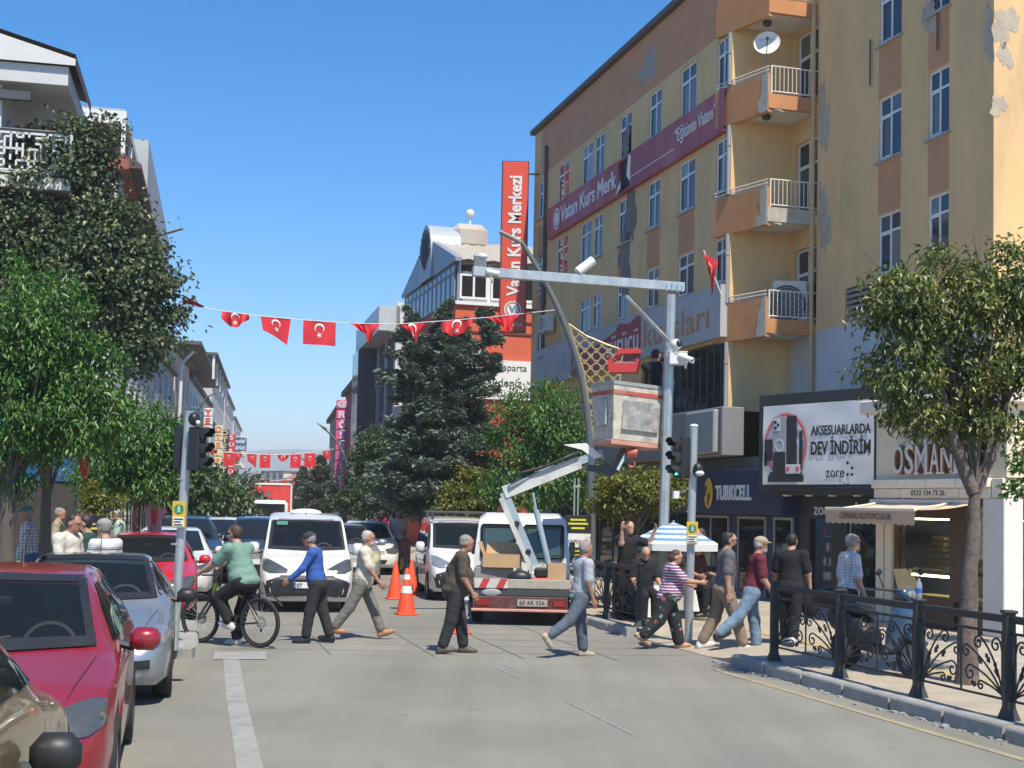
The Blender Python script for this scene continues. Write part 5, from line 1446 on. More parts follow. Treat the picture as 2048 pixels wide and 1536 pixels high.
def shell(S, zb=.19):
    L, (w1, w2), r = S['L'], S['wheels'], S['r']
    us = set(np.round(np.concatenate([np.linspace(0, L, 46), [.02, .05, .08, L - .02, L - .05]] + [w + (r + .055) * np.cos(np.linspace(0, np.pi, 15)) for w in (w1, w2)]), 3))
    us = np.array(sorted(u for u in us if 0 <= u <= L))
    top, belt, wb, wt = (curve(S[k], us) for k in ('top', 'belt', 'wb', 'wt'))
    zbs = curve([(0, .30), (.1, .21), (.4, zb), (L - .5, zb), (L - .1, .24), (L, .32)], us, .05)
    rings = []
    for i, u in enumerate(us):
        z0 = zbs[i]
        for w in (w1, w2):
            q = (r + .055) ** 2 - (u - w) ** 2
            if q > 0: z0 = max(z0, r + math.sqrt(q) - .005)
        W_, T_, t_, B_ = wb[i], wt[i], top[i], max(min(belt[i], top[i] - .03), .3)
        z0 = min(z0, B_ - .08)
        te = t_ - .05 * min(1, (t_ - B_) / .2 + .3)
        pts = [(0, z0), (.88 * W_, z0), (.975 * W_, z0 + min(.07, (B_ - z0) * .3)), (W_, z0 + .5 * (B_ - z0)), (.99 * W_, B_ - .06 * min(1, (B_ - z0) * 3)), (.955 * W_, B_)]
        e6 = .955 * W_ + (T_ - .955 * W_) * .5
        pts += [(e6 + .012, B_ + (te - B_) * .5), (min(T_, .955 * W_), max(te, B_ + .004)), (min(T_, .955 * W_) * .88, t_ - .016), (min(T_, .955 * W_) * .45, t_ - .003), (0, t_)]
        rings.append([(x, u - L / 2, z) for x, z in pts] + [(-x, u - L / 2, z) for x, z in pts[-2:0:-1]])
    n = len(rings[0]); vs = [p for r_ in rings for p in r_]
    fs = [(i * n + k, i * n + (k + 1) % n, (i + 1) * n + (k + 1) % n, (i + 1) * n + k) for i in range(len(us) - 1) for k in range(n)]
    fs += [tuple(range(n - 1, -1, -1)), tuple((len(us) - 1) * n + k for k in range(n))]
    return vs, fs, us
def surf_patch(bvh, top, bot, side='front', off=.006, nu=12, nv=6, mir=1):
    """sheet laid on the car's skin, outline given in front / side / rear view"""
    def rs(pl):
        p = np.array(pl, float); s = np.concatenate([[0], np.cumsum(np.hypot(*np.diff(p, axis=0).T))]); s /= s[-1]
        q = np.linspace(0, 1, nu + 1); return np.stack([np.interp(q, s, p[:, 0]), np.interp(q, s, p[:, 1])], 1)
    a, c = rs(top), rs(bot); vs = []
    dirv = {'front': Vector((0, 1, 0)), 'rear': Vector((0, -1, 0)), 'right': Vector((-1, 0, 0)), 'left': Vector((1, 0, 0)), 'up': Vector((0, 0, -1))}[side]
    last = None
    for j in range(nv + 1):
        for i in range(nu + 1):
            p, q = a[i] + (c[i] - a[i]) * j / nv
            if side in ('front', 'rear'): o_ = Vector((p * mir, -6 if side == 'front' else 6, q))
            elif side == 'up': o_ = Vector((p * mir, q, 5))
            else: o_ = Vector((5 if side == 'right' else -5, p, q))
            h, nr, _, _ = bvh.ray_cast(o_, dirv)
            if h is None: h, nr = (last if last else (o_ + dirv * 5, -dirv))
            last = (h, nr)
            vs.append(h - dirv * off * .6 + nr * off * .6 * (1 if nr.dot(dirv) < 0 else -1))
    fs = [(j * (nu + 1) + i, j * (nu + 1) + i + 1, (j + 1) * (nu + 1) + i + 1, (j + 1) * (nu + 1) + i) for j in range(nv) for i in range(nu)]
    return MB().add(vs, fs)
WH = {}
def wheel_meshes(r, kind='alloy'):
    if (r, kind) in WH: return WH[(r, kind)]
    t = MB().lathe([(r * .64, -.095), (r * .90, -.10), (r * .985, -.07), (r, -.03), (r, .03), (r * .985, .07), (r * .90, .10), (r * .64, .095)], 28, Matrix.Rotation(R(90), 4, 'Y'), closed=True).mesh('tyre', RUBBER, 50)
    b = MB().lathe([(r * .66, -.09), (r * .66, .085), (r * .60, .085), (r * .57, .02), (.0001, .03)], 24, Matrix.Rotation(R(90), 4, 'Y'))
    n = 5 if kind == 'alloy' else 9
    for k in range(n):
        M = Matrix.Rotation(2 * math.pi * k / n, 4, 'X')
        b.box(.03, .075, -.035, .035, .03, r * .62, M)
    b.lathe([(.06, .03), (.055, .085), (.0001, .09)], 14, Matrix.Rotation(R(90), 4, 'Y'))
    WH[(r, kind)] = (t, b.mesh('rim', mat('alloy', (.42, .43, .44), .35, metal=.7, var=.1) if kind == 'alloy' else GREY, 40))
    return WH[(r, kind)]
CARN = {}
def car(name, label, S, pm, front, th, cat='car', scale=(1, 1, 1), detail=2, lamp=None, plate=None, lower=None, mirror=None, group=None, grille='slim', back=False, roofbars=False, wiper=True, share=None, lamp_shape='hatch', mz=0.0, my=0.0):
    L = S['L']; H = S['H']
    if back: th = th + math.pi
    f = Vector((front[0], front[1], 0)); ax = Matrix.Rotation(th, 3, 'Z') @ Vector((0, L / 2 * scale[1], 0))
    t = thing(name, label, cat, f + ax, th, group); t.scale = scale
    if share:
        for ch in share.children:
            c = copy_tree(ch, t)
            if c.name.startswith(('body', 'mirror')) and c.type == 'MESH':
                c.data = c.data.copy(); c.data.materials[0] = pm
        return t
    vs, fs, us = shell(S)
    bvh = BVHTree.FromPolygons([Vector(v) for v in vs], fs)
    van = S is VAN or S['H'] > 1.7
    u0, u1 = (.95, 1.68) if van else (1.17, 1.87) if S is not SEDAN else (1.28, 1.96)
    keep = fs
    if detail > 1:
        keep = [f for q, f in enumerate(fs) if not (q < (len(us) - 1) * 20 and 8 <= q % 20 <= 11 and us[q // 20] > u0 and us[q // 20 + 1] < u1)]
        fr_, zd, zh = -L / 2, (1.08 if van else .90), (1.72 if van else 1.33)
        cb = MB()
        for a, c in (((-.64, .64, fr_ + 3.3, fr_ + 3.32), (.5, zh)), ((-.66, -.64, fr_ + 1.3, fr_ + 3.3), (.5, zh - .2)), ((.64, .66, fr_ + 1.3, fr_ + 3.3), (.5, zh - .2)), ((-.56, .56, fr_ + (1.95 if not van else 1.75), fr_ + 3.3), (zh, zh + .015)), ((-.64, .64, fr_ + 1.1, fr_ + 3.3), (.48, .5))): cb.box(*a, *c)
        cb.build('cabin_lining', DARKINT, t)
        MB().cbox(-.66, .66, fr_ + u0 + .02, fr_ + u0 + .5, zd - .25, zd, .05).build('dashboard', mat('dashboard_plastic', (.07, .072, .075), .6, var=.1), t)
        SEATM = mat('seat_fabric', (.10, .10, .105), .9, var=.15)
        for x in (-.36, .36): MB().cbox(x - .24, x + .24, fr_ + u0 + 1.15, fr_ + u0 + 1.3, .6, zd + .16, .05).cbox(x - .12, x + .12, fr_ + u0 + 1.18, fr_ + u0 + 1.27, zd + .20, zd + .38, .035).build('seat', SEATM, t)
        MB().lathe([(.17, -.012), (.195, -.012), (.195, .012), (.17, .012)], 22, Matrix.Translation((.36, fr_ + u0 + .52, zd + .02)) @ Matrix.Rotation(R(62), 4, 'X'), closed=True).build('steering_wheel', BLACK, t, smooth=50)
        MB().cbox(-.09, .09, fr_ + u0 + .62, fr_ + u0 + .65, zh - .14, zh - .07, .015).build('rear_view_mirror', BLACK, t)
    body = MB().add(vs, keep)
    body.build('body', pm, t, smooth=38)
    if lower: surf_patch(bvh, [(-.83, .57), (-.78, .59), (-.55, .67), (0, .70), (.55, .67), (.78, .59), (.83, .57)], [(-.76, .30), (-.5, .29), (.5, .29), (.76, .30)], 'front', .006, 26, 8).build('bumper', lower, t, smooth=60)
    # see where the windscreen lies: top and cowl heights
    zc, zr = (1.17, 1.70) if van else (.995, 1.385 if S['H'] > 1.43 else 1.355)
    wc, wr = (.745, .685) if van else (.69, .56)
    surf_patch(bvh, [(-wr, zr - .012), (-wr * .5, zr), (0, zr + .004), (wr * .5, zr), (wr, zr - .012)], [(-wc, zc), (-wc * .5, zc - .022), (0, zc - .03), (wc * .5, zc - .022), (wc, zc)], 'front', .012, 20, 14).build('windscreen', CARGLASS if detail < 2 else CLEARG, t, smooth=80)
    if detail > 1:
        surf_patch(bvh, [(-wc, zc + .045), (0, zc + .03), (wc, zc + .045)], [(-wc - .02, zc - .01), (0, zc - .04), (wc + .02, zc - .01)], 'front', .016, 20, 2).build('cowl_seal', BLACK, t, smooth=80)
        surf_patch(bvh, [(-wr, zr + .004), (0, zr + .018), (wr, zr + .004)], [(-wr - .01, zr - .035), (0, zr - .025), (wr + .01, zr - .035)], 'front', .016, 20, 2).build('top_seal', BLACK, t, smooth=80)
        for mr in (1, -1): surf_patch(bvh, [(wr - .035, zr - .01), (wr + .02, zr - .015)], [(wc - .04, zc), (wc + .02, zc)], 'front', .015, 2, 14, mr).build('pillar_seal', BLACK, t, smooth=80)
    fr = -L / 2
    if van: sides = [([(fr + 1.42, 1.44), (fr + 1.75, 1.66), (fr + 2.3, 1.68)], [(fr + 1.12, 1.14), (fr + 1.7, 1.12), (fr + 2.3, 1.12)]), ([(fr + 2.42, 1.68), (fr + 3.2, 1.69)], [(fr + 2.42, 1.13), (fr + 3.2, 1.14)]), ([(fr + 3.35, 1.68), (fr + 4.15, 1.66)], [(fr + 3.35, 1.15), (fr + 4.2, 1.17)])]
    else: sides = [([(fr + 1.72, 1.20), (fr + 2.0, 1.335), (fr + 2.52, 1.36)], [(fr + 1.38, 1.0), (fr + 1.9, 1.005), (fr + 2.5, 1.015)]), ([(fr + 2.6, 1.36), (fr + 3.1, 1.33), (fr + 3.45, 1.27)], [(fr + 2.58, 1.02), (fr + 3.1, 1.03), (fr + 3.55, 1.06)])]
    for sd in ('right', 'left'):
        for a, c in sides: surf_patch(bvh, a, c, sd, .006, 8, 5).build('side_window', CARGLASS, t, smooth=80)
    zc2, zr2 = (1.15, 1.66) if van else (1.02, 1.28)
    surf_patch(bvh, [(-.6, zr2), (.6, zr2)], [(-.66, zc2), (.66, zc2)], 'rear', .006).build('rear_window', CARGLASS, t, smooth=80)
    tyre, rim = wheel_meshes(S['r'])
    for u in S['wheels']:
        for sx in (1, -1):
            w = link('wheel', tyre, t, (sx * (S['W'] - .10), u - L / 2, S['r']), (0, 0, 0 if sx > 0 else math.pi)); link('rim', rim, w)
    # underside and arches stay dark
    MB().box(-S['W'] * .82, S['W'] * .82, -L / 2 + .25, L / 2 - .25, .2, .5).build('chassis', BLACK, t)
    lamp = lamp or LAMP
    if lamp_shape == 'van': hl = ([(.36, .80), (.55, .90), (.74, .985), (.845, .99)], [(.40, .745), (.55, .74), (.72, .74), (.855, .80)])
    elif lamp_shape == 'round': hl = ([(.40, .70), (.55, .80), (.70, .82), (.82, .76)], [(.40, .60), (.55, .56), (.70, .555), (.83, .62)])
    else: hl = ([(.43, .705), (.60, .735), (.74, .765), (.83, .76)], [(.45, .60), (.60, .575), (.74, .585), (.84, .64)])
    for mr in (1, -1):
        h = surf_patch(bvh, *hl, 'front', .010, 12, 6, mr).build('headlight', lamp, t, smooth=80)
        if detail > 1:
            zz = .80 if van else .665
            for xx, rr_ in ((.56, .045), (.70, .055)):
                p, nr, _, _ = bvh.ray_cast(Vector((xx * mr, -6, zz)), Vector((0, 1, 0)))
                MB().lathe([(rr_, 0), (rr_, .012), (rr_ * .7, .016), (.0001, .006)], 16, Matrix.Translation(p + nr * .012) @ nr.to_track_quat('Z', 'Y').to_matrix().to_4x4()).build('reflector', CHROME, h, smooth=50)
        surf_patch(bvh, [(.50, .93 if not van else 1.05), (.74, .93 if not van else 1.05)], [(.52, .74), (.80, .74)], 'rear', .008, 6, 4, mr).build('tail_light', LAMPR, t, smooth=80)
    if van:
        surf_patch(bvh, [(-.50, .70), (.50, .70)], [(-.56, .62), (.56, .62)], 'front', .012, 12, 3).build('upper_grille', BLACK, t)
        surf_patch(bvh, [(-.62, .47), (.62, .47)], [(-.52, .36), (.52, .36)], 'front', .012, 12, 4).build('bumper_intake', BLACK, t)
    else:
        surf_patch(bvh, [(-.42, .66), (0, .672), (.42, .66)], [(-.42, .575), (0, .56), (.42, .575)], 'front', .010, 12, 3).build('grille', BLACK, t)
        surf_patch(bvh, [(-.50, .42), (.50, .42)], [(-.42, .31), (.42, .31)], 'front', .012, 12, 3).build('bumper_intake', BLACK, t)
        p, nr, _, _ = bvh.ray_cast(Vector((0, -6, .62)), Vector((0, 1, 0)))
        MB().lathe([(.055, 0), (.055, .016), (.04, .02), (.0001, .012)], 18, Matrix.Translation(p + nr * .01) @ nr.to_track_quat('Z', 'Y').to_matrix().to_4x4()).build('badge', CHROME, t, smooth=50)
    if detail > 1:
        for mr in (1, -1):
            surf_patch(bvh, [(.52, .46), (.68, .47)], [(.54, .37), (.68, .38)], 'front', .012, 5, 3, mr).build('fog_light_recess', BLACK, t)
    zp = .52 if van else .50
    p, nr, _, _ = bvh.ray_cast(Vector((0, -6, zp)), Vector((0, 1, 0)))
    pl = MB().cbox(-.26, .26, p.y - .035, p.y - .012, zp - .056, zp + .056, .004).build('number_plate', PLATE, t)
    MB().box(-.26, -.215, p.y - .039, p.y - .034, zp - .054, zp + .054).build('plate_band', PLBLUE, pl)
    if plate: lettering(plate, pl, (-.20, p.y - .040, zp - .037), .105, BLACK, ext=.002, bold=.002)
    p2, _, _, _ = bvh.ray_cast(Vector((0, 6, .62)), Vector((0, -1, 0)))
    MB().cbox(-.26, .26, p2.y + .006, p2.y + .02, .565, .675, .004).build('number_plate', PLATE, t)
    # mirrors
    mm = mirror or pm
    ym, zm = fr + (1.28 if van else 1.52) + my, (1.16 if van else 1.0) - mz
    for mr in (1, -1):
        hgt = .24 if van else .15
        mo = MB().cbox(mr * (S['W'] + .02) if mr > 0 else -(S['W'] + .23), mr * (S['W'] + .23) if mr > 0 else -(S['W'] + .02), ym - .08, ym + .06, zm - hgt * .5, zm + hgt * .5, .045)
        mo = mo.build('mirror', mm, t, smooth=60)
        MB().tube([(mr * (S['W'] - .07), ym + .03, zm - .03), (mr * (S['W'] + .05), ym, zm - hgt * .38)], .028, 6).build('mirror_arm', BLACK, mo)
        if not back: MB().box(mr * (S['W'] + .04) if mr > 0 else -(S['W'] + .21), mr * (S['W'] + .21) if mr > 0 else -(S['W'] + .04), ym + .061, ym + .064, zm - hgt * .4, zm + hgt * .4).build('mirror_glass', CHROME, mo)
    if detail > 1:
        for sd in ('right', 'left'):
            for y_, z1_, z0_ in ((fr + 1.38, .96 if not van else 1.1, .30), (fr + 2.55 if not van else fr + 2.36, 1.0 if not van else 1.7, .26), (fr + 3.45 if not van else fr + 3.28, 1.04 if not van else 1.7, .75)):
                surf_patch(bvh, [(y_ - .004, z1_), (y_ + .004, z1_)], [(y_ - .004, z0_), (y_ + .004, z0_)], sd, .003, 1, 10).build('door_seam', BLACK, t)
            for y_ in (fr + 2.3, fr + 3.2): surf_patch(bvh, [(y_ - .09, .86), (y_ + .09, .865)], [(y_ - .09, .835), (y_ + .09, .84)], sd, .03, 4, 2).build('door_handle', pm, t)
        if not van:
            for mr in (1, -1): surf_patch(bvh, [(mr * .60, fr + .30), (mr * .72, fr + 1.05)], [(mr * .605, fr + .30), (mr * .726, fr + 1.05)], 'up', .004, 14, 1).build('bonnet_seam', BLACK, t)
        if wiper:
            b = MB()
            for x0 in (-.35, .25):
                ps = []
                for k in range(7):
                    xx = x0 + .5 * k / 6; zz = zc + .01 + .05 * k / 6
                    h, nr, _, _ = bvh.ray_cast(Vector((xx, -6, zz)), Vector((0, 1, 0))); ps.append(h + nr * .02)
                b.tube(ps, .010, 5)
            b.build('wiper', BLACK, t)
        h, nr, _, _ = bvh.ray_cast(Vector((0, fr + (2.2 if van else 3.2), 5)), Vector((0, 0, -1)))
        MB().tube([h, h + Vector((0, .12, .22 if van else .32))], [.008, .003], 5).build('aerial', BLACK, t)
    if roofbars:
        b = MB()
        for mr in (1, -1): b.tube([(mr * .55, fr + 2.0, H - .01), (mr * .55, fr + 2.1, H + .05), (mr * .55, fr + 3.4, H + .05), (mr * .55, fr + 3.5, H - .03)], .02, 6)
        b.build('roof_bar', GREY, t)
    return t
TH = R(13.5)
P_RED = paint('wine_red_metallic', (.33, .018, .03), .3, .3)
P_SIL = paint('silver_grey_metallic', (.34, .36, .38), .6, .35)
P_GOLD = paint('gold_beige_metallic', (.36, .27, .13), .55, .28)
P_RED2 = paint('bright_red', (.55, .015, .03), .05, .3)
P_WHITE = paint('car_white', (.66, .66, .64), .0, .35)
P_DBLUE = paint('dark_blue', (.025, .035, .055), .3, .3)
P_SILV2 = paint('light_silver', (.46, .47, .46), .5, .35)
P_BLK = paint('black_paint', (.02, .02, .022), .2, .25)
car('parked_car', 'beige gold parked car with black mirror cut off by the lower left corner', HATCH, P_GOLD, (-3.24, 7.5), R(10), back=True, mirror=BLACK, lamp=LAMPY, detail=2, scale=(1, 1, 1.2), mz=.2, my=.42)
car('parked_car', 'wine red hatchback parked behind the gold car in the left foreground', HATCH, P_RED, (-3.2, 7.9), TH, lamp=LAMPD, scale=(1, 1, 1.06))
car('parked_car', 'silver grey saloon with black mirror parked behind the wine red hatchback', SEDAN, P_SIL, (-4.16, 13.15), TH, mirror=BLACK, lamp=LAMP)
car('parked_car', 'bright red hatchback behind the left traffic light pole', HATCH, P_RED2, (-5.98, 22.3), TH, scale=(.95, .95, 1), lamp=LAMPD)
W1 = car('parked_car', 'white hatchback right behind the bright red one', HATCH, P_WHITE, (-6.75, 26.9), TH, lamp=LAMPD, detail=1)
S1 = car('parked_car', 'dark blue estate with roof bars in the left row', HATCH, P_DBLUE, (-7.55, 31.4), TH, scale=(1.02, 1.05, 1.13), roofbars=True, detail=1)
GQ = 'cars queueing down the street'
def far_car(label, px, Y, pm, src, sc=(1, 1, 1)):
    p = at(px, 1000, Y); return car('car', label, HATCH, pm, (p.x, Y), R(10), share=src, scale=sc, group=GQ)
far_car('black car with its roof just above the white hatchback', 372, 38, P_BLK, W1, (1, 1, 1.1))
far_car('white saloon facing us far left of the cyclist', 446, 45, P_WHITE, W1)
far_car('white hatchback beside the cyclist head, second row', 440, 38, P_WHITE, W1, (1, 1, 1.06))
far_car('dark car close behind the white van', 520, 33, P_DBLUE, W1, (1, 1, 1.13))
far_car('small white car between cyclist and white van', 492, 44, P_WHITE, W1)
far_car('silver car in the distance left of the red lorry', 487, 62, P_SILV2, W1)
far_car('distant white car near the vanishing point', 470, 80, P_WHITE, W1, (1, 1, 1.1))
far_car('distant dark car near the vanishing point', 500, 95, P_BLK, W1)
far_car('tiny silver car at the end of the queue', 515, 120, P_SILV2, W1)
far_car('tiny white car parked far down the left side', 455, 105, P_WHITE, W1)
car('silver_car', 'silver car with yellowed headlight partly hidden by the man in cream shirt', HATCH, P_SILV2, (-3.98, 33.5), R(12), lamp=mat('yellowed_lamp', (.45, .42, .22), .2, var=.2, coat=1), lamp_shape='round', scale=(.98, 1, 1.04), detail=2)
far_car('white car parked behind the silver one on the right', 745, 38.5, P_WHITE, W1, (.95, 1, 1.05))
dob = car('delivery_van', 'white delivery van with black bumper stopped at the crossing', VAN, P_WHITE, (-3.72, 25.0), R(10), 'van', scale=(.96, 1, .985), lower=BLACK, plate='07', lamp=LAMPD, lamp_shape='van', mirror=P_WHITE)
for mr in (-1,):
    MB().sphere((mr * .80, -VAN['L'] / 2 + .33, .82), .06, 8, (.9, .5, 1)).build('indicator', LAMPY, dob, smooth=True)
MB().sphere((.0, -VAN['L'] / 2 + 2.6, 1.86), .28, 8, (1.2, .8, .28)).build('roof_vent', WHITE, dob, smooth=True)
GREENS = mat('green_sticker', (.12, .32, .24), .4); 
MB().box(-.6, -.38, -VAN['L'] / 2 + 1.45, -VAN['L'] / 2 + 1.452, 1.62, 1.69).build('sticker', GREENS, dob, rot=(0, 0, 0))
kg = car('small_van', 'white compact van with roof rack parked ahead of the bucket truck', VAN, P_WHITE, (-.84, 28.8), R(9), 'van', lower=BLACK, lamp=LAMP, lamp_shape='van', scale=(.92, .93, .96), mirror=P_WHITE)
b = MB()
for y_ in (-.45, .9): b.cbox(-.78, .78, y_ - .03, y_ + .03, 1.93, 1.98, .008); b.box(-.74, -.68, y_ - .03, y_ + .03, 1.78, 1.93); b.box(.68, .74, y_ - .03, y_ + .03, 1.78, 1.93)
b.build('roof_rack', DARKGREY, kg)
MB().sphere((0, 0, 0), .12, 8, (.25, 1, 1)).build('door_emblem', BLACK, kg, loc=(-.915, -.75, .86))
# red box lorry far away
P = at(537, 1000, 70)
lo = thing('box_lorry', 'distant lorry with a bright red box framed in white', 'lorry', (P.x, 70, 0), R(8))
MB().cbox(-1.15, 1.15, 1.4, 6, .95, 2.95, .03).build('cargo_box', mat('lorry_red', (.62, .06, .05), .4, coat=.5), lo)
b = MB()
for x in (-1.17, 1.09): b.box(x, x + .08, 1.36, 1.44, .95, 3.0)
b.box(-1.17, 1.17, 1.36, 1.44, 2.9, 3.0); b.build('box_frame', WHITE, lo)
MB().cbox(-1.0, 1.0, -.2, 1.3, .5, 2.1, .18).build('cab', P_WHITE, lo, smooth=40)
MB().box(-.85, .85, -.215, -.2, 1.25, 1.9).build('windscreen', CARGLASS, lo)
ty, ri = wheel_meshes(.38, 'steel')
for x in (-.9, .9):
    for y in (.4, 4.6): w = link('wheel', ty, lo, (x, y, .38)); link('rim', ri, w)
# ------------------------------------------------------------------ bucket truck
TT = R(-1)
troot = Vector((.20, 23.35, 0)); Rt = Matrix.Rotation(-TT, 3, 'Z')
bt = thing('bucket_truck', 'white crew cab truck with folding boom and cluttered flat bed at the right kerb', 'truck', troot, TT)
def tl(px, py, Y): return Rt @ (at(px, py, Y) - troot)
CW = .90
cabp = [(1.95, .45), (1.95, 1.05), (2.02, 1.62), (2.12, 1.80), (2.3, 1.87), (4.1, 1.87), (4.45, 1.70), (4.95, 1.12), (5.6, .98), (5.8, .75), (5.82, .4), (1.95, .4)]
bm_ = MB(); vs = []
secs = [(-CW, .0), (-CW + .04, .0), (-CW + .13, .05), (CW - .13, .05), (CW - .04, .0), (CW, .0)]
n_ = len(cabp)
for k, (x, up) in enumerate(secs):
    tum = [0 if z < 1.1 else (z - 1.1) * .12 for _, z in cabp]
    for (y, z), tm in zip(cabp, tum):
        edge = abs(x) / CW
        sh = -.03 if k in (0, 5) else 0
        vs.append((x - math.copysign(tm * edge, x), y, z + (up + sh if z > 1.5 else 0)))
bm_.add(vs, [(k * n_ + i, k * n_ + (i + 1) % n_, (k + 1) * n_ + (i + 1) % n_, (k + 1) * n_ + i) for k in range(len(secs) - 1) for i in range(n_)] + [tuple(range(n_)), tuple(5 * n_ + i for i in range(n_ - 1, -1, -1))])
cab = bm_.build('cab', P_WHITE, bt, smooth=30)
for x0, x1 in ((-.74, -.10), (.06, .74)):
    T = Matrix.Translation((0, 1.955, 1.08)) @ Matrix.Rotation(R(-6.5), 4, 'X')
    MB().cbox(x0, x1, -.03, .0, .02, .58, .04, T).build('rear_window', glass_mat('truck_glass', (.05, .085, .085), spec=.6), cab)
    MB().cbox(x0 - .04, x1 + .04, -.018, -.0, -.03, .63, .04, T).build('window_seal', BLACK, cab)
for sx in (-1, 1):
    MB().prism([(2.3, 1.12), (3.0, 1.12), (3.0, 1.68), (2.38, 1.68)], sx * (CW - .055), sx * (CW - .035), 'yz').build('side_window', CARGLASS, cab)
    MB().prism([(3.1, 1.12), (4.5, 1.12), (4.15, 1.66), (3.1, 1.68)], sx * (CW - .055), sx * (CW - .035), 'yz').build('side_window', CARGLASS, cab)
    MB().cbox(sx * 1.0 - .06, sx * 1.0 + .06, 4.3, 4.42, 1.05, 1.35, .03).build('mirror', BLACK, cab)
    for y, r_ in ((.75, .33), (4.75, .33)):
        ty, ri = wheel_meshes(.33, 'steel'); w = link('wheel', ty, bt, (sx * .76, y, .33)); link('rim', ri, w)
BEDG = mat('dirty_grey_bed', (.24, .235, .22), .8, var=.2, scale=4, dirt=(.35, .22, .14), dirt_amt=.5, dirt_scale=5)
TIMB = mat('weathered_timber', (.38, .34, .27), .85, var=.2, scale=5)
MB().box(-.86, .86, .05, 1.9, .62, .70).build('flat_bed', BEDG, bt)
MB().cbox(-.86, .86, .0, .06, .63, .79, .01).build('tail_board', TIMB, bt)
MB().cbox(-.84, .84, .01, .05, .50, .628, .01).build('gap_shade_strip', DARKGREY, bt)  # dark strip standing in for the shaded gap below the tail board
MB().box(-.6, .6, .3, 5.3, .35, .55).build('chassis', BLACK, bt)
HZW, HZR = mat('hazard_white', (.55, .52, .46), .7, var=.1), mat('hazard_red', (.50, .04, .05), .6, var=.1)
MB().box(-.80, -.22, -.012, .0, .635, .80).build('hazard_board', HZW, bt)
for x in (-.72, -.42): MB().prism([(x, .637), (x + .12, .637), (x + .20, .798), (x + .08, .798)], -.018, -.011, 'xz').build('hazard_stripe', HZR, bt)
MB().cbox(-.82, .82, -.03, .05, .28, .495, .01).build('rear_beam', mat('dark_red_beam', (.10, .03, .03), .6, var=.4, dirt=(.2, .16, .13), dirt_amt=.6, dirt_scale=5), bt)
MB().cbox(-.84, .84, -.10, .0, .24, .285, .01).build('rusty_bumper_strip', mat('rusty_pink', (.55, .27, .2), .7, var=.2), bt)
MB().cbox(-.78, -.52, -.05, -.03, .335, .45, .015).build('tail_light', LAMPR, bt)
MB().cbox(.56, .78, -.05, -.03, .335, .45, .015).build('tail_light', LAMPR, bt)
MB().sphere((-.50, -.0, .555), .17, 8, (1, .12, .40)).build('work_lamp', GREY, bt, smooth=True)
pl = MB().box(-.05, .47, -.052, -.04, .335, .455).build('number_plate', mat('dirty_plate', (.35, .33, .28), .6, var=.2), bt)
lettering('60 AR 324', pl, (-.01, -.056, .36), .10, BLACK, ext=.001, fit=.42)
for x in (-1, 1): MB().cbox(x * .93 - .05, x * .93 + .05, .1, .3, .38, .86, .03).build('stabiliser_leg', WHITE, bt); MB().tube([(x * .93, .2, .38), (x * .93, .2, .12)], .045, 8).tube([(x * .93, .2, .12), (x * .93, .2, .09)], .1, 10).build('stabiliser_foot', GREY, bt)
MB().cbox(-.85, -.15, 1.1, 1.7, .70, .94, .02).build('tool_chest', BEDG, bt)
# boom in three members, seen from behind
BOOMW = mat('boom_white', (.58, .58, .55), .5, var=.1, scale=3, dirt=(.30, .27, .22), dirt_amt=.7, dirt_scale=4)
BOOMB = mat('boom_blue_grey', (.32, .39, .44), .5, var=.08)
BY = 24.55
def beam(p, q, w, d, m, name, parent=bt, taper=1.0):
    p, q = Vector(p), Vector(q); t = (q - p).normalized(); x = Vector((0, 1, 0)); s_ = t.cross(x).normalized()
    vs = []
    for a, f in ((p, 1), (q, taper)):
        for i, j in ((-1, -1), (1, -1), (1, 1), (-1, 1)): vs.append(a + s_ * i * w / 2 * f + x * j * d / 2 * f)
    return MB().add(vs, [(0, 1, 2, 3), (7, 6, 5, 4), (0, 4, 5, 1), (1, 5, 6, 2), (2, 6, 7, 3), (3, 7, 4, 0)]).build(name, m, parent)
turret = MB().lathe([(.20, .70), (.20, .85), (.13, .87), (.13, 1.0), (.0001, 1.0)], 16, Matrix.Translation(tl(1070, 1140, BY).xy.to_3d())).build('turret', BOOMW, bt, smooth=40)
lowa, elb = tl(1075, 1150, BY), tl(1008, 985, BY)
beam(lowa, elb, .19, .17, BOOMB, 'lower_arm', taper=.85)
beam(lowa + Vector((-.09, -.12, .05)), elb + Vector((-.05, -.12, -.1)), .09, .03, BOOMW, 'arm_plate')
for t_ in (.28, .62): 
    c = Vector(lowa).lerp(elb, t_); MB().lathe([(.0001, 0), (.055, 0), (.055, .02), (.0001, .02)], 14, Matrix.Translation(c + Vector((0, -.115, 0))) @ Matrix.Rotation(R(90), 4, 'X')).build('pin_hole', BLACK, bt)
MB().tube([tl(1100, 1140, BY + .1), tl(1072, 1020, BY + .1)], .055, 10).build('lift_cylinder', BOOMB, bt, smooth=True)
MB().tube([tl(1072, 1020, BY + .1), tl(1066, 985, BY + .1)], .03, 8).build('piston_rod', CHROME, bt)
up1 = tl(1205, 908, BY)
beam(elb + Vector((0, 0, .0)), tl(1160, 925, BY), .23, .18, BOOMW, 'upper_boom', taper=.95)
beam(elb + Vector((.1, -.13, .10)), tl(1150, 905, BY), .035, .03, GREY, 'hose_guard')
beam(tl(1080, 950, BY - .02), tl(1205, 906, BY - .02), .15, .13, BOOMB, 'telescopic_section', taper=.9)
MB().tube([tl(1020, 965, BY - .15), tl(1045, 945, BY - .15), tl(1085, 935, BY - .15), tl(1160, 905, BY - .15)], .03, 6).build('hydraulic_hose', BLACK, bt)
beam(tl(1165, 935, BY), tl(1225, 940, BY), .12, .12, DARKGREY, 'boom_head')
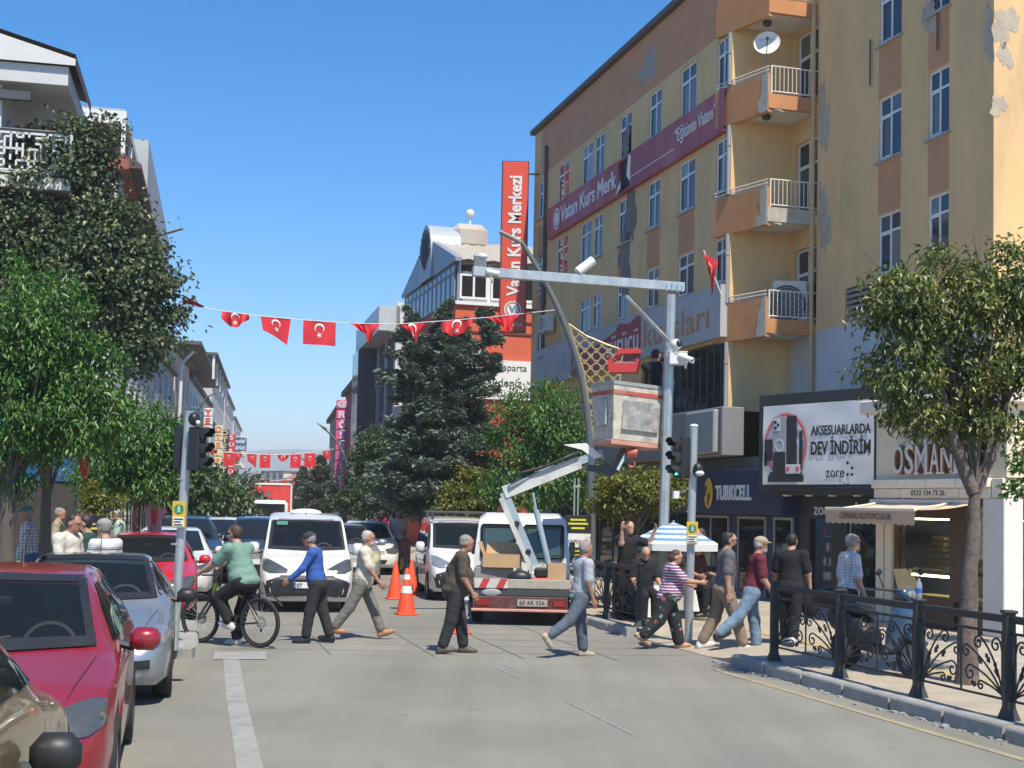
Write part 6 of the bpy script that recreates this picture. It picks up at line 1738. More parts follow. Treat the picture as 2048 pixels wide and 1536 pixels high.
beam(tl(1205, 930, BY), tl(1225, 950, BY), .16, .14, DARKGREY, 'knuckle')
beam(tl(1222, 945, BY), tl(1262, 880, BY), .15, .12, mat('dark_jib', (.14, .12, .11), .6, var=.2), 'jib')
beam(tl(1235, 940, BY - .12), tl(1258, 895, BY - .12), .05, .05, CHROME, 'jib_cylinder')
vs = [tl(1128, 890, BY - .1), tl(1172, 887, BY - .1), tl(1205, 912, BY - .1), tl(1188, 918, BY - .1), tl(1165, 900, BY - .1)]
b = MB(); n_ = len(vs); vv = vs + [v + Vector((.02, .22, .02)) for v in vs]
b.add(vv, [tuple(range(n_)), tuple(range(2 * n_ - 1, n_ - 1, -1))] + [(i, (i + 1) % n_, (i + 1) % n_ + n_, i + n_) for i in range(n_)]).build('white_cover_flap', WHITE, bt)
# beacons on the cab roof
for px in (1000, 1046):
    p = tl(px, 1030, 25.9); MB().lathe([(.07, 0), (.07, .03), (.06, .05), (.06, .11), (.04, .15), (.0001, .16)], 14, Matrix.Translation(p)).build('beacon', mat('orange_beacon', (.62, .13, .03), .25, coat=.6), bt, smooth=40)
    MB().box(p.x - .1, p.x + .1, p.y - .05, p.y + .05, 1.88, p.z).build('beacon_bracket', GREY, bt)
# the working platform
YB = 24.3
bk0 = Rt @ (at(1256, 885, YB) - troot)
FIB = mat('peeling_fibreglass', (.56, .51, .41), .7, var=.2, scale=5, bump=.4, bscale=9, dirt=(.17, .175, .18), dirt_amt=1.0, dirt_scale=4.5)
hw, hd, hb = .56, .42, 1.0
TB = Matrix.Translation(bk0) @ Matrix.Rotation(R(24), 4, 'Z') @ Matrix.Rotation(R(3.5), 4, 'Y')
b = MB()
def shellbox(b, x0, x1, y0, y1, z0, z1, tk, fl=1.06):
    o = [(x0, y0), (x1, y0), (x1, y1), (x0, y1)]; vs = []
    for (x, y) in o: vs.append(TB @ Vector((x * .9, y * .9, z0)))
    for (x, y) in o: vs.append(TB @ Vector((x * fl, y * fl, z1)))
    for (x, y) in o: vs.append(TB @ Vector(((x - math.copysign(tk, x)) * fl, (y - math.copysign(tk, y)) * fl, z1)))
    for (x, y) in o: vs.append(TB @ Vector(((x - math.copysign(tk, x)) * .9, (y - math.copysign(tk, y)) * .9, z0 + tk)))
    b.add(vs, [(0, 3, 2, 1), (12, 13, 14, 15)] + [(i, (i + 1) % 4, (i + 1) % 4 + 4, i + 4) for i in range(4)] + [(i + 4, (i + 1) % 4 + 4, (i + 1) % 4 + 8, i + 8) for i in range(4)] + [(i + 8, (i + 1) % 4 + 8, (i + 1) % 4 + 12, i + 12) for i in range(4)])
shellbox(b, -hw, hw, -hd, hd, 0, hb, .05)
plat = b.build('work_platform', FIB, bt)
def rim(z0, z1, m, nm, fl):
    b = MB(); x, y = (hw + .012) * fl, (hd + .012) * fl
    for a in ((-x, x, -y, -y + .03), (-x, x, y - .03, y), (-x, -x + .03, -y + .03, y - .03), (x - .03, x, -y + .03, y - .03)): b.box(*a, z0, z1, TB)
    b.build(nm, m, plat)
rim(.80, .87, mat('worn_red_rim', (.45, .07, .05), .7, var=.2, dirt=(.4, .3, .2), dirt_amt=.8, dirt_scale=4), 'red_band', 1.03); rim(.97, 1.03, GREY, 'rim', 1.06)
MB().cbox(-.62 * hw * 1.05, .62 * hw * 1.05, -hd * 1.04, -hd * .97, .18, .72, .01, TB).build('front_panel', mat('flaking_panel', (.26, .265, .26), .7, var=.3, scale=6, dirt=(.62, .56, .42), dirt_amt=1, dirt_scale=5), plat)
MB().cbox(-hw * 1.06, -hw * .98, -.2, .16, .25, .74, .01, TB).build('step_door', mat('grey_step', (.34, .35, .35), .5, dirt=(.6, .6, .58), dirt_amt=.9, dirt_scale=4), plat)
MB().cbox(-hw * .95, hw * .95, -hd * .9, hd * .9, -.09, -.005, .01, TB).build('base_frame', mat('rusty_pink', (.55, .27, .2), .7), plat)
# crane hook below
hk = tl(1264, 892, YB - .25)
HOOK = mat('hook_red', (.55, .12, .07), .5, var=.15)
b = MB().box(hk.x - .07, hk.x - .03, hk.y - .03, hk.y + .03, hk.z - .10, hk.z + .10).box(hk.x + .03, hk.x + .07, hk.y - .03, hk.y + .03, hk.z - .10, hk.z + .10).lathe([(.0001, -.09), (.09, -.09), (.09, .09), (.0001, .09)], 14, Matrix.Translation(hk + Vector((0, 0, -.12))) @ Matrix.Rotation(R(90), 4, 'Y'))
b.build('hook_block', HOOK, plat)
b = MB().tube([hk + Vector((0, 0, -.2))] + [hk + Vector((.055 * math.sin(a), 0, -.32 - .055 * math.cos(a) * -1)) for a in np.linspace(0, 4.6, 10)], .016, 6); b.build('hook', HOOK, plat)
# loads on the bed
CARD = mat('cardboard', (.50, .32, .17), .85, var=.08, scale=3)
def carton(label, lo_, sz, rz, flap=True):
    c = thing('cardboard_box', label, 'box', troot + Matrix.Rotation(TT, 3, 'Z') @ Vector(lo_), TT + rz)
    w, d, h = sz; b = MB()
    for a in ((-w, w, -d, -d + .01), (-w, w, d - .01, d), (-w, -w + .01, -d + .01, d - .01), (w - .01, w, -d + .01, d - .01)): b.box(*a, 0, h)
    b.box(-w + .01, w - .01, -d + .01, d - .01, 0, .01); b.build('carton', CARD, c)
    if flap:
        MB().add([(-w, d, h), (w, d, h), (w * 1.05, d + .12, h + .20), (-w * .95, d + .10, h + .22)], [(0, 1, 2, 3)]).build('back_flap', CARD, c)
        MB().add([(-w, -d, h), (-w, d, h), (-w - .08, d, h + .22), (-w - .1, -d, h + .20)], [(0, 1, 2, 3)]).build('side_flap', CARD, c)
carton('open cardboard box on the tool chest of the bucket truck', (-.35, 1.2, .942), (.33, .2, .24), R(-6))
carton('closed brown carton at the right end of the truck bed', (.62, .9, .702), (.16, .2, .34), R(4), False)
eg = thing('portable_engine', 'small black and red petrol engine on the truck bed', 'engine', troot + Matrix.Rotation(TT, 3, 'Z') @ Vector((.36, .45, .702)), TT)
MB().cbox(-.16, .16, -.12, .12, .0, .10, .02).build('base', HOOK, eg); MB().cbox(-.13, .11, -.1, .1, .101, .28, .04).build('block', BLACK, eg)
MB().tube([(-.18, 0, .05), (-.18, 0, .33), (.02, 0, .36), (.05, 0, .29)], .012, 6).build('handle', GREY, eg)
sk = thing('black_sack', 'black sack slumped on the truck bed below the boom', 'sack', troot + Matrix.Rotation(TT, 3, 'Z') @ Vector((-.02, .5, .70)), TT)
MB().sphere((0, 0, .10), .17, 8, (1.3, .8, .75)).build('sack_body', BLACK, sk, smooth=True)
# ================================================================== people
def surface_net(Fd, org, h):
    ins = Fd < 0
    nx, ny, nz = Fd.shape
    c = np.zeros((nx - 1, ny - 1, nz - 1), np.int8)
    offs = [(0, 0, 0), (1, 0, 0), (1, 1, 0), (0, 1, 0), (0, 0, 1), (1, 0, 1), (1, 1, 1), (0, 1, 1)]
    for i, j, k in offs: c += ins[i:nx - 1 + i, j:ny - 1 + j, k:nz - 1 + k]
    act = np.argwhere((c > 0) & (c < 8))
    idx = np.full(c.shape, -1, np.int64); idx[tuple(act.T)] = np.arange(len(act))
    O = np.array(offs); val = np.stack([Fd[tuple((act + o).T)] for o in O], 1)
    pos = np.zeros((len(act), 3)); cnt = np.zeros(len(act))
    for a, b in ((0, 1), (1, 2), (2, 3), (3, 0), (4, 5), (5, 6), (6, 7), (7, 4), (0, 4), (1, 5), (2, 6), (3, 7)):
        va, vb = val[:, a], val[:, b]; m = (va < 0) != (vb < 0)
        t = np.where(m, va / np.where(m, va - vb, 1), 0)
        pos[m] += O[a] + t[m, None] * (O[b] - O[a]); cnt += m
    V = (act + pos / cnt[:, None]) * h + org
    quads = []
    for ax in range(3):
        sl0 = [slice(1, -1)] * 3; sl1 = [slice(1, -1)] * 3
        sl0[ax] = slice(0, -1); sl1[ax] = slice(1, None)
        A, B = ins[tuple(sl0)], ins[tuple(sl1)]
        E = np.argwhere(A != B); E += np.array([0 if i == ax else 1 for i in range(3)])
        o1, o2 = [(1, 2), (2, 0), (0, 1)][ax]
        def cell(d1, d2):
            q = E.copy(); q[:, o1] -= d1; q[:, o2] -= d2; return idx[tuple(q.T)]
        q = np.stack([cell(1, 1), cell(0, 1), cell(0, 0), cell(1, 0)], 1)
        fl = ~ins[tuple(E.T)]
        q[fl] = q[fl][:, ::-1]
        quads.append(q)
    Q = np.concatenate(quads); Q = Q[(Q >= 0).all(1)]
    return V, Q, act
def smin(a, b, k):
    h = np.clip(.5 + .5 * (b - a) / k, 0, 1); return b + (a - b) * h - k * h * (1 - h)
def sdf_mesh(prims, h, wob=0.0, pad=.05):
    """prims: (group, kind, args, blend). returns verts, quads, group of each quad"""
    lo = np.full(3, 9.); hi = np.full(3, -9.)
    boxes = []
    for g, kd, a, k in prims:
        if kd == 'cone': p, q, r1, r2 = a; P = np.array([p, q]); r = max(r1, r2); b0, b1 = P.min(0) - r, P.max(0) + r
        else: p, rad, M = a; r = max(rad); b0, b1 = np.array(p) - r, np.array(p) + r
        boxes.append((b0, b1)); lo = np.minimum(lo, b0); hi = np.maximum(hi, b1)
    lo -= pad; n = np.ceil((hi + pad - lo) / h).astype(int) + 1
    G = sorted(set(p[0] for p in prims)); D = {g: np.full(n, .5, np.float32) for g in G}
    axs = [lo[i] + np.arange(n[i]) * h for i in range(3)]
    for (g, kd, a, k), (b0, b1) in zip(prims, boxes):
        s = [slice(max(0, int((b0[i] - .05 - lo[i]) / h)), min(n[i], int((b1[i] + .05 - lo[i]) / h) + 2)) for i in range(3)]
        X, Y, Z = np.meshgrid(*[axs[i][s[i]] for i in range(3)], indexing='ij')
        if kd == 'cone':
            p, q, r1, r2 = (np.array(a[0]), np.array(a[1]), a[2], a[3]); d = q - p; L2 = max((d * d).sum(), 1e-9)
            t = np.clip(((X - p[0]) * d[0] + (Y - p[1]) * d[1] + (Z - p[2]) * d[2]) / L2, 0, 1)
            v = np.sqrt((X - p[0] - t * d[0]) ** 2 + (Y - p[1] - t * d[1]) ** 2 + (Z - p[2] - t * d[2]) ** 2) - (r1 + (r2 - r1) * t)
        else:
            p, rad, M = a; u = np.stack([X - p[0], Y - p[1], Z - p[2]], -1)
            if M is not None: u = u @ np.array(M)
            k0 = np.sqrt(((u / rad) ** 2).sum(-1)); k1 = np.sqrt(((u / np.square(rad)) ** 2).sum(-1)) + 1e-6
            v = k0 * (k0 - 1) / k1
        ss = tuple(s); D[g][ss] = smin(D[g][ss], v, k) if k else np.minimum(D[g][ss], v)
    if wob:
        X, Y, Z = np.meshgrid(*axs, indexing='ij')
        w = wob * (np.sin(X * 31 + Z * 47 + 2 * np.sin(Y * 23)) + .8 * np.sin(Z * 71 - Y * 37 + 1.5 * np.sin(X * 29)))
        for g in G:
            if g in (2, 3): D[g] += w
            if g in (5, 6): D[g] += w * 1.3
    tot = np.minimum.reduce(list(D.values()))
    V, Q, act = surface_net(tot, lo, h)
    st = np.stack([D[g][tuple(act.T)] + D[g][tuple((act + 1).T)] for g in G], 1)
    gv = np.array(G)[st.argmin(1)]
    return V, Q, gv[Q[:, 0]]
SKIN = mat('skin', (.46, .25, .165), .55, var=.1, scale=12)
SKIN2 = mat('tanned_skin', (.36, .18, .115), .55, var=.12, scale=12)
HAIRS = {'grey': mat('grey_hair', (.24, .225, .21), .8, var=.45, scale=40), 'white': mat('white_hair', (.40, .375, .34), .8, var=.35, scale=40), 'black': mat('black_hair', (.022, .018, .016), .6, var=.3, scale=30), 'brown': mat('brown_hair', (.07, .038, .024), .6, var=.3, scale=30)}
def cloth(name, col, var=.1): return mat(name, col, .88, var=var, scale=9, bump=.25, bscale=60, spec=.2)
def rot_y(p, a): c, s = math.cos(a), math.sin(a); return Vector((p[0] * c + p[2] * s, p[1], -p[0] * s + p[2] * c))
def person(label, loc, rz, shirt, pants, shoe, hair='black', h=1.72, lean=4, legs=((20, 8), (-18, 22)), arms=((12, 8, 15), (-14, 8, 20)), head=(0, 0), sleeve='short', belly=0.0, build=1.0, skin=None, cap=None, glasses=False, beard=None, group=None, long_hair=False, bald=False, res=.0115, feet=None, wide_pants=0.0, extra=None, foot_yaw=0, z=0.0, shorts=False, cls='person'):
    """legs, arms: (left, right); leg = (thigh forward deg, knee flex deg); arm = (forward, out, elbow)"""
    s = h / 1.75; B = build * 1.07; ln = R(lean)
    t = thing('person', label, 'person', (loc[0], loc[1], z), rz, group)
    up = lambda d, x=0, y=0: Vector((x * math.cos(ln) + d * math.sin(ln), y, d * math.cos(ln) - x * math.sin(ln)))
    hip = Vector((0, 0, 0)); pr = []
    A = pr.append
    legpts = []
    for sd, (th_, kn), fp in zip((1, -1), legs, feet or (None, None)):
        a = R(th_); k = R(th_ - kn)
        h0 = hip + Vector((0, sd * .092 * B, -.03)); kn_ = h0 + Vector((math.sin(a), sd * .01, -math.cos(a))) * .42; an = kn_ + Vector((math.sin(k), 0, -math.cos(k))) * .405
        pitch = R(fp) if fp is not None else max(min(k * .55, .9), -.9) if th_ < 0 else 0
        legpts.append((h0, kn_, an, pitch))
    low = min(an.z - .075 - (abs(math.sin(p)) * .12 if p < 0 else 0) for _, _, an, p in legpts)
    for (h0, kn_, an, pitch), sd in zip(legpts, (1, -1)):
        W_ = wide_pants or .014
        A((3, 'cone', (h0, kn_, .092 * B + W_ * .6, .066 * B + W_), .04))
        A((3, 'cone', (kn_, an + (kn_ - an) * .15, .066 * B + W_, .056 * B + W_), .03))
        A((1, 'cone', (an + Vector((0, 0, .06)), an - Vector((0, 0, .03)), .040, .038), 0))
        f = lambda x, z_: an + Vector((x * math.cos(pitch) + z_ * math.sin(pitch), sd * x * math.sin(R(foot_yaw)), z_ * math.cos(pitch) - x * math.sin(pitch) * -1 * -1))
        A((4, 'cone', (f(-.045, -.04), f(.13, -.05), .043, .036), .03)); A((4, 'cone', (f(.06, -.045), f(.175, -.055), .044, .030), .03)); A((4, 'cone', (f(-.03, .0), f(.05, -.02), .040, .036), .03))
    A((3, 'ell', ((0, 0, .0), (.118 * B + belly * .5, .165 * B, .13), None), .05))
    A((3, 'ell', ((-.05, 0, -.04), (.10 * B, .155 * B, .11), None), .05))
    Mr = np.array(Matrix.Rotation(ln, 3, 'Y'))
    E = lambda g, d, x, rad, k=.05, y=0: A((g, 'ell', (tuple(up(d, x, y)), rad, Mr), k))
    E(2, .08, .01 + belly * .5, (.125 * B + belly, .172 * B + belly * .3, .15)); E(2, .22, .02 + belly * .3, (.12 * B + belly * .7, .165 * B, .16)); E(2, .38, .005, (.118 * B, .178 * B, .17)); E(2, -.03, 0, (.136 * B + belly * .6, .186 * B, .10))
    shl = []
    for sd, (af, ao, el) in zip((1, -1), arms):
        S = up(.46, -.005, sd * .172 * B); a, o, e = R(af) , R(ao), R(el)
        d1 = Vector((math.sin(a) * math.cos(o), sd * math.sin(o), -math.cos(a) * math.cos(o)))
        d2 = Vector((math.sin(a + e) * math.cos(o * .3), sd * math.sin(o * .3), -math.cos(a + e) * math.cos(o * .3)))
        E_ = S + d1 * .285; Wr = E_ + d2 * .245
        A((2, 'cone', (S, up(.44, 0, sd * .10), .068 * B, .075 * B), .05))
        if sleeve == 'none': A((1, 'cone', (S, E_, .052 * B, .044 * B), .03))
        elif sleeve == 'long': A((2, 'cone', (S, E_, .064 * B, .052 * B), .04)); A((2, 'cone', (E_, Wr - d2 * .01, .052 * B, .040 * B), .03))
        else: A((2, 'cone', (S, S.lerp(E_, .80), .070 * B, .071 * B), .04)); A((1, 'cone', (S, E_, .05 * B, .043 * B), 0))
        A((1, 'cone', (E_, Wr, .042 * B, .028), .03)); shl.append((S, E_, Wr, d2, sd))
    nb = up(.50, -.01); hp, hy = R(head[1]), R(head[0])
    hc = up(.50) + rot_y(Vector((.035, 0, .165)), ln * .4 + hp)
    A((1, 'cone', (nb, hc - Vector((.01, 0, .05)), .056 * B, .054), .03)); A((2, 'cone', (up(.475, -.012, .05), up(.475, -.012, -.05), .055, .055), .04))
    Mh = Matrix.Rotation(hy, 3, 'Z') @ Matrix.Rotation(ln * .3 + hp, 3, 'Y'); Mhn = np.array(Mh)
    H = lambda g, p, rad, k=.02: A((g, 'ell', (tuple(hc + Mh @ Vector(p)), rad, Mhn), k))
    H(1, (0, 0, .025), (.096, .076, .098)); H(1, (.03, 0, -.055), (.062, .054, .062), .035); H(1, (.088, 0, -.008), (.022, .013, .026), .012); H(1, (.07, 0, .03), (.03, .055, .02), .02); H(1, (.085, 0, -.052), (.012, .024, .010), .01); H(1, (.072, 0, -.092), (.022, .026, .02), .02)
    for sd in (1, -1): H(1, (-.008, sd * .077, -.005), (.022, .010, .032), .006)
    if not bald:
        H(5, (-.022, 0, .052), (.092, .081, .080), 0); H(5, (-.042, 0, .0), (.062, .077, .068), .03)
        if long_hair: H(5, (-.06, 0, -.04), (.055, .07, .07), .03); H(5, (-.095, 0, -.01), (.05, .05, .05), .03)
    else: H(5, (-.045, 0, -.02), (.062, .081, .05), 0)
    if beard: H(6, (.042, 0, -.075), (.058, .055, .05), 0); H(6, (.085, 0, -.036), (.014, .03, .012), .01)
    if cap: H(7, (-.008, 0, .062), (.106, .090, .072), 0); H(7, (.105, 0, .045), (.055, .068, .012), .02)
    V, Q, gq = sdf_mesh(pr, res, wob=.0013)
    # hands: finer, with separate bent fingers
    hv, hq = [], []
    off = len(V)
    for S, E_, Wr, d2, sd in shl:
        px_ = d2.normalized(); sidev = Vector((0, 1, 0)) - px_ * px_.y; sidev = sidev.normalized(); fw = sidev.cross(px_).normalized()
        if fw.x < 0: fw = -fw
        hp_ = [(1, 'cone', (Wr - px_ * .03, Wr + px_ * .02, .027, .026), .02), (1, 'ell', (tuple(Wr + px_ * .055), (.043, .018, .05), np.array([fw, sidev, px_]).T), .02)]
        for i, L_ in enumerate((.030, .036, .033, .026)):
            b0 = Wr + px_ * .095 + fw * (.028 - .0185 * i); inn = -sidev * sd
            m0 = b0 + px_ * L_ * .9 + inn * .012; e0 = m0 + px_ * L_ * .45 + inn * L_ * .7
            hp_ += [(1, 'cone', (b0 - px_ * .02, m0, .0095, .0088), .004), (1, 'cone', (m0, e0, .0088, .0075), .003)]
        tb = Wr + px_ * .03 + fw * .03; tm = tb + px_ * .035 + fw * .022 - sidev * sd * .01
        hp_ += [(1, 'cone', (tb, tm, .013, .0105), .01), (1, 'cone', (tm, tm + px_ * .03 + fw * .002 - sidev * sd * .012, .0105, .0085), .004)]
        v_, q_, _ = sdf_mesh(hp_, .0062, pad=.02)
        hv.append(v_); hq.append(q_ + off); off += len(v_)
    nb_ = len(Q)
    V = np.concatenate([V] + hv); Q = np.concatenate([Q] + hq); gq = np.concatenate([gq, np.ones(sum(map(len, hq)), int)])
    V = (V - np.array([0, 0, low])) * s
    me = bpy.data.meshes.new('body'); me.from_pydata(V.tolist(), [], Q.tolist())
    sk = skin or SKIN
    capm = cap if cap else BLACK; hm = HAIRS[hair]
    ms = [sk, sk, shirt, pants, shoe, hm, HAIRS[beard] if beard else hm, capm]
    for m_ in ms: me.materials.append(m_)
    me.polygons.foreach_set('material_index', gq.astype(np.int32)); me.shade_smooth(); me.update()
    link('body', me, t)
    hcs = (hc - Vector((0, 0, low))) * s
    T = Matrix.Translation(hcs) @ Mh.to_4x4() @ Matrix.Diagonal((s, s, s, 1))
    eyes = MB()
    for sd in (1, -1): eyes.sphere(T @ Vector((.083, sd * .03, .008)), .010 * s, 5, (.5, 1.1, .6))
    eyes.build('eyes', BLACK, t)
    if glasses:
        g_ = MB()
        for sd in (1, -1): g_.box(.094, .10, sd * .034 - .026, sd * .034 + .026, -.012, .026, T); g_.box(-.01, .095, sd * .083 - .003, sd * .083 + .003, .014, .022, T)
        g_.build('sunglasses', BLACK, t)
    t['wrists'] = 0; del t['wrists']
    return t, [((w_ - Vector((0, 0, low))) * s, d2) for _, _, w_, d2, _ in shl], hcs
def held(t, name, b, m, smooth=False): return b.build(name, m, t, smooth=smooth)
def feet_at(px, py, z=0.0): p = gnd(px, py, z); return (p.x, p.y)
TEAL = cloth('sage_tshirt', (.17, .29, .235)); BLKC = cloth('black_cloth', (.022, .022, .025)); BLUE = cloth('royal_blue_shirt', (.045, .11, .36)); CREAMS = cloth('cream_shirt', (.60, .54, .44)); CHAR = cloth('charcoal_trousers', (.035, .036, .038)); GREYT = cloth('grey_trousers', (.19, .175, .155)); BRWN = cloth('dark_olive_brown_shirt', (.085, .068, .052)); LGREY = cloth('light_grey_tshirt', (.36, .38, .41)); JEAN = cloth('grey_blue_jeans', (.10, .12, .15), .2); JEANB = cloth('washed_blue_jeans', (.17, .25, .33), .25); GTEE = cloth('grey_tshirt', (.125, .12, .135)); KHAKI = cloth('khaki_trousers', (.25, .195, .14)); MAROON = cloth('maroon_polo', (.14, .028, .042)); WSHOE = mat('white_shoe', (.66, .64, .60), .6); BSHOE = mat('black_shoe', (.02, .02, .022), .4); TSHOE = mat('tan_leather_shoe', (.38, .17, .08), .5); BRSH = mat('brown_shoe', (.11, .085, .07), .6); SANDSH = mat('sand_canvas_shoe', (.40, .34, .25), .8)
def check_mat(name, c0, c1, f=22):
    m = bpy.data.materials.new(name); n, l, b = nodes_of(m); tc = n.new('ShaderNodeTexCoord'); sp = n.new('ShaderNodeSeparateXYZ'); l.new(tc.outputs['Object'], sp.inputs[0]); acc = None
    for ax in (1, 2, 0):
        a = n.new('ShaderNodeMath'); a.operation = 'MULTIPLY'; a.inputs[1].default_value = f; l.new(sp.outputs[ax], a.inputs[0])
        fr = n.new('ShaderNodeMath'); fr.operation = 'FRACT'; l.new(a.outputs[0], fr.inputs[0])
        st = n.new('ShaderNodeMath'); st.operation = 'LESS_THAN'; st.inputs[1].default_value = .3; l.new(fr.outputs[0], st.inputs[0])
        if acc is None: acc = st.outputs[0]
        else:
            ad = n.new('ShaderNodeMath'); ad.operation = 'ADD'; l.new(acc, ad.inputs[0]); l.new(st.outputs[0], ad.inputs[1]); acc = ad.outputs[0]
    dv = n.new('ShaderNodeMath'); dv.operation = 'DIVIDE'; dv.inputs[1].default_value = 2.2; l.new(acc, dv.inputs[0])
    rp = ramp(n, [(0, c0), (1, c1)]); l.new(dv.outputs[0], rp.inputs[0]); l.new(rp.outputs[0], b.inputs['Base Color']); b.inputs['Roughness'].default_value = .9
    return m
PINKSTR = stripe_mat('plum_white_stripes', [(0, (.62, .58, .60)), (.42, (.22, .05, .16))], 'z', 24)
STRIPES = stripe_mat('white_grey_stripes', [(0, (.62, .60, .58)), (.72, (.10, .10, .11)), (.82, (.35, .34, .36))], 'z', 7)
CHECK = check_mat('black_white_check', (.60, .60, .60), (.05, .05, .06), 20); CHECKW = check_mat('faint_white_check', (.70, .67, .68), (.36, .32, .36), 26)
def floral():
    m = bpy.data.materials.new('black_floral_print'); n, l, b = nodes_of(m); tc = n.new('ShaderNodeTexCoord'); v = n.new('ShaderNodeTexVoronoi'); v.inputs['Scale'].default_value = 10; v.inputs['Randomness'].default_value = 1
    nz = n.new('ShaderNodeTexNoise'); nz.inputs['Scale'].default_value = 18; ad = n.new('ShaderNodeVectorMath'); ad.operation = 'MULTIPLY_ADD'; ad.inputs[1].default_value = (.12, .12, .12)
    l.new(tc.outputs['Object'], nz.inputs['Vector']); l.new(nz.outputs['Color'], ad.inputs[0]); l.new(tc.outputs['Object'], ad.inputs[2]); l.new(ad.outputs[0], v.inputs['Vector'])
    msk = ramp(n, [(0, (1, 1, 1)), (.30, (1, 1, 1)), (.36, (0, 0, 0))]); l.new(v.outputs['Distance'], msk.inputs[0])
    sp = n.new('ShaderNodeSeparateColor'); l.new(v.outputs['Color'], sp.inputs[0]); cr = ramp(n, [(0, (.10, .30, .24)), (.35, (.38, .10, .12)), (.6, (.018, .018, .02)), (.61, (.018, .018, .02))]); cr.color_ramp.interpolation = 'CONSTANT'; l.new(sp.outputs[0], cr.inputs[0])
    mx = n.new('ShaderNodeMix'); mx.data_type = 'RGBA'; l.new(msk.outputs[0], mx.inputs['Factor']); mx.inputs['A'].default_value = (.018, .018, .02, 1); l.new(cr.outputs[0], mx.inputs['B']); l.new(mx.outputs['Result'], b.inputs['Base Color']); b.inputs['Roughness'].default_value = .85
    return m
FLORAL = floral()
# --- walkers; local +x is the way they face, rz 0 = to the right of the picture
person('man in royal blue shirt and dark flat cap stepping left before the white van', feet_at(632, 1286), R(176), BLUE, CHAR, BSHOE, 'grey', 1.66, lean=8, legs=((12, 4), (-10, 8)), arms=((28, 12, 22), (-6, 10, 12)), head=(0, 14), sleeve='long', belly=.015, cap=mat('dark_flat_cap', (.03, .035, .032), .9), skin=SKIN2, foot_yaw=10)
person('white haired man in cream shirt and grey trousers striding right', feet_at(722, 1279), R(2), CREAMS, GREYT, TSHOE, 'white', 1.68, lean=4, legs=((24, 4), (-26, 10)), arms=((-6, 8, 22), (20, 8, 18)), belly=.03, beard='white', skin=SKIN2, feet=(-22, 0))
person('stout grey haired man in dark brown shirt walking right with arms swung back', feet_at(908, 1307), R(6), BRWN, CHAR, BRSH, 'grey', 1.68, lean=10, legs=((12, 4), (-8, 10)), arms=((-34, 14, 26), (4, 12, 28)), belly=.07, build=1.08, head=(0, 4), skin=SKIN2)
person('grey haired man in light grey t-shirt and jeans walking away to the right', feet_at(1160, 1314), R(22), LGREY, JEAN, SANDSH, 'grey', 1.62, lean=3, legs=((8, 2), (-34, 22)), arms=((14, 8, 18), (-2, 8, 20)), belly=.03, build=1.04, feet=(0, 50), skin=SKIN2)
wm, wr_, _ = person('woman in striped top and black floral trousers walking right holding a phone', feet_at(1336, 1298), R(4), PINKSTR, FLORAL, SKIN, 'brown', 1.50, lean=6, legs=((18, 6), (-26, 18)), arms=((22, 8, 62), (46, 6, 40)), belly=.07, build=1.12, wide_pants=.035, long_hair=True, head=(0, 10), feet=(-8, 30))
held(wm, 'phone', MB().cbox(-.005, .07, -.03, .03, -.006, .006, .003, Matrix.Translation(wr_[1][0] + Vector((.1, 0, 0)))), BLACK)
person('dark haired man in grey t-shirt and khaki trousers walking right', feet_at(1446, 1303), R(4), GTEE, KHAKI, WSHOE, 'black', 1.80, lean=4, legs=((-14, 14), (22, 6)), arms=((8, 8, 12), (-6, 8, 10)), build=1.06, beard='black', glasses=True)
person('man in maroon polo, jeans and beige cap with glasses walking right', feet_at(1502, 1306), R(6), MAROON, JEANB, BSHOE, 'white', 1.73, lean=10, legs=((10, 4), (-32, 18)), arms=((18, 8, 26), (6, 8, 30)), cap=mat('beige_cap', (.36, .30, .20), .9), glasses=True, beard='white', belly=.02, build=1.03)
bk, wr_, _ = person('man in black polo seen from behind carrying a bag near the phone shop', feet_at(1580, 1288, .15), R(62), BLKC, BLKC, WSHOE, 'black', 1.62, legs=((8, 4), (-10, 12)), arms=((2, 14, 12), (4, 14, 10)), build=1.05, z=.15)
held(bk, 'carrier_bag', MB().sphere(wr_[1][0] + Vector((0, 0, -.25)), .14, 8, (.5, 1, 1.25)), BLKC, True)
person('grey haired man in white checked shirt and sunglasses behind the railing', feet_at(1694, 1318, .15), R(8), CHECKW, CHAR, BSHOE, 'grey', 1.66, legs=((8, 4), (-8, 8)), arms=((-8, 8, 14), (6, 8, 16)), glasses=True, z=.15, belly=.02)
# left pavement group
def stand(px, pytop, Y, h): p = at(px, pytop, Y); return (p.x, Y)
person('man in white open collar shirt at the left talking with two others', stand(132, 1040, 17.2, 1.7), R(-14), cloth('ivory_shirt', (.62, .57, .48)), CHAR, BSHOE, 'black', 1.72, lean=5, legs=((3, 2), (-3, 4)), arms=((6, 14, 12), (8, 12, 14)), sleeve='long', build=1.1, belly=.04, skin=SKIN2, z=.15, head=(6, 10))
person('bearded man in dark green t-shirt facing left in the group of three', stand(183, 1045, 17.8, 1.68), R(188), cloth('dark_green_tshirt', (.028, .07, .055)), CHAR, BSHOE, 'black', 1.70, legs=((3, 2), (-3, 4)), arms=((6, 12, 30), (8, 12, 20)), beard='black', z=.15, head=(0, 6))
person('man in striped polo and grey cap with his back turned in the group', stand(216, 1050, 16.9, 1.66), R(150), STRIPES, GREYT, BSHOE, 'grey', 1.66, legs=((3, 2), (-3, 4)), arms=((10, 12, 40), (8, 12, 30)), cap=mat('grey_cap', (.27, .26, .24), .9), z=.15, sleeve='short')
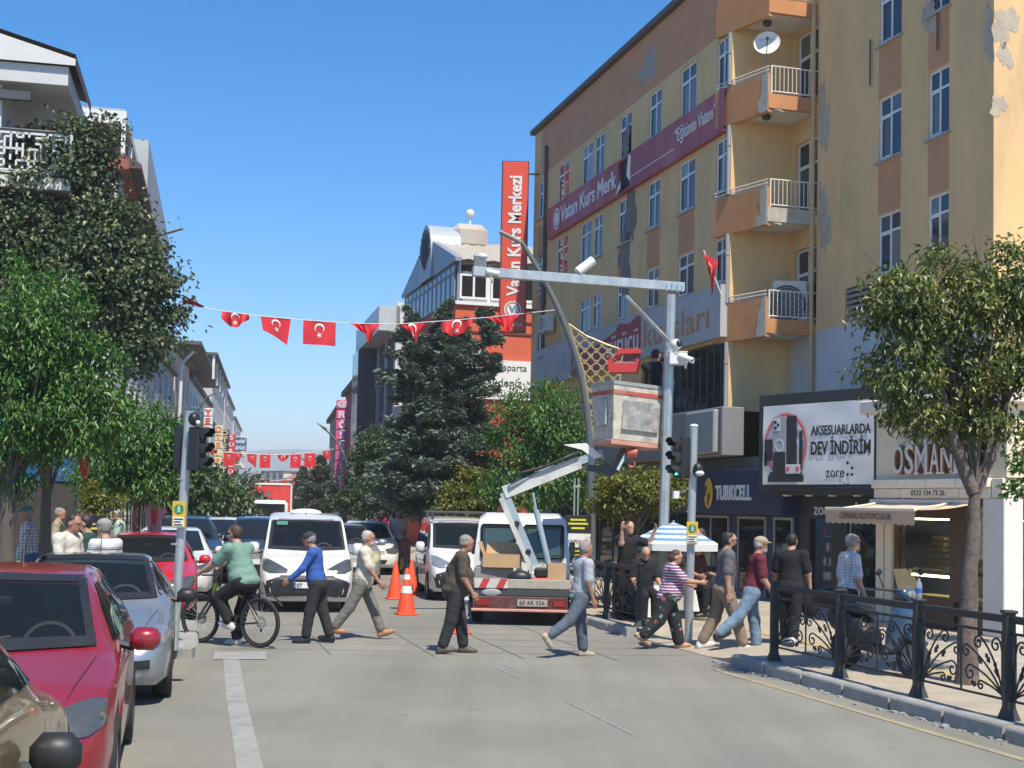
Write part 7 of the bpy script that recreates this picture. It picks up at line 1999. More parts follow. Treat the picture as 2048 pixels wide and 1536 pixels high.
person('man in checked shirt, jeans and green cap beside the slim dark trunk', stand(62, 1030, 21.5, 1.75), R(200), CHECK, cloth('blue_jeans', (.06, .10, .2), .2), BSHOE, 'grey', 1.78, legs=((10, 4), (-12, 10)), arms=((16, 8, 10), (-10, 8, 12)), sleeve='long', cap=mat('green_cap', (.11, .15, .13), .9), z=.15, skin=SKIN2)
for lb, px, py, Y, rz, sh, kw in (('person in pale top walking behind the group on the left', 112, 1050, 26, R(20), cloth('khaki_top', (.36, .31, .2)), dict(hair='grey')), ('person in mint top between the trees on the left', 243, 1045, 27, R(190), cloth('mint_top', (.4, .55, .42)), dict(hair='grey', cap=WHITE)),
        ('man in pink shirt and white cap beyond the silver car', 763, 1060, 44, R(-70), cloth('pink_shirt', (.5, .06, .14)), dict(cap=WHITE)), ('man in white t-shirt behind the red cabinet', 795, 1058, 42, R(-80), cloth('plain_white_tee', (.66, .66, .66)), dict())):
    kw.setdefault('hair', 'black'); p = at(px, py, Y); person(lb, (p.x, Y), rz, sh, CHAR, BSHOE, legs=((8, 4), (-8, 8)), res=.017, z=.15, **kw)
# under the parasol
p = at(1252, 1150, 23.3); person('man in black t-shirt raising both hands to his head behind the railing', (p.x, 23.3), R(-60), BLKC, BLKC, BSHOE, 'black', 1.72, arms=((72, 24, 88), (76, 24, 92)), legs=((2, 2), (-2, 2)), z=.15, res=.013)
p = at(1287, 1150, 22.9); person('bald man sitting low behind the railing under the parasol', (p.x, 22.9), R(-80), BLKC, BLKC, BSHOE, 'grey', 1.66, legs=((84, 84), (82, 84)), arms=((20, 8, 40), (20, 8, 40)), bald=True, z=.15, res=.013, head=(0, 16))
p = at(1405, 1150, 24.2); wb_, _, _ = person('woman in sage green top with a shoulder strap under the parasol', (p.x, 24.2), R(200), cloth('sage_top', (.28, .33, .28)), BLKC, BSHOE, 'brown', 1.6, arms=((20, 8, 60), (10, 8, 40)), legs=((2, 2), (-4, 6)), z=.15, res=.013, long_hair=True, build=1.1)
held(wb_, 'shoulder_strap', MB().tube([(.13, .12, 1.28), (.15, 0, 1.1), (.1, -.17, .9), (-.1, -.14, 1.1), (-.1, .1, 1.3)], .015, 6), BLKC)
p = at(1388, 1150, 23.6); person('dark haired woman in maroon headscarf behind the traffic light pole', (p.x, 23.6), R(-50), cloth('plum_top', (.10, .035, .045)), BLKC, BSHOE, 'brown', 1.52, legs=((84, 84), (82, 84)), arms=((20, 8, 60), (20, 8, 60)), z=.3, res=.014, long_hair=True, cap=cloth('maroon_scarf', (.13, .04, .04)))
# worker in the platform: stands on its floor
wp = troot + Matrix.Rotation(TT, 3, 'Z') @ (TB @ Vector((.24, .12, .06))); wp.x = at(1309, 800, wp.y).x
person('worker in black vest standing in the raised platform with his back to us', (wp.x, wp.y), R(72), BLKC, BLKC, BSHOE, 'black', 1.72, lean=3, legs=((2, 2), (-2, 2)), arms=((20, 10, 30), (52, 8, 20)), sleeve='none', z=wp.z, build=1.06, head=(-20, 8))
# ================================================================== bicycle and rider
r0, f0 = gnd(518, 1296), gnd(391, 1285)
WB = 1.08
dv = (f0 - r0).normalized(); rzb = math.atan2(dv.y, dv.x)
bike = thing('bicycle', 'black and lime green mountain bicycle crossing to the left', 'bicycle', r0, rzb)
LIME = mat('lime_frame', (.50, .55, .05), .35, var=.06, coat=.5)
WR = .352
tyre = MB().lathe([(WR - .05 + .025 + .025 * math.cos(a), .025 * math.sin(a)) for a in np.linspace(0, 6.283, 9)[:-1]], 40, Matrix.Rotation(R(90), 4, 'X'), closed=True).mesh('tyre', RUBBER, 60)
rimm = MB().lathe([(WR - .065, -.011), (WR - .045, -.013), (WR - .045, .013), (WR - .065, .011)], 40, Matrix.Rotation(R(90), 4, 'X'), closed=True).mesh('rim', BLACK, 40)
spk = MB()
for k in range(28):
    a = 2 * math.pi * k / 28; spk.tube([(.02 * math.cos(a + .5), (-1) ** k * .03, .02 * math.sin(a + .5)), ((WR - .05) * math.cos(a), 0, (WR - .05) * math.sin(a))], .0022, 4)
spk.lathe([(.024, -.04), (.024, .04)], 10, Matrix.Rotation(R(90), 4, 'X')).lathe([(.085, .032), (.085, .036), (.045, .036), (.045, .032)], 18, Matrix.Rotation(R(90), 4, 'X'), closed=True)
spkm = spk.mesh('spokes', GREY)
for x in (0, WB):
    w = link('wheel', tyre, bike, (x, 0, WR)); link('rim', rimm, w); link('spokes', spkm, w)
bbk, st, hd_, hb_ = Vector((.44, 0, .30)), Vector((.29, 0, .72)), Vector((.80, 0, .86)), Vector((.84, 0, .72))
def tb(nm, pts, r, m, n=8): return MB().tube(pts, r, n).build(nm, m, bike, smooth=True)
tb('down_tube', [bbk, hb_], .034, LIME); tb('top_tube', [st + Vector((.01, 0, -.03)), hd_ + Vector((0, 0, -.04))], .02, LIME); tb('seat_tube', [bbk, st, Vector((.255, 0, .85))], .018, BLACK); tb('head_tube', [hb_, hd_], .026, LIME)
for sy in (-.05, .05):
    tb('chain_stay', [bbk, (0, sy, WR)], .011, BLACK); tb('seat_stay', [st, (0, sy, WR)], .010, BLACK); tb('fork_leg', [hb_ + Vector((.01, sy, -.06)), Vector((WB, sy, WR))], .017, DARKGREY)
tb('fork_crown', [hb_ + Vector((.01, -.06, -.06)), hb_ + Vector((.01, .06, -.06))], .02, BLACK)
tb('handlebar', [(.80, -.31, .99), (.84, -.08, .98), (.84, .08, .98), (.80, .31, .99)], .013, BLACK); tb('stem', [hd_, (.84, 0, .98)], .016, BLACK)
MB().sphere((.24, 0, .875), .12, 8, (1.1, .55, .22)).build('saddle', BLACK, bike, smooth=True)
MB().lathe([(.09, -.006), (.095, 0), (.09, .006), (.0001, .006)], 20, Matrix.Translation(bbk + Vector((0, -.05, 0))) @ Matrix.Rotation(R(90), 4, 'X')).build('chainring', BLACK, bike)
tb('crank', [bbk + Vector((-.10, .08, .13)), bbk + Vector((0, .06, 0)), bbk + Vector((0, -.06, 0)), bbk + Vector((.10, -.08, -.13))], .010, GREY)
for p in (bbk + Vector((-.10, .12, .13)), bbk + Vector((.10, -.12, -.13))): MB().box(p.x - .045, p.x + .045, p.y - .045, p.y + .045, p.z - .01, p.z + .01).build('pedal', BLACK, bike)
pts = [Vector((0, 0, WR)) + Vector((-math.sin(a), 0, math.cos(a))) * (WR + .05 + .06 * max(0, a)) for a in np.linspace(-.5, 1.0, 9)]
MB().tube(pts, .03, 6, flat=.25).build('rear_mudguard', BLACK, bike, smooth=True)
tb('derailleur', [(.0, -.06, WR - .05), (.03, -.06, WR - .13)], .02, BLACK)
pc = r0 + dv * .27
person('young man in sage green t-shirt and black trousers astride the bicycle facing left', (pc.x, pc.y), rzb, TEAL, BLKC, WSHOE, 'brown', 1.80, lean=20, legs=((60, 92), (22, 12)), arms=((44, 8, 18), (56, 8, 14)), head=(0, -4), glasses=True, build=1.1, belly=.045, feet=(-18, 0))
# ================================================================== railings
IRON = mat('black_iron', (.022, .024, .026), .5, var=.25, scale=6)
def spiral(c, r_0, a0, turns, n=16, y=0, sgn=1):
    return [Vector((c[0] + r_0 * (1 - .8 * t) * math.cos(a0 + sgn * turns * 6.283 * t), y, c[1] + r_0 * (1 - .8 * t) * math.sin(a0 + sgn * turns * 6.283 * t))) for t in np.linspace(0, 1, n)]
def half_scroll():
    b = MB(); P0 = Vector((.03, 0, .04)); rr_ = .010
    for (cx_, cz, r_, a0, sg, bend) in ((.14, .50, .075, 2.6, -1, .02), (.40, .50, .07, 2.2, -1, .05), (.58, .40, .07, 2.4, -1, .04), (.52, .20, .085, 2.2, -1, .02), (.36, .10, .05, 2.2, -1, .0)):
        sp = spiral((cx_, cz), r_, a0, 1.25, sgn=sg); e = sp[0]; m_ = P0.lerp(e, .55) + Vector((-bend - .03, 0, bend + .02))
        arc = [P0.lerp(m_, t).lerp(m_.lerp(e, t), t) for t in np.linspace(0, 1, 8)]
        b.tube(arc[:-1] + sp, rr_, 5)
    for (x, z, a, l_) in ((.11, .20, 1.25, .17), (.22, .32, .9, .12), (.34, .30, .8, .10), (.42, .09, .3, .10)):
        d = Vector((math.cos(a), 0, math.sin(a))); s_ = Vector((-d.z, 0, d.x)); p = Vector((x, 0, z))
        b.add([p, p + d * l_ * .4 + s_ * .035, p + d * l_ * .6 + s_ * .015, p + d * l_ * .75 + s_ * .03, p + d * l_, p + d * l_ * .75 - s_ * .03, p + d * l_ * .6 - s_ * .015, p + d * l_ * .4 - s_ * .035], [(0, 1, 2, 3, 4, 5, 6, 7)])
    return b.mesh('scrollwork', IRON, fix=False)
SCR = half_scroll()
def railing(label, Ys_, z=.15):
    P = [Vector((kerb_x(Y) + .26, Y, z)) for Y in Ys_]
    t = thing('railing', label, 'railing', P[0]); post = MB().cbox(-.05, .05, -.05, .05, .0, 1.0, .008).cbox(-.065, .065, -.065, .065, .99, 1.02, .006).mesh('post', IRON); foot = MB().lathe([(.12, 0), (.075, .10), (.07, .12)], 4, Matrix.Rotation(R(45), 4, 'Z')).mesh('post_foot', IRON)
    for i, p in enumerate(P):
        q = link('post', post, t, p - P[0]); link('post_foot', foot, q)
        if i == len(P) - 1: continue
        d = P[i + 1] - p; L_ = d.length - .1; rz = math.atan2(d.y, d.x); o = p - P[0] + d.normalized() * .05; key = ('rail', round(L_, 2))
        if key not in MATS:
            MATS[key] = (MB().cbox(0, L_, -.03, .03, .90, .97, .006).mesh('top_rail', IRON), MB().box(0, L_, -.016, .016, .79, .815).mesh('mid_rail', IRON), MB().box(0, L_, -.012, .012, .17, .19).mesh('bottom_rail', IRON))
        for m_, nm in zip(MATS[key], ('top_rail', 'mid_rail', 'bottom_rail')): link(nm, m_, t, o, (0, 0, rz))
        bar = MATS.setdefault('railbar', MB().box(-.008, .008, -.008, .008, .19, .79).mesh('bar', IRON))
        for u in (.035, .5, .965): link('bar', bar, t, o + d.normalized() * L_ * u, (0, 0, rz))
        sc = L_ / 2 / .66
        for sx, u in ((1, 0), (-1, 1)): link('scrollwork', SCR, t, o + d.normalized() * (L_ * u) + Vector((0, 0, .16)), (0, 0, rz), (sx * sc, 1, 1.02))
    return t
railing('ornate black iron railing along the right kerb in front of the scooter', [17.35, 15.75, 14.2, 12.75, 11.3])
railing('ornate black iron railing beyond the crossing beside the parasol stall', [21.9, 23.4, 24.9, 26.4, 27.9])
p = Vector((kerb_x(14.2) + .26, 14.2, .15 + 1.02))
wbt = thing('water_bottle', 'clear plastic water bottle standing on a railing post', 'bottle', p)
MB().lathe([(.032, 0), (.034, .02), (.034, .13), (.03, .16), (.014, .19), (.014, .215), (.0001, .215)], 14).build('bottle_body', glass_mat('bottle_plastic', (.45, .5, .55), clear=.5), wbt, smooth=50); MB().lathe([(.035, .06), (.035, .11)], 14).build('bottle_label', SLB, wbt)
# ================================================================== scooter
sp = gnd(1752, 1345, .15)
sc = thing('scooter', 'blue and black motor scooter parked behind the railing', 'scooter', sp, R(-64))
SBL = paint('scooter_blue', (.05, .11, .20), .3, .3)
ty = MB().lathe([(.16, -.05), (.22, -.055), (.235, 0), (.22, .055), (.16, .05)], 24, Matrix.Rotation(R(90), 4, 'X'), closed=True).mesh('wheel', RUBBER, 50); ri = MB().lathe([(.165, -.03), (.165, .03), (.0001, .035)], 16, Matrix.Rotation(R(90), 4, 'X')).mesh('rim', GREY)
for x in (-.55, .62): w = link('wheel', ty, sc, (x, 0, .235)); link('rim', ri, w)
def loft(name, secs, m, n=14, sm_=60):
    b = MB(); vs = []
    for (x, z, w, h) in secs:
        for k in range(n):
            a = 2 * math.pi * k / n; vs.append((x, w * math.copysign(abs(math.cos(a)) ** .7, math.cos(a)), z + h * math.copysign(abs(math.sin(a)) ** .7, math.sin(a))))
    b.add(vs, [(i * n + k, i * n + (k + 1) % n, (i + 1) * n + (k + 1) % n, (i + 1) * n + k) for i in range(len(secs) - 1) for k in range(n)] + [tuple(range(n)), tuple((len(secs) - 1) * n + k for k in range(n))])
    return b.build(name, m, sc, smooth=sm_)
loft('rear_body', [(-.85, .62, .06, .05), (-.7, .58, .14, .12), (-.4, .52, .18, .17), (-.15, .45, .17, .20), (-.05, .38, .14, .12)], BLACK); loft('floorboard', [(-.15, .30, .17, .05), (.2, .27, .18, .045), (.40, .32, .17, .07)], BLACK)
loft('seat', [(-.78, .73, .08, .04), (-.5, .74, .15, .06), (-.2, .72, .14, .055), (-.05, .70, .08, .03)], BLACK); loft('leg_shield', [(.36, .30, .19, .05), (.42, .50, .23, .22), (.52, .62, .22, .26), (.62, .72, .16, .18), (.68, .74, .06, .08)], SBL)
loft('front_mudguard', [(.42, .42, .05, .04), (.6, .50, .09, .04), (.8, .42, .07, .03)], SBL); loft('handlebar_cowl', [(.38, .98, .08, .05), (.48, 1.0, .13, .08), (.58, .96, .09, .06)], SBL)
MB().tube([(.40, -.36, 1.03), (.46, -.1, 1.0), (.46, .1, 1.0), (.40, .36, 1.03)], .016, 6).build('handlebar', BLACK, sc); MB().tube([(.62, 0, .24), (.46, 0, .98)], .03, 8).build('steering_column', DARKGREY, sc)
MB().add([(.56, -.17, 1.02), (.56, .17, 1.02), (.44, .14, 1.26), (.44, -.14, 1.26)], [(0, 1, 2, 3)]).build('windscreen', glass_mat('smoked_screen', (.16, .13, .06), clear=.3), sc)
MB().sphere((.60, 0, .97), .07, 8, (.5, 1.1, .7)).build('headlight', LAMP, sc, smooth=True); loft('top_case', [(-1.05, .80, .14, .10), (-.9, .84, .18, .14), (-.72, .84, .17, .14), (-.66, .8, .14, .1)], BLACK)
for sy in (-.26, .26): MB().tube([(.42, sy, 1.03), (.40, sy * 1.2, 1.18)], .008, 5).sphere((.40, sy * 1.25, 1.22), .06, 6, (.3, 1, .7)).build('mirror', BLACK, sc, smooth=True)
# ================================================================== parasol stall
pc = at(1347, 1045, 23.8)
pa = thing('parasol', 'blue and white striped parasol over the pavement stall', 'parasol', (pc.x, 23.8, .15))
rm, zt, zr = .84, pc.z - .15, pc.z - .15 - .36
PBL = mat('parasol_blue', (.12, .27, .44), .8, var=.1); PWH = mat('parasol_white', (.62, .63, .62), .8, var=.05)
b = MB(); nb = 9; ang = [2 * math.pi * (k + .3) / 8 for k in range(8)]
for i in range(nb):
    for k in range(8):
        qs = []
        for t, kk in ((i / nb, k), ((i + 1) / nb, k), ((i + 1) / nb, k + 1), (i / nb, k + 1)): a = ang[kk % 8]; qs.append((rm * t * math.cos(a), rm * t * math.sin(a), zt - (zt - zr) * t ** 1.25))
        b.add(qs, [(0, 1, 2, 3)], i % 2)
for k in range(8):
    a, c = ang[k], ang[(k + 1) % 8]; b.add([(rm * math.cos(a), rm * math.sin(a), zr), (rm * math.cos(c), rm * math.sin(c), zr), (rm * math.cos(c), rm * math.sin(c), zr - .12), (rm * math.cos(a), rm * math.sin(a), zr - .12)], [(0, 1, 2, 3)], 0)
b.build('canopy', [PWH, PBL], pa, fix=False); MB().tube([(0, 0, 0), (0, 0, zt + .04)], .022, 8).build('pole', GREY, pa)
ribs = MB().tube([(0, 0, zt - .03), (rm * .5, 0, zt - .03 - (zt - zr) * .42), (rm * .98, 0, zr - .01)], .007, 4).mesh('rib', GREY)
for a in ang: link('rib', ribs, pa, (0, 0, 0), (0, 0, a))
def crate(label, px, py, Y, w, d, h, m, rz=.25):
    p = gnd(px, py, .15); t = thing('display_case', label, 'case', p, R(10)); MB().cbox(-w / 2, w / 2, 0, d, .04, h, .01).build('cabinet', m, t); MB().box(-w / 2 - .01, w / 2 + .01, -.01, d + .01, h, h + .03).build('lid', GREY, t); MB().box(-w / 2 + .02, w / 2 - .02, .02, d - .02, 0, .04).build('plinth', BLACK, t)
crate('white display case behind the far railing', 1298, 1240, 22.5, .42, .4, .62, WHITE); crate('tall white case behind the traffic light pole', 1392, 1228, 22, .30, .3, .95, WHITE); crate('dark stall cabinet under the parasol', 1262, 1232, 23, .5, .4, .9, DARKGREY)
# ================================================================== traffic lights, mast, lamps
def pole_between(nm, pts, r, m, parent, n=12): return MB().tube(pts, r, n).build(nm, m, parent, smooth=True)
SIGY = mat('sign_yellow', (.62, .40, .04), .5, var=.06); SIGG = mat('sign_green', (.02, .22, .10), .5); SIGN_W = mat('sign_white', (.70, .70, .66), .5)
def button_sign(t, o):
    s = MB().cbox(o.x - .085, o.x + .085, o.y - .09, o.y - .065, o.z - .17, o.z + .17, .004).build('crossing_sign', SIGY, t)
    MB().lathe([(.0001, 0), (.062, 0), (.062, .005), (.0001, .005)], 20, Matrix.Translation((o.x, o.y - .091, o.z + .07)) @ Matrix.Rotation(R(90), 4, 'X')).build('green_disc', SIGG, s)
    x, y, z = o.x, o.y - .1, o.z + .07
    MB().sphere((x, y, z + .035), .010, 5).tube([(x, y, z + .022), (x, y, z - .008)], .009, 5).tube([(x, y, z - .008), (x + .018, y, z - .045)], .006, 5).tube([(x, y, z - .008), (x - .016, y, z - .045)], .006, 5).tube([(x - .02, y, z - .002), (x, y, z + .016), (x + .02, y, z + .002)], .005, 5).build('walking_man', SIGN_W, s)
    MB().box(o.x - .07, o.x + .07, o.y - .096, o.y - .091, o.z - .15, o.z - .03).build('text_panel', SIGN_W, s)
    for i, w_ in enumerate((.12, .09, .11)): MB().box(o.x - .06, o.x - .06 + w_, o.y - .099, o.y - .096, o.z - .066 - .036 * i, o.z - .05 - .036 * i).build('text_line', BLACK, s)
def head(t, o, yaw, n=3, lit=None, s=1.0):
    """signal head: housing, hooded lenses facing local -y after the turn"""
    M = Matrix.Translation(o) @ Matrix.Rotation(yaw, 4, 'Z'); hz = .21 * s
    hd = MB().cbox(-.11 * s, .11 * s, -.07, .09, -n * hz / 2, n * hz / 2, .015, M).build('signal_head', BLACK, t)
    for i in range(n):
        z = (n / 2 - .5 - i) * hz; col = [(.10, .012, .01), (.12, .07, .01), (.01, .09, .05)][i]
        MB().lathe([(.0001, .0), (.082 * s, .0), (.082 * s, .01), (.0001, .022)], 18, M @ Matrix.Translation((0, -.07, z)) @ Matrix.Rotation(R(90), 4, 'X')).build('lens', mat('signal_lens_%d' % i, col, .2, coat=1), hd)
        vs = []
        for y_, r_ in ((-.07, .095), (-.24 * s, .095)):
            for a in np.linspace(-.35, math.pi + .35, 12): vs.append(M @ Vector((r_ * s * math.cos(a), y_ - (.05 if y_ < -.1 and math.sin(a) < .2 else 0) * -1, z + r_ * s * math.sin(a))))
        MB().add(vs, [(k, k + 1, 13 + k, 12 + k) for k in range(11)]).build('visor', BLACK, hd, smooth=80)
    if lit is not None:
        z = (n / 2 - .5 - lit) * hz
        MB().sphere(M @ Vector((0, -.085, z + .03)), .014, 5).tube([M @ Vector((0, -.085, z + .015)), M @ Vector((0, -.085, z - .02)), M @ Vector((.025, -.085, z - .055))], .010, 5).tube([M @ Vector((0, -.085, z - .02)), M @ Vector((-.025, -.085, z - .055))], .010, 5).build('green_man', emit_mat('lit_green', (.05, .9, .55), 2.5), hd)
b0, tp = gnd(1376, 1250, .1), at(1388, 852, 20.6)
b0 = at(1377, 1255, 20.6)
tr = thing('traffic_light', 'galvanised traffic light post on the right showing a green walking man', 'traffic light', (b0.x, 20.6, .05))
o = Vector((b0.x, 20.6, .05)); topp = tp - o
pole_between('post', [(0, 0, 0), topp], .062, GALV, tr); MB().sphere(topp, .066, 8, (1, 1, .5)).build('cap', WHITE, tr, smooth=True)
head(tr, at(1362, 915, 20.6) - o, R(-58), 3, 2)
hb = at(1396, 940, 20.5) - o; MB().sphere(hb, .10, 8, (.8, .8, 1.1)).build('repeater_housing', BLACK, tr, smooth=True); MB().sphere(hb + Vector((.02, -.05, -.05)), .07, 8, (1, .8, .6)).build('repeater_lens', WHITE, tr, smooth=True)
cb = at(1352, 990, 20.7) - o; MB().cbox(cb.x - .05, cb.x + .04, cb.y - .1, cb.y + .1, cb.z - .06, cb.z + .06, .01).tube([cb, cb + Vector((.15, 0, .08))], .015, 5).build('sensor', WHITE, tr)
button_sign(tr, at(1383, 1066, 20.55) - o)
tp, bt_ = at(379, 826, 17.4), at(349, 1225, 17.4)
tl_ = thing('traffic_light', 'leaning grey traffic light post on the left seen from behind', 'traffic light', (bt_.x, 17.4, .12))
o = Vector((bt_.x, 17.4, .12)); topp = tp - o
pole_between('post', [(0, 0, 0), topp], .062, GALV, tl_); MB().lathe([(.068, 0), (.068, .025), (.0001, .03)], 12, Matrix.Translation(topp)).build('cap', GREY, tl_)
head(tl_, at(366, 895, 17.7) - o, R(172), 3, None, .9); head(tl_, at(396, 898, 17.25) - o, R(66), 3, None, .88)
MB().sphere(at(388, 838, 17.2) - o, .075, 8, (1, 1, 1.15)).build('repeater_housing', BLACK, tl_, smooth=True); MB().sphere(at(396, 845, 17.12) - o, .03, 6).build('repeater_lens', WHITE, tl_)
button_sign(tl_, at(361, 1029, 17.35) - o)
for q in (at(366, 960, 17.4), at(352, 1090, 17.4)): MB().tube([q - o, q - o + Vector((0, 0, .025))], .07, 12).build('clamp', GREY, tl_)
# camera mast
mb, mt = Vector((2.70, 24.0, .12)), at(1342, 592, 24.0)
ms = thing('camera_mast', 'galvanised steel mast with a long arm carrying surveillance cameras', 'mast', mb)
top = mt - mb
b = MB(); sd = .092
b.tube([(0, 0, 0), top + Vector((0, 0, .02))], sd, 8); b.build('mast_column', GALV, ms)
MB().cbox(-.2, .2, -.2, .2, 0, .025, .005).build('base_plate', GALV, ms)
aL, aR = at(945, 545, 23.1) - mb, at(1367, 577, 24.05) - mb
d = (aR - aL); ang_ = math.atan2(d.y, d.x); TA = Matrix.Translation(aL) @ Matrix.Rotation(ang_, 4, 'Z') @ Matrix.Rotation(-math.atan2(d.z, d.xy.length), 4, 'Y'); LA = d.length
MB().cbox(0, LA, -.07, .07, -.06, .10, .006, TA).build('mast_arm', GALV, ms)
for k in range(4): MB().tube([TA @ Vector((LA - .35 + .1 * k, -.08, -.08)), TA @ Vector((LA - .35 + .1 * k, -.085, .05))], .013, 6).build('bolt', CHROME, ms)
pole_between('brace', [at(1252, 592, 23.6) - mb, at(1338, 682, 23.85) - mb], .035, GALV, ms, 4)
CAMW = mat('camera_white', (.70, .70, .68), .35, var=.03)
def bullet(px, py, Y, ln, r, yaw, pitch, label):
    p = at(px, py, Y); t = thing('surveillance_camera', label, 'camera', p, 0, 'cameras on the mast', rot=(0, 0, 0)); M = Matrix.Rotation(yaw, 4, 'Z') @ Matrix.Rotation(pitch, 4, 'Y')
    MB().lathe([(.0001, -ln / 2), (r * .9, -ln / 2), (r, -ln * .4), (r, ln * .46), (r * 1.06, ln / 2), (r * .8, ln * .46), (.0001, ln * .44)], 18, M @ Matrix.Rotation(R(90), 4, 'Y')).build('housing', CAMW, t, smooth=40); MB().sphere(M @ Vector((ln * .45, 0, 0)), r * .55, 8, (.4, 1, 1)).build('lens', BLACK, t, smooth=True)
    MB().tube([M @ Vector((-ln * .3, 0, 0)), Vector((0, .02, -r - .08)), Vector((0, .05, -r - .12))], .022, 8).build('bracket', CAMW, t); return t
bullet(1170, 533, 23.6, .38, .085, R(25), R(-38), 'large white camera tilted up on the middle of the mast arm'); bullet(985, 545, 23.05, .22, .05, R(15), R(8), 'small white camera on the left part of the mast arm'); bullet(1372, 716, 23.6, .30, .05, R(-35), R(20), 'white bullet camera on the equipment box by the worker')
q = at(960, 522, 23.15); fl = thing('floodlight', 'grey floodlight at the left tip of the mast arm', 'floodlight', q); MB().cbox(-.11, .11, -.05, .09, -.13, .12, .02, Matrix.Rotation(R(20), 4, 'X')).build('housing', GREY, fl); MB().sphere((.04, -.02, .08), .09, 8, (1.1, .8, .6)).build('cover', CAMW, fl, smooth=True)
q = at(1356, 716, 23.75); bx_ = thing('equipment_box', 'white equipment box on the mast beside the worker', 'box', q); MB().cbox(-.16, .16, -.08, .14, -.12, .10, .012).build('box_case', CAMW, bx_); MB().box(-.165, .165, -.085, .145, .10, .115).build('box_lid', CAMW, bx_)
q = at(1352, 689, 23.7); dm = thing('dome_camera', 'white dome camera with black lens above the equipment box', 'camera', q); MB().sphere((0, 0, 0), .105, 10, (1, 1, .95)).build('dome', CAMW, dm, smooth=True); MB().sphere((.04, -.06, .01), .065, 8).build('lens_window', BLACK, dm, smooth=True); MB().tube([(0, 0, -.08), (0, 0, -.16)], .05, 10).build('dome_base', CAMW, dm)
q = at(1250, 724, 24.15); tbx = thing('toolbox', 'open red plastic toolbox hooked on the rim of the platform', 'toolbox', q, R(-12)); TBR = mat('toolbox_red', (.55, .045, .035), .45)
MB().prism([(-.27, -.2), (.22, -.2), (.27, .02), (.23, .06), (.2, -.03), (-.2, -.03), (-.23, .08), (-.3, .0)], -.16, .12, 'xz').build('tray', TBR, tbx); MB().prism([(-.2, .08), (-.12, .24), (.27, .24), (.29, .16), (-.06, .15), (-.14, .02)], -.02, .14, 'xz').build('lid', TBR, tbx); MB().box(-.18, .18, -.12, .1, -.04, -.01).build('tools', GREY, tbx)
# curved lamps
LAMPC = mat('lamp_post_grey', (.10, .115, .12), .5, var=.1)
def lamp(label, pts, Y, r_, headpts, dy=0.0):
    B = at(*pts[0], Y); B.z = .15; t = thing('street_lamp', label, 'street lamp', B, 0, 'curved street lamps'); P = [Vector((0, 0, 0))] + [at(x, y, Y) - B for x, y in pts]
    Q_ = []
    for i in range(len(P) - 1):
        for k in range(5):
            p0, p1, p2, p3 = P[max(i - 1, 0)], P[i], P[i + 1], P[min(i + 2, len(P) - 1)]; u = k / 5
            Q_.append(.5 * ((2 * p1) + (p2 - p0) * u + (2 * p0 - 5 * p1 + 4 * p2 - p3) * u * u + (3 * p1 - p0 - 3 * p2 + p3) * u ** 3))
    Q_.append(P[-1]); n_ = len(Q_)
    MB().tube(Q_, [r_ * (1 - .6 * i / n_) for i in range(n_)], 10).build('post', LAMPC, t, smooth=True)
    a, c = (at(x, y, Y) - B for x, y in headpts)
    MB().tube([a, a.lerp(c, .2), c], [r_ * .5, r_ * 1.1, r_ * 1.0], 8, flat=.4).build('lamp_head', GREY, t, smooth=40); return t, B
lt, LBs = lamp('tall curved grey street lamp leaning over the road beside the gold lattice', [(1182, 1100), (1180, 880), (1160, 740), (1122, 630), (1080, 545), (1042, 482)], 29.5, .115, [(1045, 487), (1000, 464)])
lamp('curved street lamp reaching out of the linden tree on the left', [(235, 1000), (245, 800), (270, 560), (305, 472)], 31, .07, [(300, 476), (366, 457)])
lamp('slim curved lamp beside the pink letter sign', [(703, 1010), (697, 940), (675, 885), (640, 850)], 70, .10, [(655, 858), (634, 846)])
lamp('second slim curved lamp further down on the right', [(640, 1010), (632, 960), (612, 925), (592, 908)], 95, .10, [(600, 912), (585, 904)])
lamp('curved lamp on the left above the hotel signs', [(384, 960), (388, 850), (400, 815), (420, 790)], 62, .08, [(412, 795), (432, 785)])
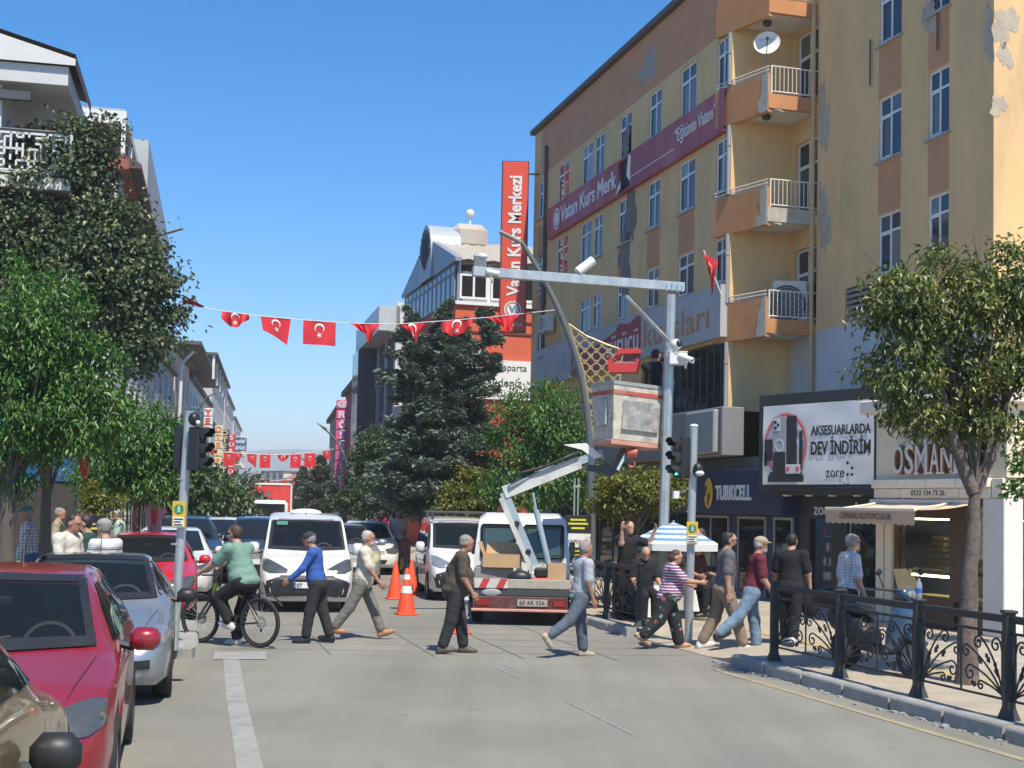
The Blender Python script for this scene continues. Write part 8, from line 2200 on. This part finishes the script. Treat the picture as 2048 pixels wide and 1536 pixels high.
# gold lattice between lamp and wire
GOLDP = mat('gold_lattice', (.42, .33, .17), .45, metal=.3, var=.1)
YL = 29.45; poly = [(1137, 648), (1172, 672), (1215, 690), (1245, 700), (1240, 760), (1222, 800), (1200, 850), (1187, 884), (1180, 830), (1168, 745)]
W3 = [at(x, y, YL) - LBs for x, y in poly]
def inside(x, z):
    c = False; n_ = len(W3)
    for i in range(n_):
        a, e = W3[i], W3[(i + 1) % n_]
        if (a.z > z) != (e.z > z) and x < (e.x - a.x) * (z - a.z) / (e.z - a.z) + a.x: c = not c
    return c
b = MB(); st_ = .25; y_ = W3[0].y
x0, x1 = min(p.x for p in W3), max(p.x for p in W3); z0, z1 = min(p.z for p in W3), max(p.z for p in W3)
nx_, nz_ = int((x1 - x0) / st_) + 2, int((z1 - z0) / st_) + 2
for i in range(nx_):
    for j in range(nz_):
        cx_, cz = x0 + (i + .5) * st_, z0 + (j + .5) * st_
        star = [(cx_ + st_ * (.46 if k % 2 == 0 else .34) * math.cos(k * math.pi / 8 + .39), cz + st_ * (.46 if k % 2 == 0 else .34) * math.sin(k * math.pi / 8 + .39)) for k in range(17)]
        for (ax_, az), (bx2, bz) in zip(star, star[1:]):
            if inside((ax_ + bx2) / 2, (az + bz) / 2): b.tube([(ax_, y_, az), (bx2, y_, bz)], .017, 4)
        for dx, dz in ((1, 0), (0, 1)):
            for sgn in (-1, 1):
                ax_, az = cx_ + (dx * .36 + dz * .07 * sgn) * st_, cz + (dz * .36 + dx * .07 * sgn) * st_; bx2, bz = ax_ + dx * .28 * st_, az + dz * .28 * st_
                if inside(ax_, az) and inside(bx2, bz): b.tube([(ax_, y_, az), (bx2, y_, bz)], .017, 4)
tag(b.build('lattice_pattern', GOLDP, lt), kind='stuff'); MB().tube([Vector((p.x, y_, p.z)) for p in W3] + [Vector((W3[0].x, y_, W3[0].z))], .025, 6).build('lattice_frame', GOLDP, lt)
# ================================================================== flags
def crescent():
    out = []; N = 18
    for k in range(N + 1): a = R(38) + (2 * math.pi - R(76)) * k / N; out.append((.25 * math.cos(a), .25 * math.sin(a)))
    for k in range(N, -1, -1): a = R(48) + (2 * math.pi - R(96)) * k / N; out.append((.0625 + .20 * math.cos(a), .20 * math.sin(a)))
    n = N + 1; return [(out[i], out[i + 1], out[2 * n - 2 - i], out[2 * n - 1 - i]) for i in range(N)]
CRES = crescent()
STAR = [[(.34, 0)] + [(.34 + (.125 if k % 2 == 0 else .05) * math.cos(math.pi + (k + q) * math.pi / 5), (.125 if k % 2 == 0 else .05) * math.sin(math.pi + (k + q) * math.pi / 5)) for q in (0, 1)] for k in range(10)]
def flag(parent, tl3, tr3, hgt, style='flat', emblem=True, seed=0, side=-1, turn=True):
    """cloth hung from its top edge; emblem stitched on as white cloth"""
    rr = random.Random(seed); ph = rr.uniform(0, 6); wv = tr3 - tl3; W_ = wv.length; wx = wv.normalized(); nrm = wx.cross(Vector((0, 0, 1))).normalized()
    if nrm.y > 0: nrm = -nrm
    def f(u, v, o=0.0):
        p = tl3 + wv * u; dep = .03 * math.sin(u * 7 + ph + v * 2) * (.3 + v); drop = hgt * v; dx = 0
        if style == 'slant': drop *= .62 + .55 * u; dx = .12 * W_ * v * math.sin(u * 3 + 1)
        elif style == 'bunch': c = .62; dx = (c - u) * W_ * .62 * v; drop *= (.55 + .7 * math.exp(-((u - c) / .22) ** 2)); dep += .09 * math.sin(u * 26 + ph) * v
        elif style == 'swag': drop *= .25 + .75 * math.sin(math.pi * min(max(u * .9 + .1, 0), 1)); dep += .08 * math.sin(u * 17 + ph) * v
        elif style == 'over': drop = -hgt * .7 * v * (1 - .6 * u) + .2 * hgt * v * v; dep += .12 * v
        elif style == 'tail': drop *= 1 + (.0 if v < .7 else 0); 
        return p + wx * dx + Vector((0, 0, -drop)) + nrm * (dep + o)
    nu, nv = 16, 10; vs = [f(i / nu, j / nv) for j in range(nv + 1) for i in range(nu + 1)]
    o = MB().add(vs, [(j * (nu + 1) + i, j * (nu + 1) + i + 1, (j + 1) * (nu + 1) + i + 1, (j + 1) * (nu + 1) + i) for j in range(nv) for i in range(nu)]).build('flag', FLAGRED, parent, smooth=80, fix=False)
    if emblem:
        # hung by its hoist: the crescent opens downwards
        k_ = .62 * W_; E_ = lambda x, y: f(.5 + y * k_ / W_, .30 + x * k_ / hgt, .012)
        b = MB()
        for q in CRES: b.add([E_(*p) for p in q], [(0, 1, 2, 3)])
        b.build('crescent', FLAGWHITE, o, fix=False)
        b = MB()
        for q in STAR: b.add([E_(*p) for p in q], [(0, 1, 2)])
        b.build('star', FLAGWHITE, o, fix=False)
    return o
def bunting(label, Y, wire, flags, r_=.008):
    A0 = at(*wire[0], Y); t = thing('flag_bunting', label, 'bunting', A0, 0, 'strings of flags across the street'); L_ = lambda x, y: at(x, y, Y) - A0
    MB().tube([L_(*p) for p in wire], r_, 5).build('cord', WHITE, t)
    for i, (xa, ya, xb_, yb, hpx, sty, em) in enumerate(flags): flag(t, L_(xa, ya), L_(xb_, yb), hpx * Y / F_PX, sty, em, i)
bunting('nearest string of red flags with white crescents across the street', 30, [(330, 600), (400, 614), (445, 622), (520, 632), (607, 640), (705, 647), (795, 648), (885, 642), (985, 634), (1110, 620)],
        [(368, 606, 408, 615, 30, 'over', False), (444, 622, 498, 629, 30, 'swag', True), (521, 632, 582, 638, 46, 'slant', True), (607, 640, 672, 645, 48, 'flat', True), (700, 646, 762, 648, 32, 'bunch', False), (793, 648, 855, 645, 32, 'bunch', True), (882, 642, 945, 637, 32, 'swag', True), (975, 634, 1040, 628, 34, 'bunch', False)])
bunting('second string of red flags down the street', 76, [(395, 900), (470, 906), (540, 910), (600, 908), (668, 898)], [(x, y, x + w, y, h, s, True) for x, y, w, h, s in ((412, 890, 18, 20, 'slant'), (448, 905, 20, 26, 'flat'), (470, 907, 14, 16, 'swag'), (494, 908, 20, 24, 'slant'), (520, 908, 21, 28, 'flat'), (556, 910, 22, 13, 'swag'), (581, 909, 21, 27, 'flat'), (609, 907, 22, 27, 'flat'), (645, 902, 17, 17, 'slant'))], .02)
bunting('third string of small red flags in the distance', 118, [(465, 965), (540, 962), (600, 958)], [(474 + 22 * i, 964 - i, 487 + 22 * i, 964 - i, 11, 'swag' if i % 2 else 'flat', False) for i in range(6)], .03)
bunting('farthest string of tiny red flags over the traffic', 160, [(505, 985), (560, 988), (605, 985)], [(516 + 15 * i, 986, 527 + 15 * i, 986, 13, 'flat' if i % 3 else 'swag', False) for i in range(6)], .03)
p = at(144, 860, 20.4); pn = thing('hanging_pennant', 'long red pennant with a white crescent hanging from the left trees', 'flag', p)
q = at(190, 868, 20.4) - p; hh = 108 * 20.4 / F_PX; ww = q.x
fo = MB().prism([(0, 0), (ww, -.05), (ww * .82, -hh * .55), (ww * .62, -hh * 1.0), (ww * .35, -hh * .62), (.02, -hh * .38)], 0, .012, 'xz').build('cloth', FLAGRED, pn)
Ez = lambda x, y: (ww * .45 + y * ww * .75, -.006, -hh * .17 - x * ww * .75)
b = MB(); [b.add([Ez(*p_) for p_ in qd], [(0, 1, 2, 3)]) for qd in CRES]; b.build('crescent', FLAGWHITE, fo, fix=False); b = MB(); [b.add([Ez(*p_) for p_ in qd], [(0, 1, 2)]) for qd in STAR]; b.build('star', FLAGWHITE, fo, fix=False)
MB().tube([(-.02, 0, .005), (ww + .02, 0, -.03)], .01, 5).build('cord', GREY, pn)
a, c = at(1407, 500, 31.6), at(1443, 590, 31.6); bf = thing('balcony_flag', 'red flag with crescent on a slanting pole at the lowest balcony', 'flag', c)
MB().tube([(0, 0, 0), a - c], .018, 6).build('flagpole', OFFWHITE, bf); t3, b3 = (a - c) * .96, (a - c) * .45
flag(bf, t3 + Vector((-.02, -.02, -.05)), t3 + Vector((.32, -.05, -.22)), .72, 'bunch', True, 4)
# hanging pink shirts outside a shop on the left
p = at(292, 1008, 25.5); ts = thing('hanging_tshirt', 'pink printed t-shirts hung outside a shop on the left', 'clothing', p); PNK = cloth('pink_shirt_cloth', (.55, .36, .40))
MB().prism([(0, 0), (.08, .03), (.24, .03), (.34, 0), (.40, -.16), (.31, -.19), (.29, -.55), (.05, -.55), (.04, -.19), (-.06, -.16)], 0, .05, 'xz').build('shirt', PNK, ts); MB().prism([(.10, -.12), (.22, -.12), (.20, -.42), (.12, -.36)], -.008, 0, 'xz').build('print', RED, ts); MB().tube([(.16, .02, .03), (.16, .02, .2)], .01, 5).build('hanger', GREY, ts)
# ================================================================== cones, cabinet, boards
CONE = mat('cone_orange', (.80, .085, .025), .5, var=.06)
def cone(label, px, py, h=.86, bands=True, lean=0):
    p = gnd(px, py); t = thing('traffic_cone', label, 'cone', p, 0, 'cones around the works', rot=(lean, 0, .3)); rf = lambda z: .155 * (1 - z / h) + .028
    MB().cbox(-.19, .19, -.19, .19, 0, .035, .012).build('foot', CONE, t); MB().lathe([(rf(.035), .035), (.03, h - .02), (.02, h), (.0001, h)], 20).build('body', CONE, t, smooth=40)
    if bands:
        for z0_, z1_ in ((.40, .53), (.65, .74)): MB().lathe([(rf(z0_ * h / .86) + .003, z0_ * h / .86), (rf(z1_ * h / .86) + .003, z1_ * h / .86)], 20).build('white_band', WHITE, t, smooth=40)
cone('plain orange cone left of the banded one', 790, 1198, .82, False); cone('orange and white banded cone nearest the crossing', 812, 1229); cone('orange cone hidden behind the banded one', 822, 1190, .8, False); cone('orange cone behind the legs of the man in brown shirt', 916, 1266, .6, False)
p = gnd(809, 1137, .15); cbn = thing('street_cabinet', 'dark red metal cabinet with torn posters on the right pavement', 'cabinet', p, R(12))
MB().cbox(-.17, .17, 0, .3, 0, .18, .01).build('plinth', KERB, cbn); MB().cbox(-.17, .17, 0, .3, .18, .82, .012).build('case', mat('maroon_cabinet', (.20, .035, .045), .5, var=.15, dirt=(.6, .55, .5), dirt_amt=.9, dirt_scale=9), cbn); MB().prism([(-.2, .82), (.2, .82), (0, .89)], -.03, .33, 'xz').build('roof', mat('maroon_roof', (.17, .03, .04), .5), cbn)
p = gnd(803, 1138, .15); yb = thing('folding_sign', 'small yellow folding floor sign before the red cabinet', 'sign', p); MB().prism([(-.06, 0), (.06, 0), (.05, .33), (-.05, .33)], -.012, .012, 'xz', Matrix.Rotation(R(-12), 4, 'X')).build('front_leaf', SIGY, yb); MB().prism([(-.06, 0), (.06, 0), (.05, .33), (-.05, .33)], -.012, .012, 'xz', Matrix.Translation((0, .14, 0)) @ Matrix.Rotation(R(12), 4, 'X')).build('rear_leaf', SIGY, yb)
a, c = at(1130, 1030, 28.6), at(1181, 1142, 28.6); tm = thing('information_board', 'black information board with yellow lines and a white middle panel', 'sign', (a.x, 28.6, c.z)); w_, h_ = c.x - a.x, a.z - c.z
MB().cbox(0, w_, 0, .06, 0, h_, .008).build('board', BLACK, tm); MB().box(.01, w_ - .01, -.006, 0, h_ * .42, h_ * .67).build('white_panel', SIGN_W, tm); MB().box(.01, w_ - .01, -.006, 0, .02, h_ * .13).build('lower_panel', SIGN_W, tm)
lettering('YAPI', tm, (.05, -.012, h_ * .49), .12, BLACK, ext=.002, fit=w_ * .38); lettering('SPARTA', tm, (.05 + w_ * .40, -.012, h_ * .49), .12, PINKB, ext=.002, fit=w_ * .48)
YLT = mat('yellow_print', (.6, .58, .05), .5)
for z, f_ in ((.90, .6), (.83, .75), (.75, .5), (.34, .6), (.26, .7), (.18, .4)): MB().box(w_ * (.5 - f_ / 2), w_ * (.5 + f_ / 2), -.01, -.002, h_ * z, h_ * z + .04).build('text_line', YLT, tm)
MB().tube([(.05, .03, -c.z + .15), (.05, .03, 0)], .03, 8).tube([(w_ - .05, .03, -c.z + .15), (w_ - .05, .03, 0)], .03, 8).build('leg', GREY, tm)
a = at(1152, 970, 29); cr = thing('notice_pole', 'thin twin steel pole above the information board', 'pole', (a.x, 29, .15)); MB().tube([(-.03, 0, 0), (-.03, 0, a.z)], .02, 6).tube([(.05, 0, 0), (.05, 0, a.z)], .02, 6).box(-.06, .08, -.02, .02, a.z - .2, a.z - .16).build('pipe', GALV, cr)
p = gnd(880, 1125, .15); 
# small dark board with yellow lettering behind the three men
a = at(152, 1030, 22); bd2 = thing('menu_board', 'black board with yellow lines behind the group of three men', 'sign', (a.x, 22, .15)); zt_ = a.z - .15
MB().cbox(0, .42, 0, .05, zt_ - .32, zt_, .008).build('board', BLACK, bd2); MB().tube([(.05, .03, 0), (.05, .03, zt_ - .32)], .02, 6).tube([(.37, .03, 0), (.37, .03, zt_ - .32)], .02, 6).build('leg', GREY, bd2)
for i, f_ in enumerate((.1, .24, .28, .1)): MB().box(.08, .08 + f_, -.01, -.002, zt_ - .09 - .07 * i, zt_ - .055 - .07 * i).build('text_line', YLT, bd2)
# ================================================================== summer haze
hz = bpy.data.materials.new('summer_haze'); hz.use_nodes = True
hn, hl_ = hz.node_tree.nodes, hz.node_tree.links
hn.remove(hn['Principled BSDF'])
pvn = hn.new('ShaderNodeVolumePrincipled')
pvn.inputs['Color'].default_value = (.93, .96, 1.0, 1)
pvn.inputs['Density'].default_value = .0006
pvn.inputs['Anisotropy'].default_value = .0
hl_.new(pvn.outputs[0], hn['Material Output'].inputs['Volume'])
tag(MB().box(-3100, 3100, -500, 5100, -12, 130).build('haze', hz), kind='stuff')
